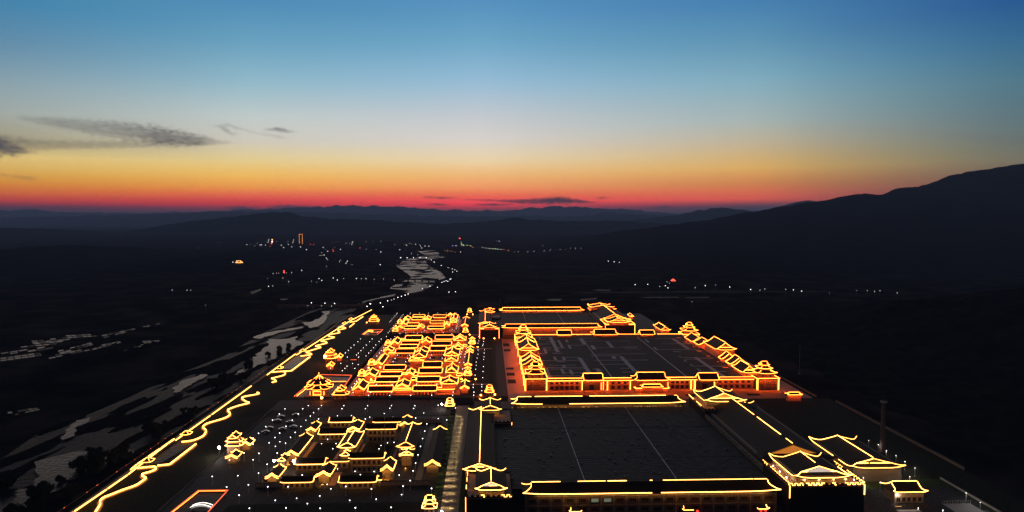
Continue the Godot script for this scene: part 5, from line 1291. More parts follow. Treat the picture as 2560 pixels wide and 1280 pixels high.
func make_towers() -> void:
	var A: Material = M.amber
	var O: Material = M.orange
	var gT := "storeyed towers on the park edge"
	pavilion("storeyed_tower", "storeyed tower beside the white floodlight, nearest on the park edge", "tower", gT, Vector3(-128.2, 0, -344.5), [[3.4, 6.4, 5.0, 0.7, 0.9], [3.0, 6.0, 1.2, 0.7, 0.9], [2.6, 5.6, 1.2, 0.0, 0.0]], ["x", 7.4, 4.4, 1.6, 0.8, "z"], A, 0.1)
	pavilion("storeyed_tower", "storeyed tower beside the orange floodlight, middle of the park edge", "tower", gT, Vector3(-129.5, 0, -561), [[3.8, 8.0, 4.4, 0.9, 1.0], [3.2, 7.2, 1.6, 0.9, 1.0], [2.8, 6.6, 1.4, 0.0, 0.0]], ["x", 8.6, 5.2, 2.0, 0.9, "z"], O, 0.11)
	pavilion("storeyed_tower", "storeyed tower between two orange lamps, farthest on the park edge", "tower", gT, Vector3(-127.5, 0, -763), [[4.0, 8.0, 4.0, 0.9, 1.0], [3.4, 7.2, 1.4, 0.9, 1.0], [2.8, 6.6, 1.2, 0.0, 0.0]], ["x", 8.6, 5.2, 2.0, 0.9, "z"], O, 0.12)
	var g := "tiered gate pavilions along the streets"
	var tw := [[4.0, 3.0, 2.6, 0.9, 0.8], [3.0, 2.4, 0.9, 0.7, 0.7], [2.0, 1.6, 0.6, 0.0, 0.0]]
	for k in [[1.3, -674.7, "tiered gate before the far compound's left tower", O], [1.0, -454.5, "tiered gate between two orange globes behind the near compound", O], [-23.8, -422.1, "tiered gate at the head of the pale lane, beside a white floodlight", A], [-23.8, -272.5, "tiered gate cut by the bottom edge, at the near end of the grass verge", A], [-22.5, -842.9, "farthest tiered gate, behind the far quarter", O], [-22.9, -695.8, "tiered gate between the dense quarter and the far quarter", O]]:
		pavilion("gate_pavilion", k[2], "pavilion", g, Vector3(k[0], 0, k[1]), tw, ["x", 3.6, 2.6, 1.2, 0.5, "x"], k[3], 0.1)
	var e := "tiered pavilions at the quarters' edges"
	var et := [[3.6, 3.6, 2.6, 1.0, 0.9], [2.8, 2.8, 0.9, 0.9, 0.8]]
	for k in [[-91.9, -627, "two-tier pavilion by the back left corner of the dense quarter"], [-92.7, -543, "two-tier pavilion by the long left house of the dense quarter"], [-93.5, -505.5, "two-tier pavilion near the front left of the dense quarter"], [-14.4, -631, "two-tier pavilion at the far end of the lamp-lit lane"], [-15.0, -504.5, "two-tier pavilion in front of a narrow house on the lamp-lit lane"], [-95.7, -705, "two-tier pavilion at the front left of the far quarter"], [-97.3, -755, "two-tier pavilion at the left edge of the far quarter"]]:
		pavilion("two_tier_pavilion", k[2], "pavilion", e, Vector3(k[0], 0, k[1]), et, ["x", 3.6, 2.8, 1.3, 0.6, "x"], O, 0.1)
	var c := "corner towers of the palace"
	for k in [[33.3, -473.5, "near left corner tower of the walled palace", 1], [194.5, -469.5, "near right corner tower of the walled palace", 1], [33.5, -639, "far left corner tower of the walled palace", 0], [194.3, -648, "far right corner tower of the walled palace", 0]]:
		var o := pavilion("corner_tower", k[2], "tower", c, Vector3(k[0], 0, k[1]), [[10.5, 10.5, 3.0, 1.5, 1.5], [6.4, 6.4, 1.4, 1.2, 1.1], [4.6, 4.6, 0.9, 0.0, 0.0]], ["x", 5.8, 5.0, 2.0, 0.7, "x"], O, 0.11, 8.25)
		box_part("base_wall", Vector3(-7.6, 0, -7.6), Vector3(7.6, 7.7, 7.6), M.brick_wall, o)
		box_part("base_cornice", Vector3(-7.9, 7.7, -7.9), Vector3(7.9, 8.25, 7.9), M.tile, o)
		var q := 8.0
		strip("cornice_light", [Vector3(-q, 8.35, q), Vector3(q, 8.35, q)], 0.12, O, o)
		strip("cornice_light", [Vector3(-q, 8.35, -q), Vector3(q, 8.35, -q)], 0.12, O, o)
		strip("cornice_light", [Vector3(-q, 8.35, -q), Vector3(-q, 8.35, q)], 0.12, O, o)
		strip("cornice_light", [Vector3(q, 8.35, -q), Vector3(q, 8.35, q)], 0.12, O, o)
		for s in [-1.0, 1.0]:
			strip("corner_light", [Vector3(7.3 * s, 0.3, 7.8), Vector3(7.3 * s, 8.0, 7.8)], 0.2, O, o)
		strip("corner_light", [Vector3(-7.8, 0.3, 7.2), Vector3(-7.8, 8.0, 7.2)], 0.12, O, o)
		strip("corner_light", [Vector3(-7.8, 0.3, -7.2), Vector3(-7.8, 8.0, -7.2)], 0.2, O, o)
		var lc := Color(1, 0.125, 0.012).linear_to_srgb()
		bar_light(o, Vector3(0, 7.6, 8.9), 14.0, Vector3(0, -1, -0.1), Vector3(1, 0, 0), lc, 110.0)
		if k[0] < 100:
			bar_light(o, Vector3(-8.9, 7.6, 0), 14.0, Vector3(0.05, -1, 0), Vector3(0, 0, 1), lc, 120.0)
		if k[3]:
			for a in 3:
				for b in 2:
					var x := (a - 1) * 4.7
					var st := start()
					lathe_disc(st, Vector3(x, 2.3 + b * 3.1, 7.62), 1.15, 0.85, 0.14)
					commit("round_window", st, M.wood_wall, o)
			for a in 2:
				for b in [-0.45, 0.45]:
					var x: float = (a - 0.5) * 4.7 + b
					box_part("pilaster", Vector3(x - 0.18, 0.2, 7.58), Vector3(x + 0.18, 7.5, 7.85), M.wood_wall, o)

# a raised ring standing on a wall that faces +z
func lathe_disc(st: SurfaceTool, at: Vector3, ro: float, ri: float, d: float) -> void:
	for k in 12:
		var a := TAU * k / 12
		var b := TAU * (k + 1) / 12
		var pa := Vector3(cos(a), sin(a), 0)
		var pb := Vector3(cos(b), sin(b), 0)
		var f := Vector3(0, 0, d)
		quad(st, at + pa * ro + f, at + pa * ri + f, at + pb * ri + f, at + pb * ro + f)
		quad(st, at + pa * ro, at + pa * ro + f, at + pb * ro + f, at + pb * ro)
		quad(st, at + pa * ri + f, at + pa * ri, at + pb * ri, at + pb * ri + f)

func make_pool_pavilion() -> void:
	var O: Material = M.orange
	sheet("pool", [Vector2(-128.5, -454), Vector2(-126.8, -516.5), Vector2(-103.2, -513.5), Vector2(-100.8, -454)], 0.14, M.water)
	sheet("pool", [Vector2(-128.1, -694.8), Vector2(-126.7, -724.3), Vector2(-111.4, -723.8), Vector2(-112.6, -694.3)], 0.14, M.water)
	sheet("pool", [Vector2(-128.6, -270), Vector2(-126.7, -296.5), Vector2(-114.1, -296.5), Vector2(-113.5, -270)], 0.14, M.water)
	var k1 := thing("pool_kerb", "red lit kerb round the pool under the octagonal pavilion", "kerb", Vector3(-115, 0, -485), "red lit pool kerbs")
	for s in [[[-14.1, 31], [-12.2, -32], "kerb"], [[-12.2, -32], [12.2, -29], "kerb"], [[12.2, -29], [14.6, 31], "kerb"]]:
		var a := Vector3(s[0][0], 0.3, s[0][1])
		var b := Vector3(s[1][0], 0.3, s[1][1])
		strip("kerb", [a, b], 0.3, M.plaster, k1)
		strip("kerb_light", [a + Vector3(0, 0.5, 0), b + Vector3(0, 0.5, 0)], 0.13, M.red_rail, k1)
	strip("inner_kerb_light", [Vector3(-12.6, 0.8, 30), Vector3(-10.6, 0.8, -5)], 0.08, O, k1)
	var br := thing("pool_bridge", "straight lit bridge across the pool behind the octagonal pavilion", "bridge", Vector3(-109.5, 0, -492.7))
	box_part("deck", Vector3(-7.4, 0.5, -1), Vector3(7.4, 0.8, 1), M.plaster, br)
	for x in [-5.0, 0.0, 5.0]:
		box_part("pier", Vector3(x - 0.3, 0, -0.8), Vector3(x + 0.3, 0.5, 0.8), M.plaster, br)
	strip("rail_light", [Vector3(-7.3, 1.5, 1), Vector3(-2, 1.5, 1), Vector3(7.2, 1.5, 1)], 0.09, O, br)
	var k2 := thing("pool_kerb", "red lit kerb round the small far pool", "kerb", Vector3(-119, 0, -709), "red lit pool kerbs")
	for s in [[[-9.1, 14.2], [-7.7, -15.3]], [[-7.7, -15.3], [7.6, -14.8]], [[7.6, -14.8], [6.4, 14.7]]]:
		strip("kerb", [Vector3(s[0][0], 0.3, s[0][1]), Vector3(s[1][0], 0.3, s[1][1])], 0.3, M.plaster, k2)
		strip("kerb_light", [Vector3(s[0][0], 0.8, s[0][1]), Vector3(s[1][0], 0.8, s[1][1])], 0.14, M.red_rail, k2)
	strip("inner_kerb_light", [Vector3(-7.6, 0.8, 13), Vector3(-6.4, 0.8, -13)], 0.1, O, k2)
	var rb := thing("red_light_bar", "low red light bar on the dark lawn between the car parks", "lamp", Vector3(-112.6, 0, -571.4))
	box_part("housing", Vector3(-2.6, 0, -0.15), Vector3(2.6, 0.5, 0.15), M.dark_metal, rb)
	box_part("lamp_lens", Vector3(-2.5, 0.5, -0.1), Vector3(2.5, 0.75, 0.1), M.red_rail, rb)
	var fz := thing("zigzag_bridge", "lit crooked bridge with a little roof in the small far pool", "bridge", Vector3(-119.5, 0, -707))
	strip("rail_light", [Vector3(-3, 0.8, 0), Vector3(1, 0.8, 2.5), Vector3(5, 0.8, 1.5), Vector3(5.2, 0.8, -2.5), Vector3(9, 0.8, -2.5)], 0.08, O, fz)
	strip("deck", [Vector3(-3, 0.35, 0), Vector3(1, 0.35, 2.5), Vector3(5, 0.35, 1.5), Vector3(5.2, 0.35, -2.5), Vector3(9, 0.35, -2.5)], 0.5, M.plaster, fz)
	pavilion("kiosk", "tiny kiosk on the small far pool", "pavilion", "kiosks along the river wall", Vector3(-121, 0, -706), [[2.6, 2.6, 1.6, 0.8, 0.0]], ["p", 4.2, 1.5], O, 0.1, 0.4, true)
	var k3 := thing("pool_kerb", "red lit kerb round the near pool with the white arched bridge", "kerb", Vector3(-121, 0, -283), "red lit pool kerbs")
	for s in [[[-7.9, 14], [-5.7, -14]], [[-5.7, -14], [7.1, -14]], [[7.1, -14], [7.6, 14]]]:
		strip("kerb", [Vector3(s[0][0], 0.3, s[0][1]), Vector3(s[1][0], 0.3, s[1][1])], 0.22, M.plaster, k3)
		strip("kerb_light", [Vector3(s[0][0], 0.7, s[0][1]), Vector3(s[1][0], 0.7, s[1][1])], 0.1, M.red_rail, k3)
	strip("inner_kerb_light", [Vector3(-7.0, 0.8, 12), Vector3(-4.9, 0.8, -13)], 0.06, O, k3)
	strip("inner_kerb_light", [Vector3(-4.9, 0.8, -13), Vector3(6.4, 0.8, -13)], 0.05, O, k3)
	var ab := thing("arched_bridge", "white lit arched bridge over the near pool, at the bottom edge", "bridge", Vector3(-117.6, 0, -278.5))
	var arc := []
	var deck := start()
	for i in 13:
		var t := -1.0 + i / 6.0
		arc.append(Vector3(t * 4.2, 1.0 + 1.1 * (1 - t * t), 0))
	for i in 12:
		var s := Vector3(0, 0, 0.9)
		block_between(deck, arc[i] - Vector3(0, 0.7, 0), arc[i + 1] - Vector3(0, 0.7, 0), s, 0.35)
	commit("deck", deck, M.white_paint, ab)
	for z in [-0.9, 0.9]:
		var rail := []
		for p in arc:
			rail.append(p + Vector3(0, 0.5, z))
		strip("rail_light", rail, 0.1, M.white_soft, ab)
	# the octagonal pavilion, and the square one beside it
	var o := pavilion("octagonal_pavilion", "big octagonal double-eaved pavilion standing in the red-kerbed pool", "pavilion", "", Vector3(-114.8, 0, -463), [[10.5, 10.5, 4.2, 3.6, 1.5], [9.0, 9.0, 1.3, 0.0, 0.0]], ["p", 14.2, 5.4], O, 0.1, 0.5, false, 8)
	strip("spire_light", [Vector3(0, 13.0, 0), Vector3(0, 14.6, 0)], 0.14, O, o)
	box_part("terrace", Vector3(-8.5, 0, -8.5), Vector3(8.5, 0.5, 8.5), M.plaster, o)
	for x in [-4.6, -2.6, 2.6, 4.6]:
		strip("door_light", [Vector3(x, 0.6, 5.7), Vector3(x, 3.2, 5.7)], 0.09, O, o)
	strip("door_light", [Vector3(-2.6, 3.2, 5.7), Vector3(2.6, 3.2, 5.7)], 0.09, O, o)
	strip("door_light", [Vector3(-2.6, 0.7, 5.7), Vector3(2.6, 0.7, 5.7)], 0.09, O, o)
	pavilion("waterside_hall", "two-tier lit hall at the pool's right end, beside the octagonal pavilion", "hall", "", Vector3(-97.6, 0, -451), [[5.0, 8.0, 3.0, 1.0, 1.2], [3.8, 6.8, 1.6, 0.0, 0.0]], ["x", 8.4, 5.4, 2.2, 1.1, "z"], O, 0.1)
	var lamp := thing("flood_lamp", "orange flood lamp on the street before the octagonal pavilion", "lamp", Vector3(-108.5, 0, -444))
	flood(lamp, M.flood_orange, 0.75, Color(1, 0.45, 0.1), 40.0, 1.6)

func flood(o: Node3D, m: Material, r: float, c: Color, e: float, h: float) -> void:
	var st := start()
	column(st, Vector3.ZERO, 0.12, 0.09, h, 6)
	commit("pole", st, M.dark_metal, o)
	var s := start()
	lathe(s, Vector3(0, h, 0), [Vector2(0.02, 0), Vector2(r * 0.7, r * 0.25), Vector2(r, r), Vector2(r * 0.7, r * 1.75), Vector2(0.02, r * 2)], 10)
	commit("flood_lamp_head", s, m, o)
	omni(o, Vector3(0, h + r, r + 0.4), c, e, 0.6)


# ---------------------------------------------------------------- the walled palace
func make_palace() -> void:
	var O: Material = M.orange
	var o := thing("walled_palace", "square two-storey palace with a dark patterned roof inside orange-lit walls", "palace", Vector3(113.5, 0, -555))
	var X := 87.5
	var Z0 := 89.3   # front face, local z
	var Z1 := -90.5
	box_part("front_wall", Vector3(-X + 15, 0, Z0 - 1.2), Vector3(X - 15, 7.7, Z0 - 0.2), M.wood_wall, o)
	box_part("left_wall", Vector3(-X + 0.3, 0, Z1 + 7.5), Vector3(-X + 1.3, 7.7, Z0 - 10), M.wood_wall, o)
	box_part("right_wall", Vector3(X - 1.3, 0, Z1 + 7.5), Vector3(X - 0.3, 7.7, Z0 - 10), M.wood_wall, o)
	box_part("back_wall", Vector3(-X + 14, 0, Z1), Vector3(X - 14, 7.7, Z1 + 1.0), M.wood_wall, o)
	box_part("left_terrace", Vector3(-X + 1.4, 7.2, Z1 + 1.2), Vector3(-X + 16.5, 7.72, Z0 - 1.4), M.paving, o)
	box_part("right_terrace", Vector3(X - 16.5, 7.2, Z1 + 1.2), Vector3(X - 1.4, 7.72, Z0 - 1.4), M.paving, o)
	box_part("roof_deck", Vector3(-X + 16.6, 7.1, Z1 + 1.2), Vector3(X - 16.6, 7.45, Z0 - 1.4), M.roof_black, o)
	# the front eave: a narrow pent roof between two light lines
	for s in [[-X + 15.2, -35.5, 0.0], [-35.3, -14.6, 0.0], [-14.4, 11.6, 0.0], [11.8, 30.0, 0.0], [30.2, 44.6, 0.0], [44.8, X - 15.2, 0.0]]:
		var st := start()
		quad(st, Vector3(s[0], 8.15, Z0 - 1.3), Vector3(s[1], 8.15, Z0 - 1.3), Vector3(s[1], 6.95, Z0 + 0.7), Vector3(s[0], 6.95, Z0 + 0.7))
		quad(st, Vector3(s[1], 7.9, Z0 - 1.3), Vector3(s[0], 7.9, Z0 - 1.3), Vector3(s[0], 6.7, Z0 + 0.7), Vector3(s[1], 6.7, Z0 + 0.7))
		quad(st, Vector3(s[0], 6.95, Z0 + 0.7), Vector3(s[1], 6.95, Z0 + 0.7), Vector3(s[1], 6.7, Z0 + 0.7), Vector3(s[0], 6.7, Z0 + 0.7))
		commit("eave_roof", st, M.tile, o)
		strip("eave_light", [Vector3(s[0], 8.35, Z0 - 1.3), Vector3(s[1], 8.35, Z0 - 1.3)], 0.11, O, o)
		strip("eave_light", [Vector3(s[0], 7.0, Z0 + 0.8), Vector3(s[1], 7.0, Z0 + 0.8)], 0.11, O, o)
	# back parapet line, broken where it is unlit
	for s in [[-X + 15, -4.0], [3.0, 41.0], [49.0, X - 14]]:
		strip("parapet_light", [Vector3(s[0], 8.2, Z1 + 1.2), Vector3(s[1], 8.2, Z1 + 1.2)], 0.12, O, o)
	# side parapets, inner edges
	for z in [[-58, -44], [-30, -12], [3, 22], [34, 44], [56, 74]]:
		strip("terrace_light", [Vector3(X - 16.4, 7.75, z[0]), Vector3(X - 16.4, 7.75, z[1])], 0.07, M.red_rail, o)
	# upright light lines of the front gates and the left wall
	for x in [-48.2, -34.9, -33.4, -14.6, 11.8, 30.4, 31.0, 44.6]:
		strip("upright_light", [Vector3(x, 0.3, Z0 + 0.15), Vector3(x, 6.6, Z0 + 0.15)], 0.11, O, o)
	for x in [-30.6, 28.0]:
		strip("upright_light", [Vector3(x, 0.3, Z0 + 0.35), Vector3(x, 6.6, Z0 + 0.35)], 0.24, O, o)
	for z in [-62.0, -30.0, -26.0, 4.0, 24.0, 40.0, 56.0, 66.0]:
		strip("upright_light", [Vector3(-X, 0.3, z), Vector3(-X, 7.8, z)], 0.11, O, o)
	var lc := Color(1, 0.125, 0.012).linear_to_srgb()
	for s in [[-71.0, -36.0], [-34.5, -15.5], [12.5, 29.5], [45.5, 71.0]]:
		bar_light(o, Vector3((s[0] + s[1]) / 2, 6.5, Z0 + 1.2), s[1] - s[0], Vector3(0, -1, 0.05), Vector3(1, 0, 0), lc, (s[1] - s[0]) * 6.0)
	for s in [[-66.0, -34.0], [-28.0, 20.0], [26.0, 70.0]]:
		bar_light(o, Vector3(-X - 0.9, 7.2, (s[0] + s[1]) / 2), s[1] - s[0], Vector3(-0.1, -1, 0), Vector3(0, 0, 1), lc, (s[1] - s[0]) * 8.0)
	# window bays along the front
	for b in [[-71.0, -50.0, 6], [-33.0, -16.0, 4], [13.5, 27.0, 4], [46.5, 71.0, 6]]:
		for k in b[2]:
			var x: float = lerpf(b[0], b[1], (k + 0.5) / b[2])
			put("window", window_mesh(2.2, 2.2, M.glass, 2), o, Vector3(x, 0.8, Z0 - 0.2))
			put("window", window_mesh(2.2, 1.6, M.glass, 2), o, Vector3(x, 4.3, Z0 - 0.2))
		for k in b[2] + 1:
			var x: float = lerpf(b[0], b[1], float(k) / b[2])
			box_part("pilaster", Vector3(x - 0.3, 0.2, Z0 - 0.2), Vector3(x + 0.3, 6.6, Z0 + 0.2), M.wood_wall, o)
		box_part("string_course", Vector3(b[0], 3.4, Z0 - 0.15), Vector3(b[1], 3.7, Z0 + 0.12), M.wood_wall, o)
	for x in [-41.6, 37.6]:
		box_part("gate_face", Vector3(x - 6.2, 0.1, Z0 - 0.1), Vector3(x + 6.2, 6.6, Z0 + 0.1), M.brick_wall, o)
		put("gate_door", window_mesh(3.2, 4.0, M.glass, 1), o, Vector3(x, 0.1, Z0 + 0.11))
	put("gate_door", window_mesh(4.0, 3.0, M.glass, 1), o, Vector3(-1.5, 0.1, Z0 - 0.15))
	# little windows in the tall halls' flanks
	for k in 9:
		for row in 2:
			put("window", window_mesh(1.3, 1.3, M.glass), o, Vector3(X - 17.2, 9.0 + row * 2.2, -10.5 + k * 3.0), -PI / 2)
	# pale walks laid on the dark roof
	for p in ROOF_PATHS:
		var w: float = [0.0, 0.7, 1.1, 1.6][p[4]]
		var a := Vector2(p[0] - 113.5, p[1] + 555)
		var b := Vector2(p[2] - 113.5, p[3] + 555)
		var h := 0.1 + 0.006 * (o.get_child_count() % 12)
		var st := start()
		if absf(a.x - b.x) < 0.5:
			block(st, Vector3(a.x - w, 7.45, minf(a.y, b.y)), Vector3(a.x + w, 7.45 + h, maxf(a.y, b.y)))
		elif absf(a.y - b.y) < 0.5:
			block(st, Vector3(minf(a.x, b.x), 7.45, a.y - w), Vector3(maxf(a.x, b.x), 7.45 + h, a.y + w))
		else:
			var d := (b - a).normalized()
			block_between(st, Vector3(a.x, 7.45, a.y), Vector3(b.x, 7.45, b.y), Vector3(-d.y, 0, d.x) * w, h)
		commit("roof_walk", st, M.roof_walk, o)
	for x in [-26.3, 26.7]:
		box_part("roof_joint", Vector3(x - 0.22, 7.45, -76), Vector3(x + 0.22, 7.7, 86), M.white_roof_line, o)
	# rail glints along the deck's right and back edges
	for k in 7:
		var z := -70.0 + k * 21.0
		strip("deck_edge_light", [Vector3(62.0 + (k % 3) * 1.4, 7.8, z), Vector3(66.0, 7.8, z)], 0.06, M.red_rail, o)

# ---------------------------------------------------------------- the two great compounds
func crenel(x0: float, x1: float, z: float, y: float, step: float) -> Array:
	var pts := []
	var x := x0
	var up := true
	while x < x1:
		var e: float = minf(x + step, x1)
		pts.append(Vector3(x, y + (0.75 if up else 0.0), z))
		pts.append(Vector3(e, y + (0.75 if up else 0.0), z))
		up = not up
		x = e
	return pts

func tower_block(label: String, group: String, x0: float, x1: float, z0: float, z1: float, top: float, m: Material, front: Array, sides: Array, uprights: Array, r: float) -> Node3D:
	# x0..x1, z0 the front (nearer) face, z1 the back
	var cx := (x0 + x1) / 2
	var cz := (z0 + z1) / 2
	var o := thing("tower_block", label, "tower", Vector3(cx, 0, cz), group)
	var hx := (x1 - x0) / 2
	var hz := (z0 - z1) / 2
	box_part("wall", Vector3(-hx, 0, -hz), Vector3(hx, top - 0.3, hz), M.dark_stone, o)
	box_part("terrace_floor", Vector3(-hx, top - 0.3, -hz), Vector3(hx, top, hz), M.paving, o)
	for s in [[Vector3(-hx, top, hz - 0.4), Vector3(hx, top + 0.5, hz)], [Vector3(-hx, top, -hz + 0.4), Vector3(-hx + 0.4, top + 0.5, hz - 0.42)], [Vector3(hx - 0.4, top, -hz + 0.4), Vector3(hx, top + 0.5, hz - 0.42)], [Vector3(-hx, top, -hz), Vector3(hx, top + 0.5, -hz + 0.38)]]:
		box_part("parapet", s[0], s[1], M.dark_stone, o)
	var st := start()
	var x := -hx
	while x < hx - 0.5:
		block(st, Vector3(x + 0.01, top + 0.5, hz - 0.38), Vector3(x + 1.04, top + 1.25, hz - 0.02))
		x += 2.1
	for side in [-1.0, 1.0]:
		var z := -hz + 1.0
		while z < hz - 1.6:
			block(st, Vector3(hx * side - 0.2 - 0.18, top + 0.5, z), Vector3(hx * side - 0.2 + 0.18, top + 1.25, z + 1.05))
			z += 2.1
	tag(commit("battlement", st, M.dark_stone, o), "", "", "", "stuff")
	for f in front:
		strip("battlement_light", crenel(lerpf(-hx, hx, f[0]), lerpf(-hx, hx, f[1]), hz + 0.1, top + 0.55, 1.05), r, m, o)
	for f in sides:
		var side: float = -1.0 if f[0] == 0 else 1.0
		var pts := []
		for p in crenel(lerpf(-hz, hz, f[1]), lerpf(-hz, hz, f[2]), 0.0, top + 0.55, 1.05):
			pts.append(Vector3(hx * side, p.y, p.x))
		strip("battlement_light", pts, r, m, o)
	for u in uprights:
		var px: float = hx * u[0]
		strip("corner_light", [Vector3(px, lerpf(0, top, u[1]), hz + 0.15), Vector3(px, lerpf(0, top, u[2]) + 0.4, hz + 0.15)], r, m, o)
	return o

func make_compound(dz: float, where: String, m: Material, near: bool) -> void:
	var g := "tower blocks of the " + where
	var r := 0.1 if near else 0.12
	if near:
		tower_block("dark tower block under the gatehouse with the blue and red lanterns", g, -8.9, 9.8, -264.5, -291.5, 9.0, m, [[0.33, 0.4], [0.76, 0.97]], [[0, 0.02, 0.16], [0, 0.3, 0.42], [0, 0.62, 0.72]], [[-1.0, 0.0, 1.0]], r)
		tower_block("big dark tower block under the white-windowed hall, lower right", g, 121.0, 151.6, -264.3, -291.0, 12.0, m, [[0.0, 0.18], [0.22, 0.46], [0.57, 0.62], [0.74, 1.0]], [[0, 0.0, 0.18], [0, 0.3, 1.0], [1, 0.1, 0.35], [1, 0.5, 1.0]], [[-1.0, 0.62, 1.0], [1.0, 0.7, 1.0]], r)
		tower_block("dark terrace block behind the long side hall, rear left of near compound", g, -4.5, 13.0, -363.0, -389.0, 9.0, m, [], [], [[0.98, 0.55, 1.0]], r)
		tower_block("dark terrace block under the outlined roof, rear right of near compound", g, 121.0, 150.0, -372.0, -402.0, 12.0, m, [], [[0, 0.0, 0.35], [0, 0.5, 0.8]], [], r)
	else:
		tower_block("dark tower block with full light border, front left of far compound", g, -8.2, 11.2, -672.0, -700.0, 9.0, m, [[0.0, 1.0]], [[0, 0.0, 1.0]], [[-1.0, 0.0, 1.0], [1.0, 0.0, 1.0]], r)
		tower_block("dark tower block with full light border, front right of far compound", g, 117.6, 147.2, -674.5, -704.0, 12.0, m, [[0.0, 1.0]], [[0, 0.0, 1.0], [1, 0.0, 1.0]], [[-1.0, 0.0, 1.0], [1.0, 0.0, 1.0]], r)
		tower_block("dark terrace block at the rear left of the far compound", g, -4.0, 14.0, -745.0, -772.0, 9.0, m, [], [], [], r)
		tower_block("dark terrace block at the rear right of the far compound", g, 118.0, 146.0, -779.0, -809.0, 12.0, m, [], [[0, 0.4, 1.0]], [], r)
	# the flat roofed court between the halls
	var x0 := 3.6 if near else 4.4
	var x1 := 120.4 if near else 117.0
	var z0 := -276.5 if near else -687.0
	var z1 := -396.0 if near else -800.0
	var o := thing("court_roof", "wide flat roof with thin pale joints between the halls of the " + where, "roof", Vector3((x0 + x1) / 2, 0, (z0 + z1) / 2), "flat court roofs")
	var hx := (x1 - x0) / 2
	var hz := (z0 - z1) / 2
	var thirds := [[-1.0, -0.345], [-0.335, 0.42], [0.43, 1.0]]
	for t in thirds:
		box_part("roof_bay", Vector3(-hx, 6.5, hz * t[0]), Vector3(hx, 7.8, hz * t[1]), M.deck, o)
	box_part("roof_gutter", Vector3(-hx, 6.4, -hz), Vector3(hx, 7.3, hz), M.dark_stone, o)
	for x in [41.2, 80.9]:
		for t in thirds:
			box_part("roof_joint", Vector3(x - (x0 + x1) / 2 - 0.12, 7.8, hz * t[0] + 0.3), Vector3(x - (x0 + x1) / 2 + 0.12, 7.95, hz * t[1] - 0.3), M.white_roof_line, o)
	# the seams of the roof sheets
	var seams := start()
	var zz := -hz + 2.0
	while zz < hz - 2.0:
		block(seams, Vector3(-hx + 0.5, 7.8, zz - 0.05), Vector3(hx - 0.5, 7.86, zz + 0.05))
		zz += 2.6
	var xx := -hx + 3.0
	while xx < hx - 2.0:
		block(seams, Vector3(xx - 0.05, 7.8, -hz + 0.5), Vector3(xx + 0.05, 7.862, hz - 0.5))
		xx += 5.2
	tag(commit("roof_seams", seams, M.roof_black, o), "", "", "", "stuff")
	# small vents scattered over it
	var vents := start()
	for k in 90:
		var p := Vector3(rng.randf_range(-hx + 3, hx - 3), 7.8, rng.randf_range(-hz + 6, hz - 6))
		block(vents, p + Vector3(-0.35, 0, -0.35), p + Vector3(0.35, 0.6, 0.35))
	tag(commit("roof_vents", vents, M.dark_metal, o), "", "", "", "stuff")
	# clerestory of the right wing, over the flat roof
	var c := thing("clerestory", "row of pale-framed windows along the right wing's eave, " + where, "windows", Vector3(x1 + 0.8, 0, (z0 + z1) / 2), "clerestories above the flat roofs")
	box_part("wall", Vector3(0, 7.9, -hz + 14), Vector3(0.5, 10.4, hz - 14), M.brick_wall, c)
	if near:
		for k in 21:
			var z := -hz + 17 + k * 4.2
			var fr := put("window_frame", window_mesh(1.7, 1.5, M.glass), c, Vector3(-0.02, 8.4, z), -PI / 2)
			fr.set_surface_override_material(0, M.concrete)
		# lamps that glint through the rear hall's low windows
		for k in 34:
			if rng.randf() < 0.75:
				var x := rng.randf_range(-hx + 6, hx - 6)
				box_part("window_lamp", Vector3(x - 0.25, 8.3, -hz + 1.2), Vector3(x + rng.randf_range(0.1, 0.7), 8.5, -hz + 1.3), M.window_warm, o)
	else:
		for k in 26:
			var x := rng.randf_range(-hx + 6, hx - 6)
			box_part("window_lamp", Vector3(x - 0.3, 8.3, -hz + 1.2), Vector3(x + rng.randf_range(0.1, 0.9), 8.6, -hz + 1.3), M.window_warm, o)
	adopt(c, "long right wing hall with orange gable, near great compound" if near else "long right wing hall of the far great compound")
	if near:
		front_facade()
		tower_interiors()

# the windows, columns, small roofs and lanterns under the near front hall
func adopt(part: Node3D, hall_label: String) -> void:
	var h: Node3D = halls[hall_label]
	var rel := h.transform.affine_inverse() * part.transform
	remove_child(part)
	part.name = part.name.rstrip("0123456789_")
	for k in ["label", "category", "group"]:
		part.remove_meta(k)
	h.add_child(part, true)
	part.transform = rel

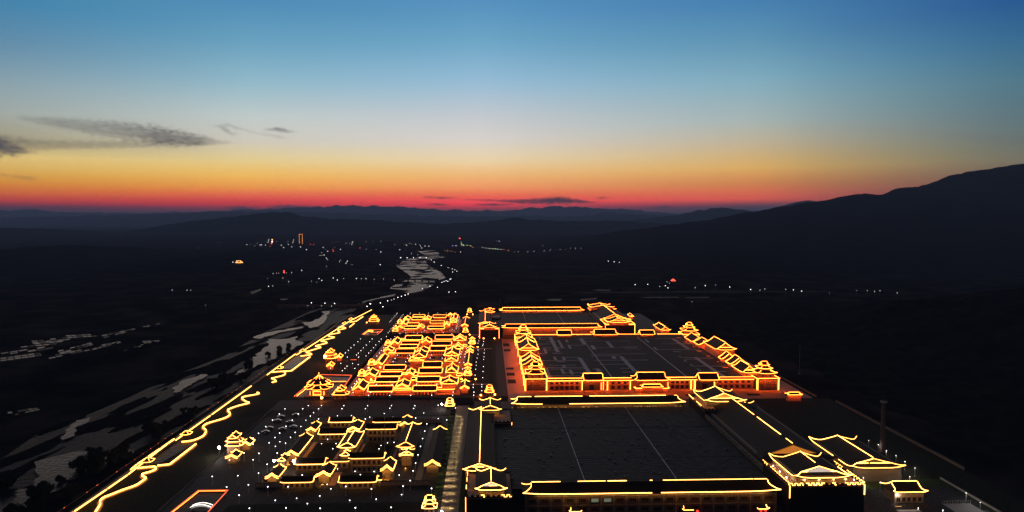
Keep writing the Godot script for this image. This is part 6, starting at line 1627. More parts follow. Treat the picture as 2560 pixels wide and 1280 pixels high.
func front_facade() -> void:
	var f := thing("front_facade", "two-storey window front under the near great compound's long front eave", "facade", Vector3(65.5, 0, -266.4))
	for k in 21:
		var x := -50.5 + k * 5.05
		box_part("column", Vector3(x - 0.2, 0, -0.2), Vector3(x + 0.2, 9.2, 0.35), M.plaster, f)
		if k < 20:
			for row in 2:
				var lit: Material = M.window_green if row == 1 and k in [5, 6] else M.glass
				put("window", window_mesh(3.0, 1.7, lit, 3), f, Vector3(x + 2.52, 2.2 + row * 3.7, 0.12))
	box_part("string_course", Vector3(-50.5, 4.6, -0.1), Vector3(50.5, 5.0, 0.25), M.plaster, f)
	box_part("string_course", Vector3(-50.5, 8.4, -0.1), Vector3(50.5, 8.8, 0.25), M.plaster, f)
	box_part("backing", Vector3(-50.6, 0, -0.3), Vector3(50.6, 9.2, 0.1), M.brick_wall, f)
	adopt(f, "front cross hall of the near great compound, long lit eave")
	var spots := [["left", -31.0], ["middle", 14.2], ["right", 44.3]]
	for s in spots:
		var p := thing("door_canopy", s[0] + " small door canopy with curled eave on the near front facade", "canopy", Vector3(65.5 + s[1], 0, -264.2), "door canopies")
		var c := {"L": 5.0, "W": 3.0, "he": 3.6, "hr": 4.7, "a": 0.8, "lf": 0.5}
		commit("roof", roof_mesh(c), M.tile, p)
		strip("eave_light", eave_line(c, 1.0, 0.0, 1.0 if s[0] != "middle" else 0.9, 0.15), 0.08, M.amber, p)
		strip("gable_light", end_line(c, -1.0 if s[0] != "right" else 1.0, 1.0, 0.15), 0.08, M.amber, p)
		for x in [-1.9, 1.9]:
			box_part("post", Vector3(x - 0.12, 0, 0.7), Vector3(x + 0.12, 3.6, 0.94), M.trim, p)
		var n := 1 if s[0] == "middle" else 2
		for k in n:
			var x: float = (k - (n - 1) / 2.0) * 1.9 + (3.6 if s[0] == "middle" else 0.0)
			var l := thing("red_lantern", ["", "round red lantern hanging beside the middle door canopy", ("round red lantern, %s of the pair under the %s door canopy" % [["left one", "right one"][k], s[0]])][n], "lantern", Vector3(65.5 + s[1] + x, 2.6, -262.9), "red lanterns")
			var st := start()
			lathe(st, Vector3.ZERO, [Vector2(0.2, 0), Vector2(0.5, 0.25), Vector2(0.55, 0.5), Vector2(0.5, 0.75), Vector2(0.2, 1.0)], 10)
			commit("lantern_body", st, M.lantern_red, l)
			strip("lantern_cord", [Vector3(0, 1.0, 0), Vector3(0, 1.5, 0)], 0.03, M.dark_metal, l)
			omni(l, Vector3(0, 0.5, 0.8), Color(1, 0.1, 0.05), 0.5, 0.2)

func tower_interiors() -> void:
	# lit rooms of the tower-top halls
	var w := thing("lit_front", "white lit window front of the tower-top hall, lower right", "facade", Vector3(136.0, 12, -268.0))
	box_part("wall", Vector3(-10.2, 0, -0.4), Vector3(10.2, 2.9, -0.1), M.white_paint, w)
	for b in [[-9.6, -8.2, 0], [-7.4, -4.4, 1], [-3.8, -0.2, 0], [1.0, 5.6, 0], [6.2, 9.6, 0]]:
		if b[2]:
			box_part("door_lamp_panel", Vector3(b[0], 0.2, -0.1), Vector3(b[1], 2.5, 0.02), M.window_white, w)
		else:
			put("window", window_mesh(b[1] - b[0], 1.4, M.glass, 2), w, Vector3((b[0] + b[1]) / 2, 0.7, -0.08))
	for x in [-10.3, -7.9, -4.1, 0.4, 5.9, 10.3]:
		box_part("column", Vector3(x - 0.18, 0, -0.1), Vector3(x + 0.18, 2.9, 0.3), M.trim, w)
	for x in [-8.0, -2.0, 4.0, 9.0]:
		omni(w, Vector3(x, 1.9, 1.6), Color(1, 0.85, 0.65), 4.0, 0.2)
	adopt(w, "tower-top hall with white windows and white gable, lower right")
	var side := thing("wall_lamp", "bright wall lamp on the right corner of the lower right tower terrace", "lamp", Vector3(149.0, 12, -267.5), "terrace lamps")
	wall_lamp(side)
	for k in 3:
		var l := thing("wall_lamp", ["wall lamp on the left terrace of the lower right tower, nearest", "wall lamp on the left terrace of the lower right tower, middle", "wall lamp on the left terrace of the lower right tower, farthest"][k], "lamp", Vector3(122.6, 12, -271.0 - k * 6.5), "terrace lamps")
		wall_lamp(l)
	var gh := thing("lit_front", "open gatehouse front with white boards behind its lanterns", "facade", Vector3(1.1, 9, -258.9 - 6.4))
	gh.position.z = -268.2
	for x in [-3.9, 3.9]:
		strip("column_light", [Vector3(x, 0.1, 0.5), Vector3(x, 2.3, 0.5)], 0.09, M.amber, gh)
		box_part("column", Vector3(x - 0.2, 0, 0.0), Vector3(x + 0.2, 2.5, 0.3), M.trim, gh)
	box_part("board", Vector3(-2.9, 1.0, -0.1), Vector3(-1.6, 2.2, 0.0), M.white_paint, gh)
	box_part("board", Vector3(1.0, 0.6, -0.1), Vector3(2.2, 0.8, 0.0), M.white_paint, gh)
	box_part("board_lamp", Vector3(-2.9, 0.75, -0.05), Vector3(-1.5, 0.95, 0.08), M.window_white, gh)
	adopt(gh, "near left gatehouse hall on its tower, blue and red lanterns inside")
	for b in [[-2.0, 1.2, 0, "round red lantern left of the blue one in the gatehouse"], [-0.5, 0.7, 1, "round blue lantern in the middle of the gatehouse"], [1.9, 1.2, 0, "round red lantern right of the blue one in the gatehouse"]]:
		var l := thing("round_lantern", b[3], "lantern", Vector3(1.1 + b[0], 9 + b[1], -267.6), "gatehouse lanterns")
		var st := start()
		lathe(st, Vector3.ZERO, [Vector2(0.15, -0.5), Vector2(0.45, -0.3), Vector2(0.55, 0), Vector2(0.45, 0.3), Vector2(0.15, 0.5)], 10)
		commit("lantern_body", st, M.lantern_blue if b[2] else M.lantern_red, l)

func wall_lamp(o: Node3D) -> void:
	var st := start()
	lathe(st, Vector3(0, 0.9, 0), [Vector2(0.05, 0), Vector2(0.22, 0.1), Vector2(0.26, 0.3), Vector2(0.16, 0.5), Vector2(0.03, 0.55)], 8)
	commit("lamp_head", st, M.white_glow, o)
	strip("bracket", [Vector3(0, 0, 0), Vector3(0, 0.9, 0)], 0.05, M.dark_metal, o)
	omni(o, Vector3(0, 1.0, 0.5), Color(1, 0.9, 0.75), 5.0, 0.15)

# ---------------------------------------------------------------- ground details of the lower left
func wall_thing(label: String, x0: float, z0: float, x1: float, z1: float, h: float, m: Material, group := "garden walls") -> void:
	var o := thing("garden_wall", label, "wall", Vector3((x0 + x1) / 2, 0, (z0 + z1) / 2), group)
	var hx: float = maxf((x1 - x0) / 2, 0.2)
	var hz: float = maxf(absf(z1 - z0) / 2, 0.2)
	box_part("wall", Vector3(-hx, 0, -hz), Vector3(hx, h, hz), m, o)
	box_part("coping", Vector3(-hx - 0.15, h, -hz - 0.15), Vector3(hx + 0.15, h + 0.2, hz + 0.15), M.tile, o)

func make_grounds() -> void:
	wall_thing("pale wall along the front of the lower left compound, left stretch", -103.5, -301.2, -76.5, -301.2, 2.0, M.plaster)
	wall_thing("pale wall along the front of the lower left compound, right stretch", -66.5, -301.2, -26.5, -301.2, 2.0, M.plaster)
	wall_thing("wall closing the back of the lower left compound", -101, -394, -27, -394, 2.2, M.plaster)
	wall_thing("long dark boundary wall across the street behind the lower left compound", -96, -449.5, 4, -449.5, 1.7, M.brick_wall)
	wall_thing("left side wall of the lower left compound", -101.5, -360, -101.5, -301.6, 2.0, M.plaster)
	wall_thing("low wall between the two courts of the lower left compound", -94, -329.5, -78, -329.5, 1.8, M.plaster)
	# a kerb line beside the car park and the fence of the right hand car lane
	wall_thing("low kerb along the river side of the lower left car park", -134.6, -425, -134.6, -262, 0.5, M.concrete, "kerbs")
	wall_thing("pale fence wall running up the right edge of the near compound", 207.5, -300, 207.5, -225, 1.2, M.concrete, "kerbs")
	wall_thing("thin fence wall behind the chimney, right of the near compound", 226, -430, 226, -310, 1.6, M.brick_wall, "kerbs")
	wall_thing("fence wall along the palace's right hand lawn", 219, -500, 219, -442, 1.2, M.brick_wall, "kerbs")
	rect("court_lawn", -90.5, -360, -77.0, -334, 0.1, M.lawn_dark)
	rect("court_lawn", -64.5, -357, -49.5, -326, 0.1, M.lawn_dark)
	rect("court_lawn", -89, -318, -79, -306, 0.1, M.lawn_dark)
	rect("court_lawn", -65, -316, -52, -305, 0.1, M.lawn_dark)
	rect("court_path", -72.0, -318, -68.5, -302, 0.1, M.paving)
	rect("court_path", -93.0, -362, -91, -332, 0.1, M.paving)
	rect("court_path", -76.6, -362, -75, -332, 0.1, M.paving)
	rect("court_path", -66.0, -358, -64.8, -326, 0.1, M.paving)
	rect("court_path", -48.0, -358, -46.5, -320, 0.1, M.paving)
	rect("side_path", -33.5, -405, -30.5, -300, 0.1, M.lane)
	rect("dense_court", -80, -581, -63, -530, 0.11, M.lane)
	rect("dense_court", -50, -591, -36, -540, 0.11, M.lane)
	for x in [-78.0, -66.0]:
		for z in [-570.0, -556.0, -543.0]:
			rect("dense_court_bed", x - 2.5, z - 4, x + 2.5, z + 4, 0.16, M.lawn_dark)
	for x in [-47.0, -39.0]:
		for z in [-580.0, -566.0, -552.0]:
			rect("dense_court_bed", x - 2.0, z - 4, x + 2.0, z + 4, 0.16, M.lawn_dark)

# ---------------------------------------------------------------- lamps
func lamp_post(h: float, r: float, globe: Material, e: float, c: Color) -> Node3D:
	var o := Node3D.new()
	var st := start()
	column(st, Vector3.ZERO, 0.2, 0.16, 0.5, 6)
	column(st, Vector3(0, 0.5, 0), 0.09, 0.07, h - 0.5, 6)
	commit("pole", st, M.post, o)
	var s := start()
	lathe(s, Vector3(0, h, 0), [Vector2(0.03, 0), Vector2(r * 0.75, r * 0.3), Vector2(r, r * 0.9), Vector2(r * 0.85, r * 1.5), Vector2(0.05, r * 1.7)], 8)
	commit("lamp_head", s, globe, o)
	var cap := start()
	lathe(cap, Vector3(0, h + r * 1.68, 0), [Vector2(r * 0.6, 0), Vector2(0.05, r * 0.45)], 8)
	commit("cap", cap, M.dark_metal, o)
	if e > 0.0:
		omni(o, Vector3(0, h - 0.35, 0), c, e, 0.25)
	return o

func plant(proto: Node3D, called: String, label: String, cat: String, group: String, spots: Array) -> void:
	for i in spots.size():
		var o := proto.duplicate()
		o.name = numbered(called)
		var p: Vector2 = spots[i]
		o.position = Vector3(p.x, 0, p.y)
		add_child(o, true)
		tag(o, label, cat, group)

func make_lamps() -> void:
	var white := Color(1, 0.95, 0.9)
	var post := lamp_post(4.0, 0.22, M.white_glow, 0.45, white)
	var areas := {"in the lower left car park": [], "along the street behind the lower left compound": [], "along the front street of the lower left compound": [], "beside the path right of the lower left compound": [], "inside the lower left compound's walls": []}
	for p in NEAR_LAMPS:
		var w := "inside the lower left compound's walls"
		if p.x < -102:
			w = "in the lower left car park"
		elif p.y < -395:
			w = "along the street behind the lower left compound"
		elif p.y > -304:
			w = "along the front street of the lower left compound"
		elif p.x > -40:
			w = "beside the path right of the lower left compound"
		areas[w].append(p)
	for w in areas:
		plant(post, "street_lamp", "white globe lamp on a thin post " + w, "street lamp", "white lamps " + w, areas[w])
	plant(post, "car_park_lamp", "white globe lamp on a thin post in the dark park left of the dense quarter", "street lamp", "white lamps of the middle car park", CAR_PARK_LAMPS)
	plant(post, "quarter_lamp", "white globe lamp on a thin post between the dense quarter's roofs", "street lamp", "white lamps of the dense quarter", QUARTER_LAMPS)
	var slim := lamp_post(4.0, 0.3, M.white_soft, 1.0, white)
	plant(slim, "slim_lamp", "slim faint lamp post around the far glowing quarter", "street lamp", "slim lamps of the far quarter", FAR_LAMPS)
	var pale := lamp_post(4.0, 0.2, M.white_soft, 11.0, white)
	plant(pale, "lane_lamp", "slim pale lamp post along the lane right of the near compound", "street lamp", "lane lamps at the right", RIGHT_LAMPS)
	var low := lamp_post(0.8, 0.2, M.white_glow, 0.25, white)
	plant(low, "garden_light", "small white garden light near the ground in the lower left compound", "garden light", "garden lights of the lower left", GARDEN_LIGHTS)
	plant(low, "lawn_light", "small white light on the dark lawn right of the dense quarter", "garden light", "lawn lights of the dense quarter", LAWN_LIGHTS)
	var orb := lamp_post(1.8, 0.62, M.orange_globe, 14.0, Color(1, 0.42, 0.1))
	plant(orb, "orange_globe_lamp", "glowing orange globe lamp beside a path or gate", "lamp", "orange globe lamps", ORANGE_GLOBES)
	# two-armed hooded lamps that throw bands of light over the pale lane and its verge
	var hood := Node3D.new()
	var st := start()
	column(st, Vector3.ZERO, 0.07, 0.06, 4.7, 5)
	rod(st, [Vector3(-2.4, 4.8, 0), Vector3(0, 4.7, 0), Vector3(4.0, 4.8, 0)], 0.05)
	commit("pole", st, M.dark_metal, hood)
	for x in [-2.4, 1.2, 4.0]:
		var hd := start()
		lathe(hd, Vector3(x, 4.7, 0), [Vector2(0.3, -0.1), Vector2(0.26, 0.1), Vector2(0.04, 0.28)], 8)
		commit("hood", hd, M.dark_metal, hood)
		var lens := start()
		lathe(lens, Vector3(x, 4.62, 0), [Vector2(0.02, -0.06), Vector2(0.2, 0.0)], 8)
		commit("lamp_lens", lens, M.white_soft, hood)
		var sp := SpotLight3D.new()
		sp.name = "lamp_light"
		sp.position = Vector3(x, 4.35, 0)
		sp.rotation_degrees = Vector3(-90, 0, 0)
		sp.spot_angle = 30
		sp.spot_range = 30
		sp.spot_angle_attenuation = 1.0
		sp.light_color = Color(1, 0.86, 0.6)
		sp.light_energy = 20.0 if x < 0.0 else 75.0
		sp.light_size = 0.15
		sp.shadow_enabled = true
		hood.add_child(sp, true)
	var lane := []
	for k in 19:
		lane.append(Vector2(-19.9, -268.0 - k * 7.7))
	plant(hood, "hooded_lamp", "dark two-armed hooded lamp shining down on the pale lane", "street lamp", "hooded lamps along the pale lane", lane)
	var fl := [[-134.2, -340.0, M.flood_white, 0.6, white, 60.0, 4.6, "big white flood lamp beside the nearest storeyed tower"], [-101.3, -321.0, M.flood_white, 0.5, white, 14.0, 4.4, "white flood lamp left of the entrance pavilion, lower left compound"], [-92.0, -320.6, M.flood_white, 0.45, white, 12.0, 4.4, "white flood lamp at the left eave of a hall, lower left compound"],
		[-28.8, -422.5, M.flood_white, 0.55, white, 14.0, 2.6, "white flood lamp beside the gate at the head of the pale lane"], [-18.6, -268.5, M.flood_white, 0.45, white, 12.0, 1.4, "white flood lamp cut by the bottom edge beside the lane"], [-133.2, -559.0, M.flood_orange, 1.15, Color(1, 0.45, 0.1), 110.0, 5.0, "big orange flood lamp beside the middle storeyed tower"]]
	for f in fl:
		var o := thing("flood_lamp", f[7], "lamp", Vector3(f[0], 0, f[1]), "flood lamps")
		flood(o, f[2], f[3], f[4], f[5], f[6])
	var wl := [[-45.5, -302.6, "wall washer before the tall golden gable, lower left compound"], [-96.5, -328.5, "wall washer before the long left house's gable, lower left compound"], [-39.4, -321.5, "wall washer before the golden porch, lower left compound"], [-74.3, -303.2, "wall washer before the gable between the front halls, lower left compound"]]
	for f in wl:
		var o := thing("wall_washer", f[2], "lamp", Vector3(f[0], 0, f[1]), "wall washers")
		box_part("housing", Vector3(-0.4, 0, -0.12), Vector3(0.4, 0.25, 0.12), M.dark_metal, o)
		box_part("lamp_lens", Vector3(-0.36, 0.25, -0.1), Vector3(0.36, 0.28, 0.1), M.window_warm, o)
		omni(o, Vector3(0, 0.6, 0.3), Color(1, 0.7, 0.25), 5.0, 0.2)

# ---------------------------------------------------------------- the valley town
func far_lamp(r: float, m: Material, h := 8.5) -> Node3D:
	var o := Node3D.new()
	var st := start()
	column(st, Vector3.ZERO, 0.16, 0.1, h, 5)
	commit("pole", st, M.dark_metal, o)
	var s := start()
	lathe(s, Vector3(0, h, 0), [Vector2(0.03, 0), Vector2(r, r * 0.8), Vector2(r * 0.7, r * 1.5), Vector2(0.03, r * 1.7)], 6)
	commit("lamp_head", s, m, o)
	return o

func scatter(list: Array, called: String, label: String, group: String, m: Material, scale_ := 1.0) -> void:
	for v in list:
		var d := Vector2(v.x, v.y).length()
		var size: float = (0.9 if v.z > 0.9 else 0.5) * scale_ * (1.0 if d > 2200 else 0.8 if d > 1500 else 0.6)
		size *= 1.0 if v.z < 1.3 else 1.5
		var key := "%s_%.2f" % [m.resource_name, size]
		if not shared.has(key):
			shared[key] = far_lamp(size, m)
		var o: Node3D = shared[key].duplicate()
		o.name = numbered(called)
		o.position = Vector3(v.x, 0, v.y)
		add_child(o, true)
		tag(o, label, "street lamp", group)

func make_town() -> void:
	var parts := {"at the valley town's left end": [], "in the middle of the valley town": [], "near the river in the valley town": [], "along the road right of the town's beacon": [], "on the dark plain before the valley town": []}
	for v in TOWN_WHITE:
		var w := "in the middle of the valley town"
		if v.y > -2000:
			w = "on the dark plain before the valley town"
		elif v.x < -760:
			w = "at the valley town's left end"
		elif v.x > -110:
			w = "along the road right of the town's beacon"
		elif v.x > -420:
			w = "near the river in the valley town"
		parts[w].append(v)
	for w in parts:
		scatter(parts[w], "town_lamp", "tiny white lamp " + w, "white lamps " + w, M.far_white)
	scatter(TOWN_RED, "town_red_lamp", "tiny red lamp in the far valley town", "red lamps of the valley town", M.far_red)
	scatter(TOWN_ORANGE, "town_orange_lamp", "tiny orange lamp in the far valley town", "orange lamps of the valley town", M.far_orange)
	scatter(TOWN_VIOLET, "town_violet_lamp", "tiny violet lamp in the far valley town", "violet lamps of the valley town", M.far_violet)
	scatter(TOWN_GREEN, "town_green_lamp", "tiny greenish lamp in the far valley town", "green lamps of the valley town", M.far_green)
	scatter(ROAD_WHITE, "river_road_lamp", "small white lamp along the river road beyond the quarters", "white lamps along the river road", M.far_white)
	scatter(VALLEY_WHITE, "valley_lamp", "small white lamp on the dark valley floor", "white lamps on the valley floor", M.far_white)
	# bridges over the far river
	for b in [[-234.8, -161.2, -1834.0, "far bridge over the river below the town, with lamps"], [-159.4, -99.8, -1278.0, "unlit bridge over the wide bend of the river"], [-271.0, -168.0, -902.0, "low bridge over the river just beyond the quarters"]]:
		var o := thing("bridge", b[3], "bridge", Vector3((b[0] + b[1]) / 2, 0, b[2]), "bridges over the river")
		var hw: float = (b[1] - b[0]) / 2 + 8
		box_part("deck", Vector3(-hw, 3.2, -4), Vector3(hw, 4.2, 4), M.brick_wall, o)
		for k in 6:
			var x: float = lerpf(-hw + 6, hw - 6, k / 5.0)
			box_part("pier", Vector3(x - 0.9, 0, -3.4), Vector3(x + 0.9, 3.2, 3.4), M.brick_wall, o)
		for z in [-3.8, 3.8]:
			box_part("railing", Vector3(-hw, 4.2, z - 0.12), Vector3(hw, 5.2, z + 0.12), M.brick_wall, o)
	for k in 5:
		var proto: Node3D = shared.get("bridge_lamp", null)
		if proto == null:
			proto = far_lamp(0.9, M.far_orange if k in [2, 3] else M.far_white, 7.0)
			shared["bridge_lamp"] = proto
		var o: Node3D = proto.duplicate()
		o.name = numbered("bridge_lamp")
		o.position = Vector3(-232.0 + k * 17.0, 4.2, -1830.5)
		add_child(o, true)
		tag(o, "small lamp standing on the far bridge below the town", "street lamp", "lamps on the far bridge")
	# dark blocks of the town, with a few lit windows
	var gb := "dark blocks of the valley town"
	var blocks := [[-820.6, -3037, 13, 10, 45, "tall slab outlined in orange light, in the valley town", 1], [-106.9, -2614, 12, 12, 36, "tower with a red beacon on its roof, in the valley town", 2], [-400, -2780, 36, 14, 24, "broad dark block right of the outlined slab", 0], [-860, -3060, 9, 9, 34, "thin dark block left of the outlined slab", 3], [-880, -3080, 16, 12, 22, "low dark block farther left of the outlined slab", 0],
		[-770, -3010, 20, 12, 16, "dark block just right of the outlined slab", 0], [-980, -3100, 11, 10, 24, "dark block near the bright sign, town's left end", 3], [-640, -2950, 26, 14, 14, "low dark block in the town's middle", 0], [-560, -2880, 18, 12, 20, "dark block in the town's middle, taller", 3], [-300, -2700, 30, 12, 12, "low dark block by the town's river bank", 0], [-90, -2560, 22, 12, 12, "low dark block before the beacon tower", 0], [-1250, -3050, 5, 5, 34, "thin pale mast-like block at the town's far left", 0]]
	for b in blocks:
		var o := thing("town_block", b[5], "building", Vector3(b[0], 0, b[1]), gb)
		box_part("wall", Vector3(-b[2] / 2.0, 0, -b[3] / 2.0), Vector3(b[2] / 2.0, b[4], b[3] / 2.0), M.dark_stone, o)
		box_part("roof_parapet", Vector3(-b[2] / 2.0 - 0.3, b[4], -b[3] / 2.0 - 0.3), Vector3(b[2] / 2.0 + 0.3, b[4] + 1.0, b[3] / 2.0 + 0.3), M.dark_stone, o)
		if b[6] == 1:
			var x: float = b[2] / 2.0
			var z: float = b[3] / 2.0 + 0.4
			strip("outline_light", [Vector3(-x, 4, z), Vector3(-x, b[4], z), Vector3(x, b[4], z), Vector3(x, 4, z)], 0.22, M.far_orange, o)
		elif b[6] == 2:
			var s := start()
			lathe(s, Vector3(0, b[4] + 1.0, 0), [Vector2(0.3, 0), Vector2(2.0, 1.0), Vector2(2.0, 3.0), Vector2(0.3, 4.0)], 8)
			commit("beacon_lamp", s, M.far_red, o)
			strip("outline_light", [Vector3(6.4, 8, 6.4), Vector3(6.4, 26, 6.4)], 0.12, M.far_green, o)
		elif b[6] == 3:
			for k in 3:
				box_part("window_light", Vector3(-b[2] / 2.0 + 1 + k * 2.4, 6 + k * 6, b[3] / 2.0), Vector3(-b[2] / 2.0 + 2.2 + k * 2.4, 9 + k * 6, b[3] / 2.0 + 0.15), M.white_soft, o)
	# signs and the lit hall on the left
	var sign_ := thing("lit_sign", "bright orange and white sign at the town's left end", "sign", Vector3(-960, 0, -3080))
	box_part("board_light", Vector3(-2.6, 18, 0), Vector3(2.6, 22, 0.6), M.far_orange, sign_)
	box_part("board_light", Vector3(-2.0, 9, 0), Vector3(2.4, 13.5, 0.6), M.far_white, sign_)
	box_part("board_light", Vector3(-4.0, 2, 0), Vector3(-1.0, 6, 0.6), M.far_red, sign_)
	box_part("mast", Vector3(-0.4, 0, -0.5), Vector3(0.4, 18, 0), M.dark_metal, sign_)
	var bar := thing("red_sign", "upright red light bar on the dark valley floor", "sign", Vector3(-431.5, 0, -1459.9))
	box_part("sign_light", Vector3(-0.5, 1.5, 0), Vector3(0.5, 7.5, 0.4), M.far_red, bar)
	box_part("mast", Vector3(-0.3, 0, -0.4), Vector3(0.3, 7.6, -0.05), M.dark_metal, bar)
	pavilion("lit_temple", "lone orange outlined hall on the dark hillside at left", "hall", "", Vector3(-639.0, 0, -1777), [[12.0, 8.0, 3.0, 1.6, 1.6]], ["x", 12.0, 8.0, 3.0, 2.0, "x"], M.far_orange, 0.3)
	pavilion("lit_shrine", "tiny orange peaked roof among the valley lamps at right", "pavilion", "", Vector3(345.0, 0, -1254.6), [[5.0, 5.0, 2.0, 1.0, 0.0]], ["p", 6.5, 3.0], M.far_red, 0.3)

# ---------------------------------------------------------------- chimney, poles, cars, odds and ends
func make_small_things() -> void:
	var c := thing("chimney", "tall brick chimney with a flared top, right of the near compound", "chimney", Vector3(201.4, 0, -335.9))
	var st := start()
	lathe(st, Vector3.ZERO, [Vector2(1.35, 0), Vector2(1.1, 12), Vector2(0.9, 25.2), Vector2(1.3, 25.8), Vector2(1.6, 26.6), Vector2(1.2, 26.9), Vector2(0.6, 26.9)], 14)
	commit("shaft", st, M.chimney_brick, c)
	var rim := start()
	lathe(rim, Vector3.ZERO, [Vector2(1.5, 26.0), Vector2(1.8, 26.3), Vector2(1.5, 26.7)], 14)
	commit("rim", rim, M.concrete, c)
	for p in [[168.0, -295.0], [184.0, -295.0]]:
		var o := thing("wall_washer", "low white lamp at the brick end wall of the big right hall, " + ("left" if p[0] < 170 else "right"), "lamp", Vector3(p[0], 0, p[1]), "white wall lamps")
		wall_lamp(o)
	for p in [[-52.8, -345.4, 17.5, "flagpole in the right court of the lower left compound"], [238.5, -509.2, 21.7, "lone mast on the dark ground right of the palace"], [14.6, -843.5, 19.2, "thin mast behind the far compound's left end"]]:
		var o := thing("mast", p[3], "pole", Vector3(p[0], 0, p[1]), "masts")
		var s := start()
		column(s, Vector3.ZERO, 0.2, 0.09, p[2], 6)
		commit("pole", s, M.post, o)
		var b := start()
		lathe(b, Vector3(0, p[2], 0), [Vector2(0.05, 0), Vector2(0.18, 0.18), Vector2(0.05, 0.36)], 6)
		commit("ball", b, M.post, o)
		box_part("footing", Vector3(-0.7, 0, -0.7), Vector3(0.7, 0.3, 0.7), M.concrete, o)
	# parked cars
	var car := Node3D.new()
	var body := start()
	var prof := [Vector2(-2.15, 0.35), Vector2(-2.15, 0.85), Vector2(-1.3, 0.98), Vector2(-0.75, 1.45), Vector2(0.75, 1.48), Vector2(1.45, 1.0), Vector2(2.15, 0.9), Vector2(2.2, 0.35)]
	for i in prof.size() - 1:
		var a: Vector2 = prof[i]
		var b: Vector2 = prof[i + 1]
		var wa := 0.86 if a.y < 1.2 else 0.68
		var wb := 0.86 if b.y < 1.2 else 0.68
		quad(body, Vector3(a.x, a.y, wa), Vector3(a.x, a.y, -wa), Vector3(b.x, b.y, -wb), Vector3(b.x, b.y, wb))
		for s in [1.0, -1.0]:
			quad(body, Vector3(a.x, a.y, wa * s), Vector3(b.x, b.y, wb * s), Vector3(b.x, 0.35, 0.86 * s), Vector3(a.x, 0.35, 0.86 * s))
	commit("body", body, M.car_paint, car)
	for s in [1.0, -1.0]:
		var win := start()
		quad(win, Vector3(-0.7, 1.38, 0.72 * s), Vector3(0.7, 1.4, 0.72 * s), Vector3(1.15, 1.05, 0.86 * s), Vector3(-1.05, 1.05, 0.86 * s))
		commit("side_window", win, M.glass, car)
	var ws := start()
	quad(ws, Vector3(0.8, 1.45, 0.6), Vector3(0.8, 1.45, -0.6), Vector3(1.4, 1.06, -0.72), Vector3(1.4, 1.06, 0.72))
	commit("windscreen", ws, M.glass, car)
	for x in [-1.3, 1.35]:
		for z in [-0.8, 0.8]:
			var wl := start()
			for k in 10:
				var a := TAU * k / 10
				var b := TAU * (k + 1) / 10
				var pa := Vector3(cos(a) * 0.33, sin(a) * 0.33, 0)
				var pb := Vector3(cos(b) * 0.33, sin(b) * 0.33, 0)
				var at := Vector3(x, 0.33, z)
				var t := Vector3(0, 0, 0.1)
				quad(wl, at + pa - t, at + pa + t, at + pb + t, at + pb - t)
				tri(wl, at + t, at + pb + t, at + pa + t)
				tri(wl, at - t, at + pa - t, at + pb - t)
			commit("wheel", wl, M.tyre, car)
	var spots := [[-123.7, -400.2, "dark car parked at the far end of the lower left car park, left row"], [-124.1, -408.3, "farthest dark car in the lower left car park"], [-116.2, -411.6, "dark car parked at the street side of the lower left car park"], [-115.6, -397.1, "dark car parked in the right row of the lower left car park, farther"], [-123.8, -386.0, "dark car parked mid left row of the lower left car park"], [-123.9, -379.0, "nearest dark car in the left row of the lower left car park"], [-116.0, -384.0, "dark car parked in the right row, nearer the compound"], [-111.1, -388.0, "pale car parked beside the lower left compound's street"]]
	for i in spots.size():
		var s: Array = spots[i]
		var o := car.duplicate()
		o.name = numbered("parked_car")
		o.position = Vector3(s[0], 0.06, s[1])
		o.rotation.y = 0.1 * (i % 3)
		add_child(o, true)
		tag(o, s[2], "car", "cars in the lower left car park")
		if i == 7:
			for ch in o.get_children():
				if ch.name == "body":
					ch.material_override = M.car_light_paint
	# pale slabs and plots at the lower right
	var sl := thing("lit_paving_slab", "pale lit ramp beside the lane at the lower right", "pavement", Vector3(171.5, 0, -266))
	var rs := start()
	block(rs, Vector3(-4.5, 0, -1.2), Vector3(4.5, 0.5, 1.2))
	commit("slab", rs, M.white_paint, sl)  # white slab put in for a lit patch of paving
	strip("kerb", [Vector3(-4.5, 0.6, 1.2), Vector3(4.5, 0.6, 1.2)], 0.12, M.concrete, sl)
	var pl := thing("fenced_plot", "small fenced pale plot at the lower right corner lane", "fence", Vector3(196.0, 0, -268))
	for k in 12:
		for z in [-5.0, 5.0]:
			box_part("post", Vector3(-6 + k * 1.1, 0, z - 0.08), Vector3(-5.85 + k * 1.1, 1.5, z + 0.08), M.concrete, pl)
	for z in [-5.0, 5.0]:
		box_part("rail", Vector3(-6, 1.3, z - 0.05), Vector3(6.3, 1.4, z + 0.05), M.concrete, pl)
	rect("plot_paving", 190, -273, 202, -263, 0.19, M.concrete)
	for k in 2:
		var lb := thing("light_bar", ["short warm light bar lying on the lane at lower right, nearer", "short warm light bar lying on the lane at lower right, farther"][k], "lamp", Vector3([161.5, 170.0][k], 0.2, [-262.5, -271.0][k]), "ground light bars")
		box_part("lamp_lens", Vector3(-1.3, 0, -0.08), Vector3(1.3, 0.1, 0.08), M.window_warm, lb)
	# sheds behind the far compound
	for s in [[0.5, -905, 30, "dim low shed behind the far compound, left one"], [46, -960, 42, "dim low shed behind the far compound, right one"], [175, -1600, 150, "long pale roofed shed on the valley floor, farther"], [160, -1330, 130, "long pale roofed shed on the valley floor, nearer"]]:
		var o := thing("shed", s[3], "shed", Vector3(s[0], 0, s[1]), "sheds on the valley floor")
		var hw: float = s[2] / 2.0
		box_part("wall", Vector3(-hw, 0, -6), Vector3(hw, 4, 6), M.brick_wall, o)
		var r := start()
		quad(r, Vector3(-hw - 0.5, 6.2, 0), Vector3(hw + 0.5, 6.2, 0), Vector3(hw + 0.5, 3.9, 6.6), Vector3(-hw - 0.5, 3.9, 6.6))
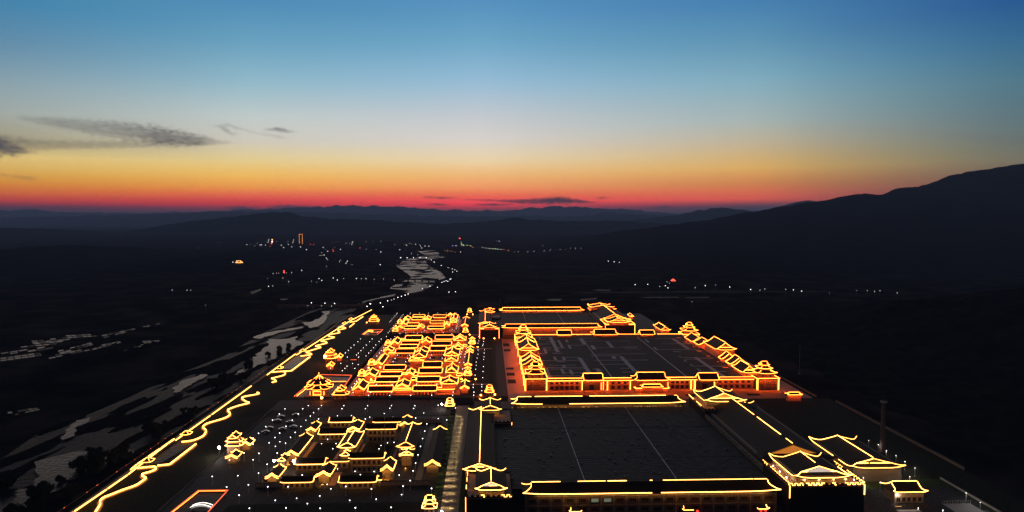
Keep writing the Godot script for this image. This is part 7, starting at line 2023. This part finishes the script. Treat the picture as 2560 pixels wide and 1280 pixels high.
		quad(r, Vector3(hw + 0.5, 6.2, 0), Vector3(-hw - 0.5, 6.2, 0), Vector3(-hw - 0.5, 3.9, -6.6), Vector3(hw + 0.5, 3.9, -6.6))
		commit("roof", r, M.deck, o)

# ---------------------------------------------------------------- trees on the far bank
func make_trees() -> void:
	var protos := []
	for v in 3:
		var o := Node3D.new()
		var tr := start()
		column(tr, Vector3.ZERO, 0.35, 0.16, 4.5, 6)
		for k in 4:
			var a := TAU * k / 4 + v
			rod(tr, [Vector3(0, 2.6 + k * 0.4, 0), Vector3(cos(a) * 1.6, 4.6 + k * 0.5, sin(a) * 1.6)], 0.09)
		commit("trunk", tr, M.bark, o)
		var cr := start()
		var g := RandomNumberGenerator.new()
		g.seed = 70 + v
		for clump in 12:
			var c := Vector3(g.randf_range(-1.9, 1.9), g.randf_range(1.3, 5.6), g.randf_range(-1.9, 1.9))
			var rad := g.randf_range(0.9, 1.6)
			for k in 85:
				var d := Vector3(g.randfn(), g.randfn() * 0.8, g.randfn()).normalized() * rad * pow(g.randf(), 0.4)
				var n := Vector3(g.randfn(), g.randfn(), g.randfn()).normalized() * g.randf_range(0.3, 0.55)
				var t := n.cross(Vector3(g.randfn(), g.randfn(), g.randfn())).normalized() * g.randf_range(0.22, 0.4)
				var p := c + d
				quad(cr, p + n, p + t, p - n, p - t)
		commit("crown", cr, M.leaf, o)
		protos.append(o)
	var g2 := RandomNumberGenerator.new()
	g2.seed = 90
	var spots := []
	for k in 30:
		spots.append(Vector2(g2.randf_range(-196, -175), g2.randf_range(-620, -262)))
	for k in 30:
		spots.append(Vector2(g2.randf_range(-246, -208), g2.randf_range(-306, -268)))
	for k in 16:
		spots.append(Vector2(g2.randf_range(-196, -178), g2.randf_range(-340, -268)))
	for i in spots.size():
		var o: Node3D = protos[i % 3].duplicate()
		o.name = numbered("riverside_tree")
		o.position = Vector3(spots[i].x, 0, spots[i].y)
		o.rotation.y = g2.randf() * TAU
		o.scale = Vector3.ONE * g2.randf_range(0.7, 1.25)
		add_child(o, true)
		var w := "on the narrow bank below the river wall" if i < 30 else "in the thicket by the water, bottom left" if i < 60 else "on the bank beside the nearest lit walkway"
		tag(o, "small dark bushy tree " + w, "tree", "dark trees " + w)
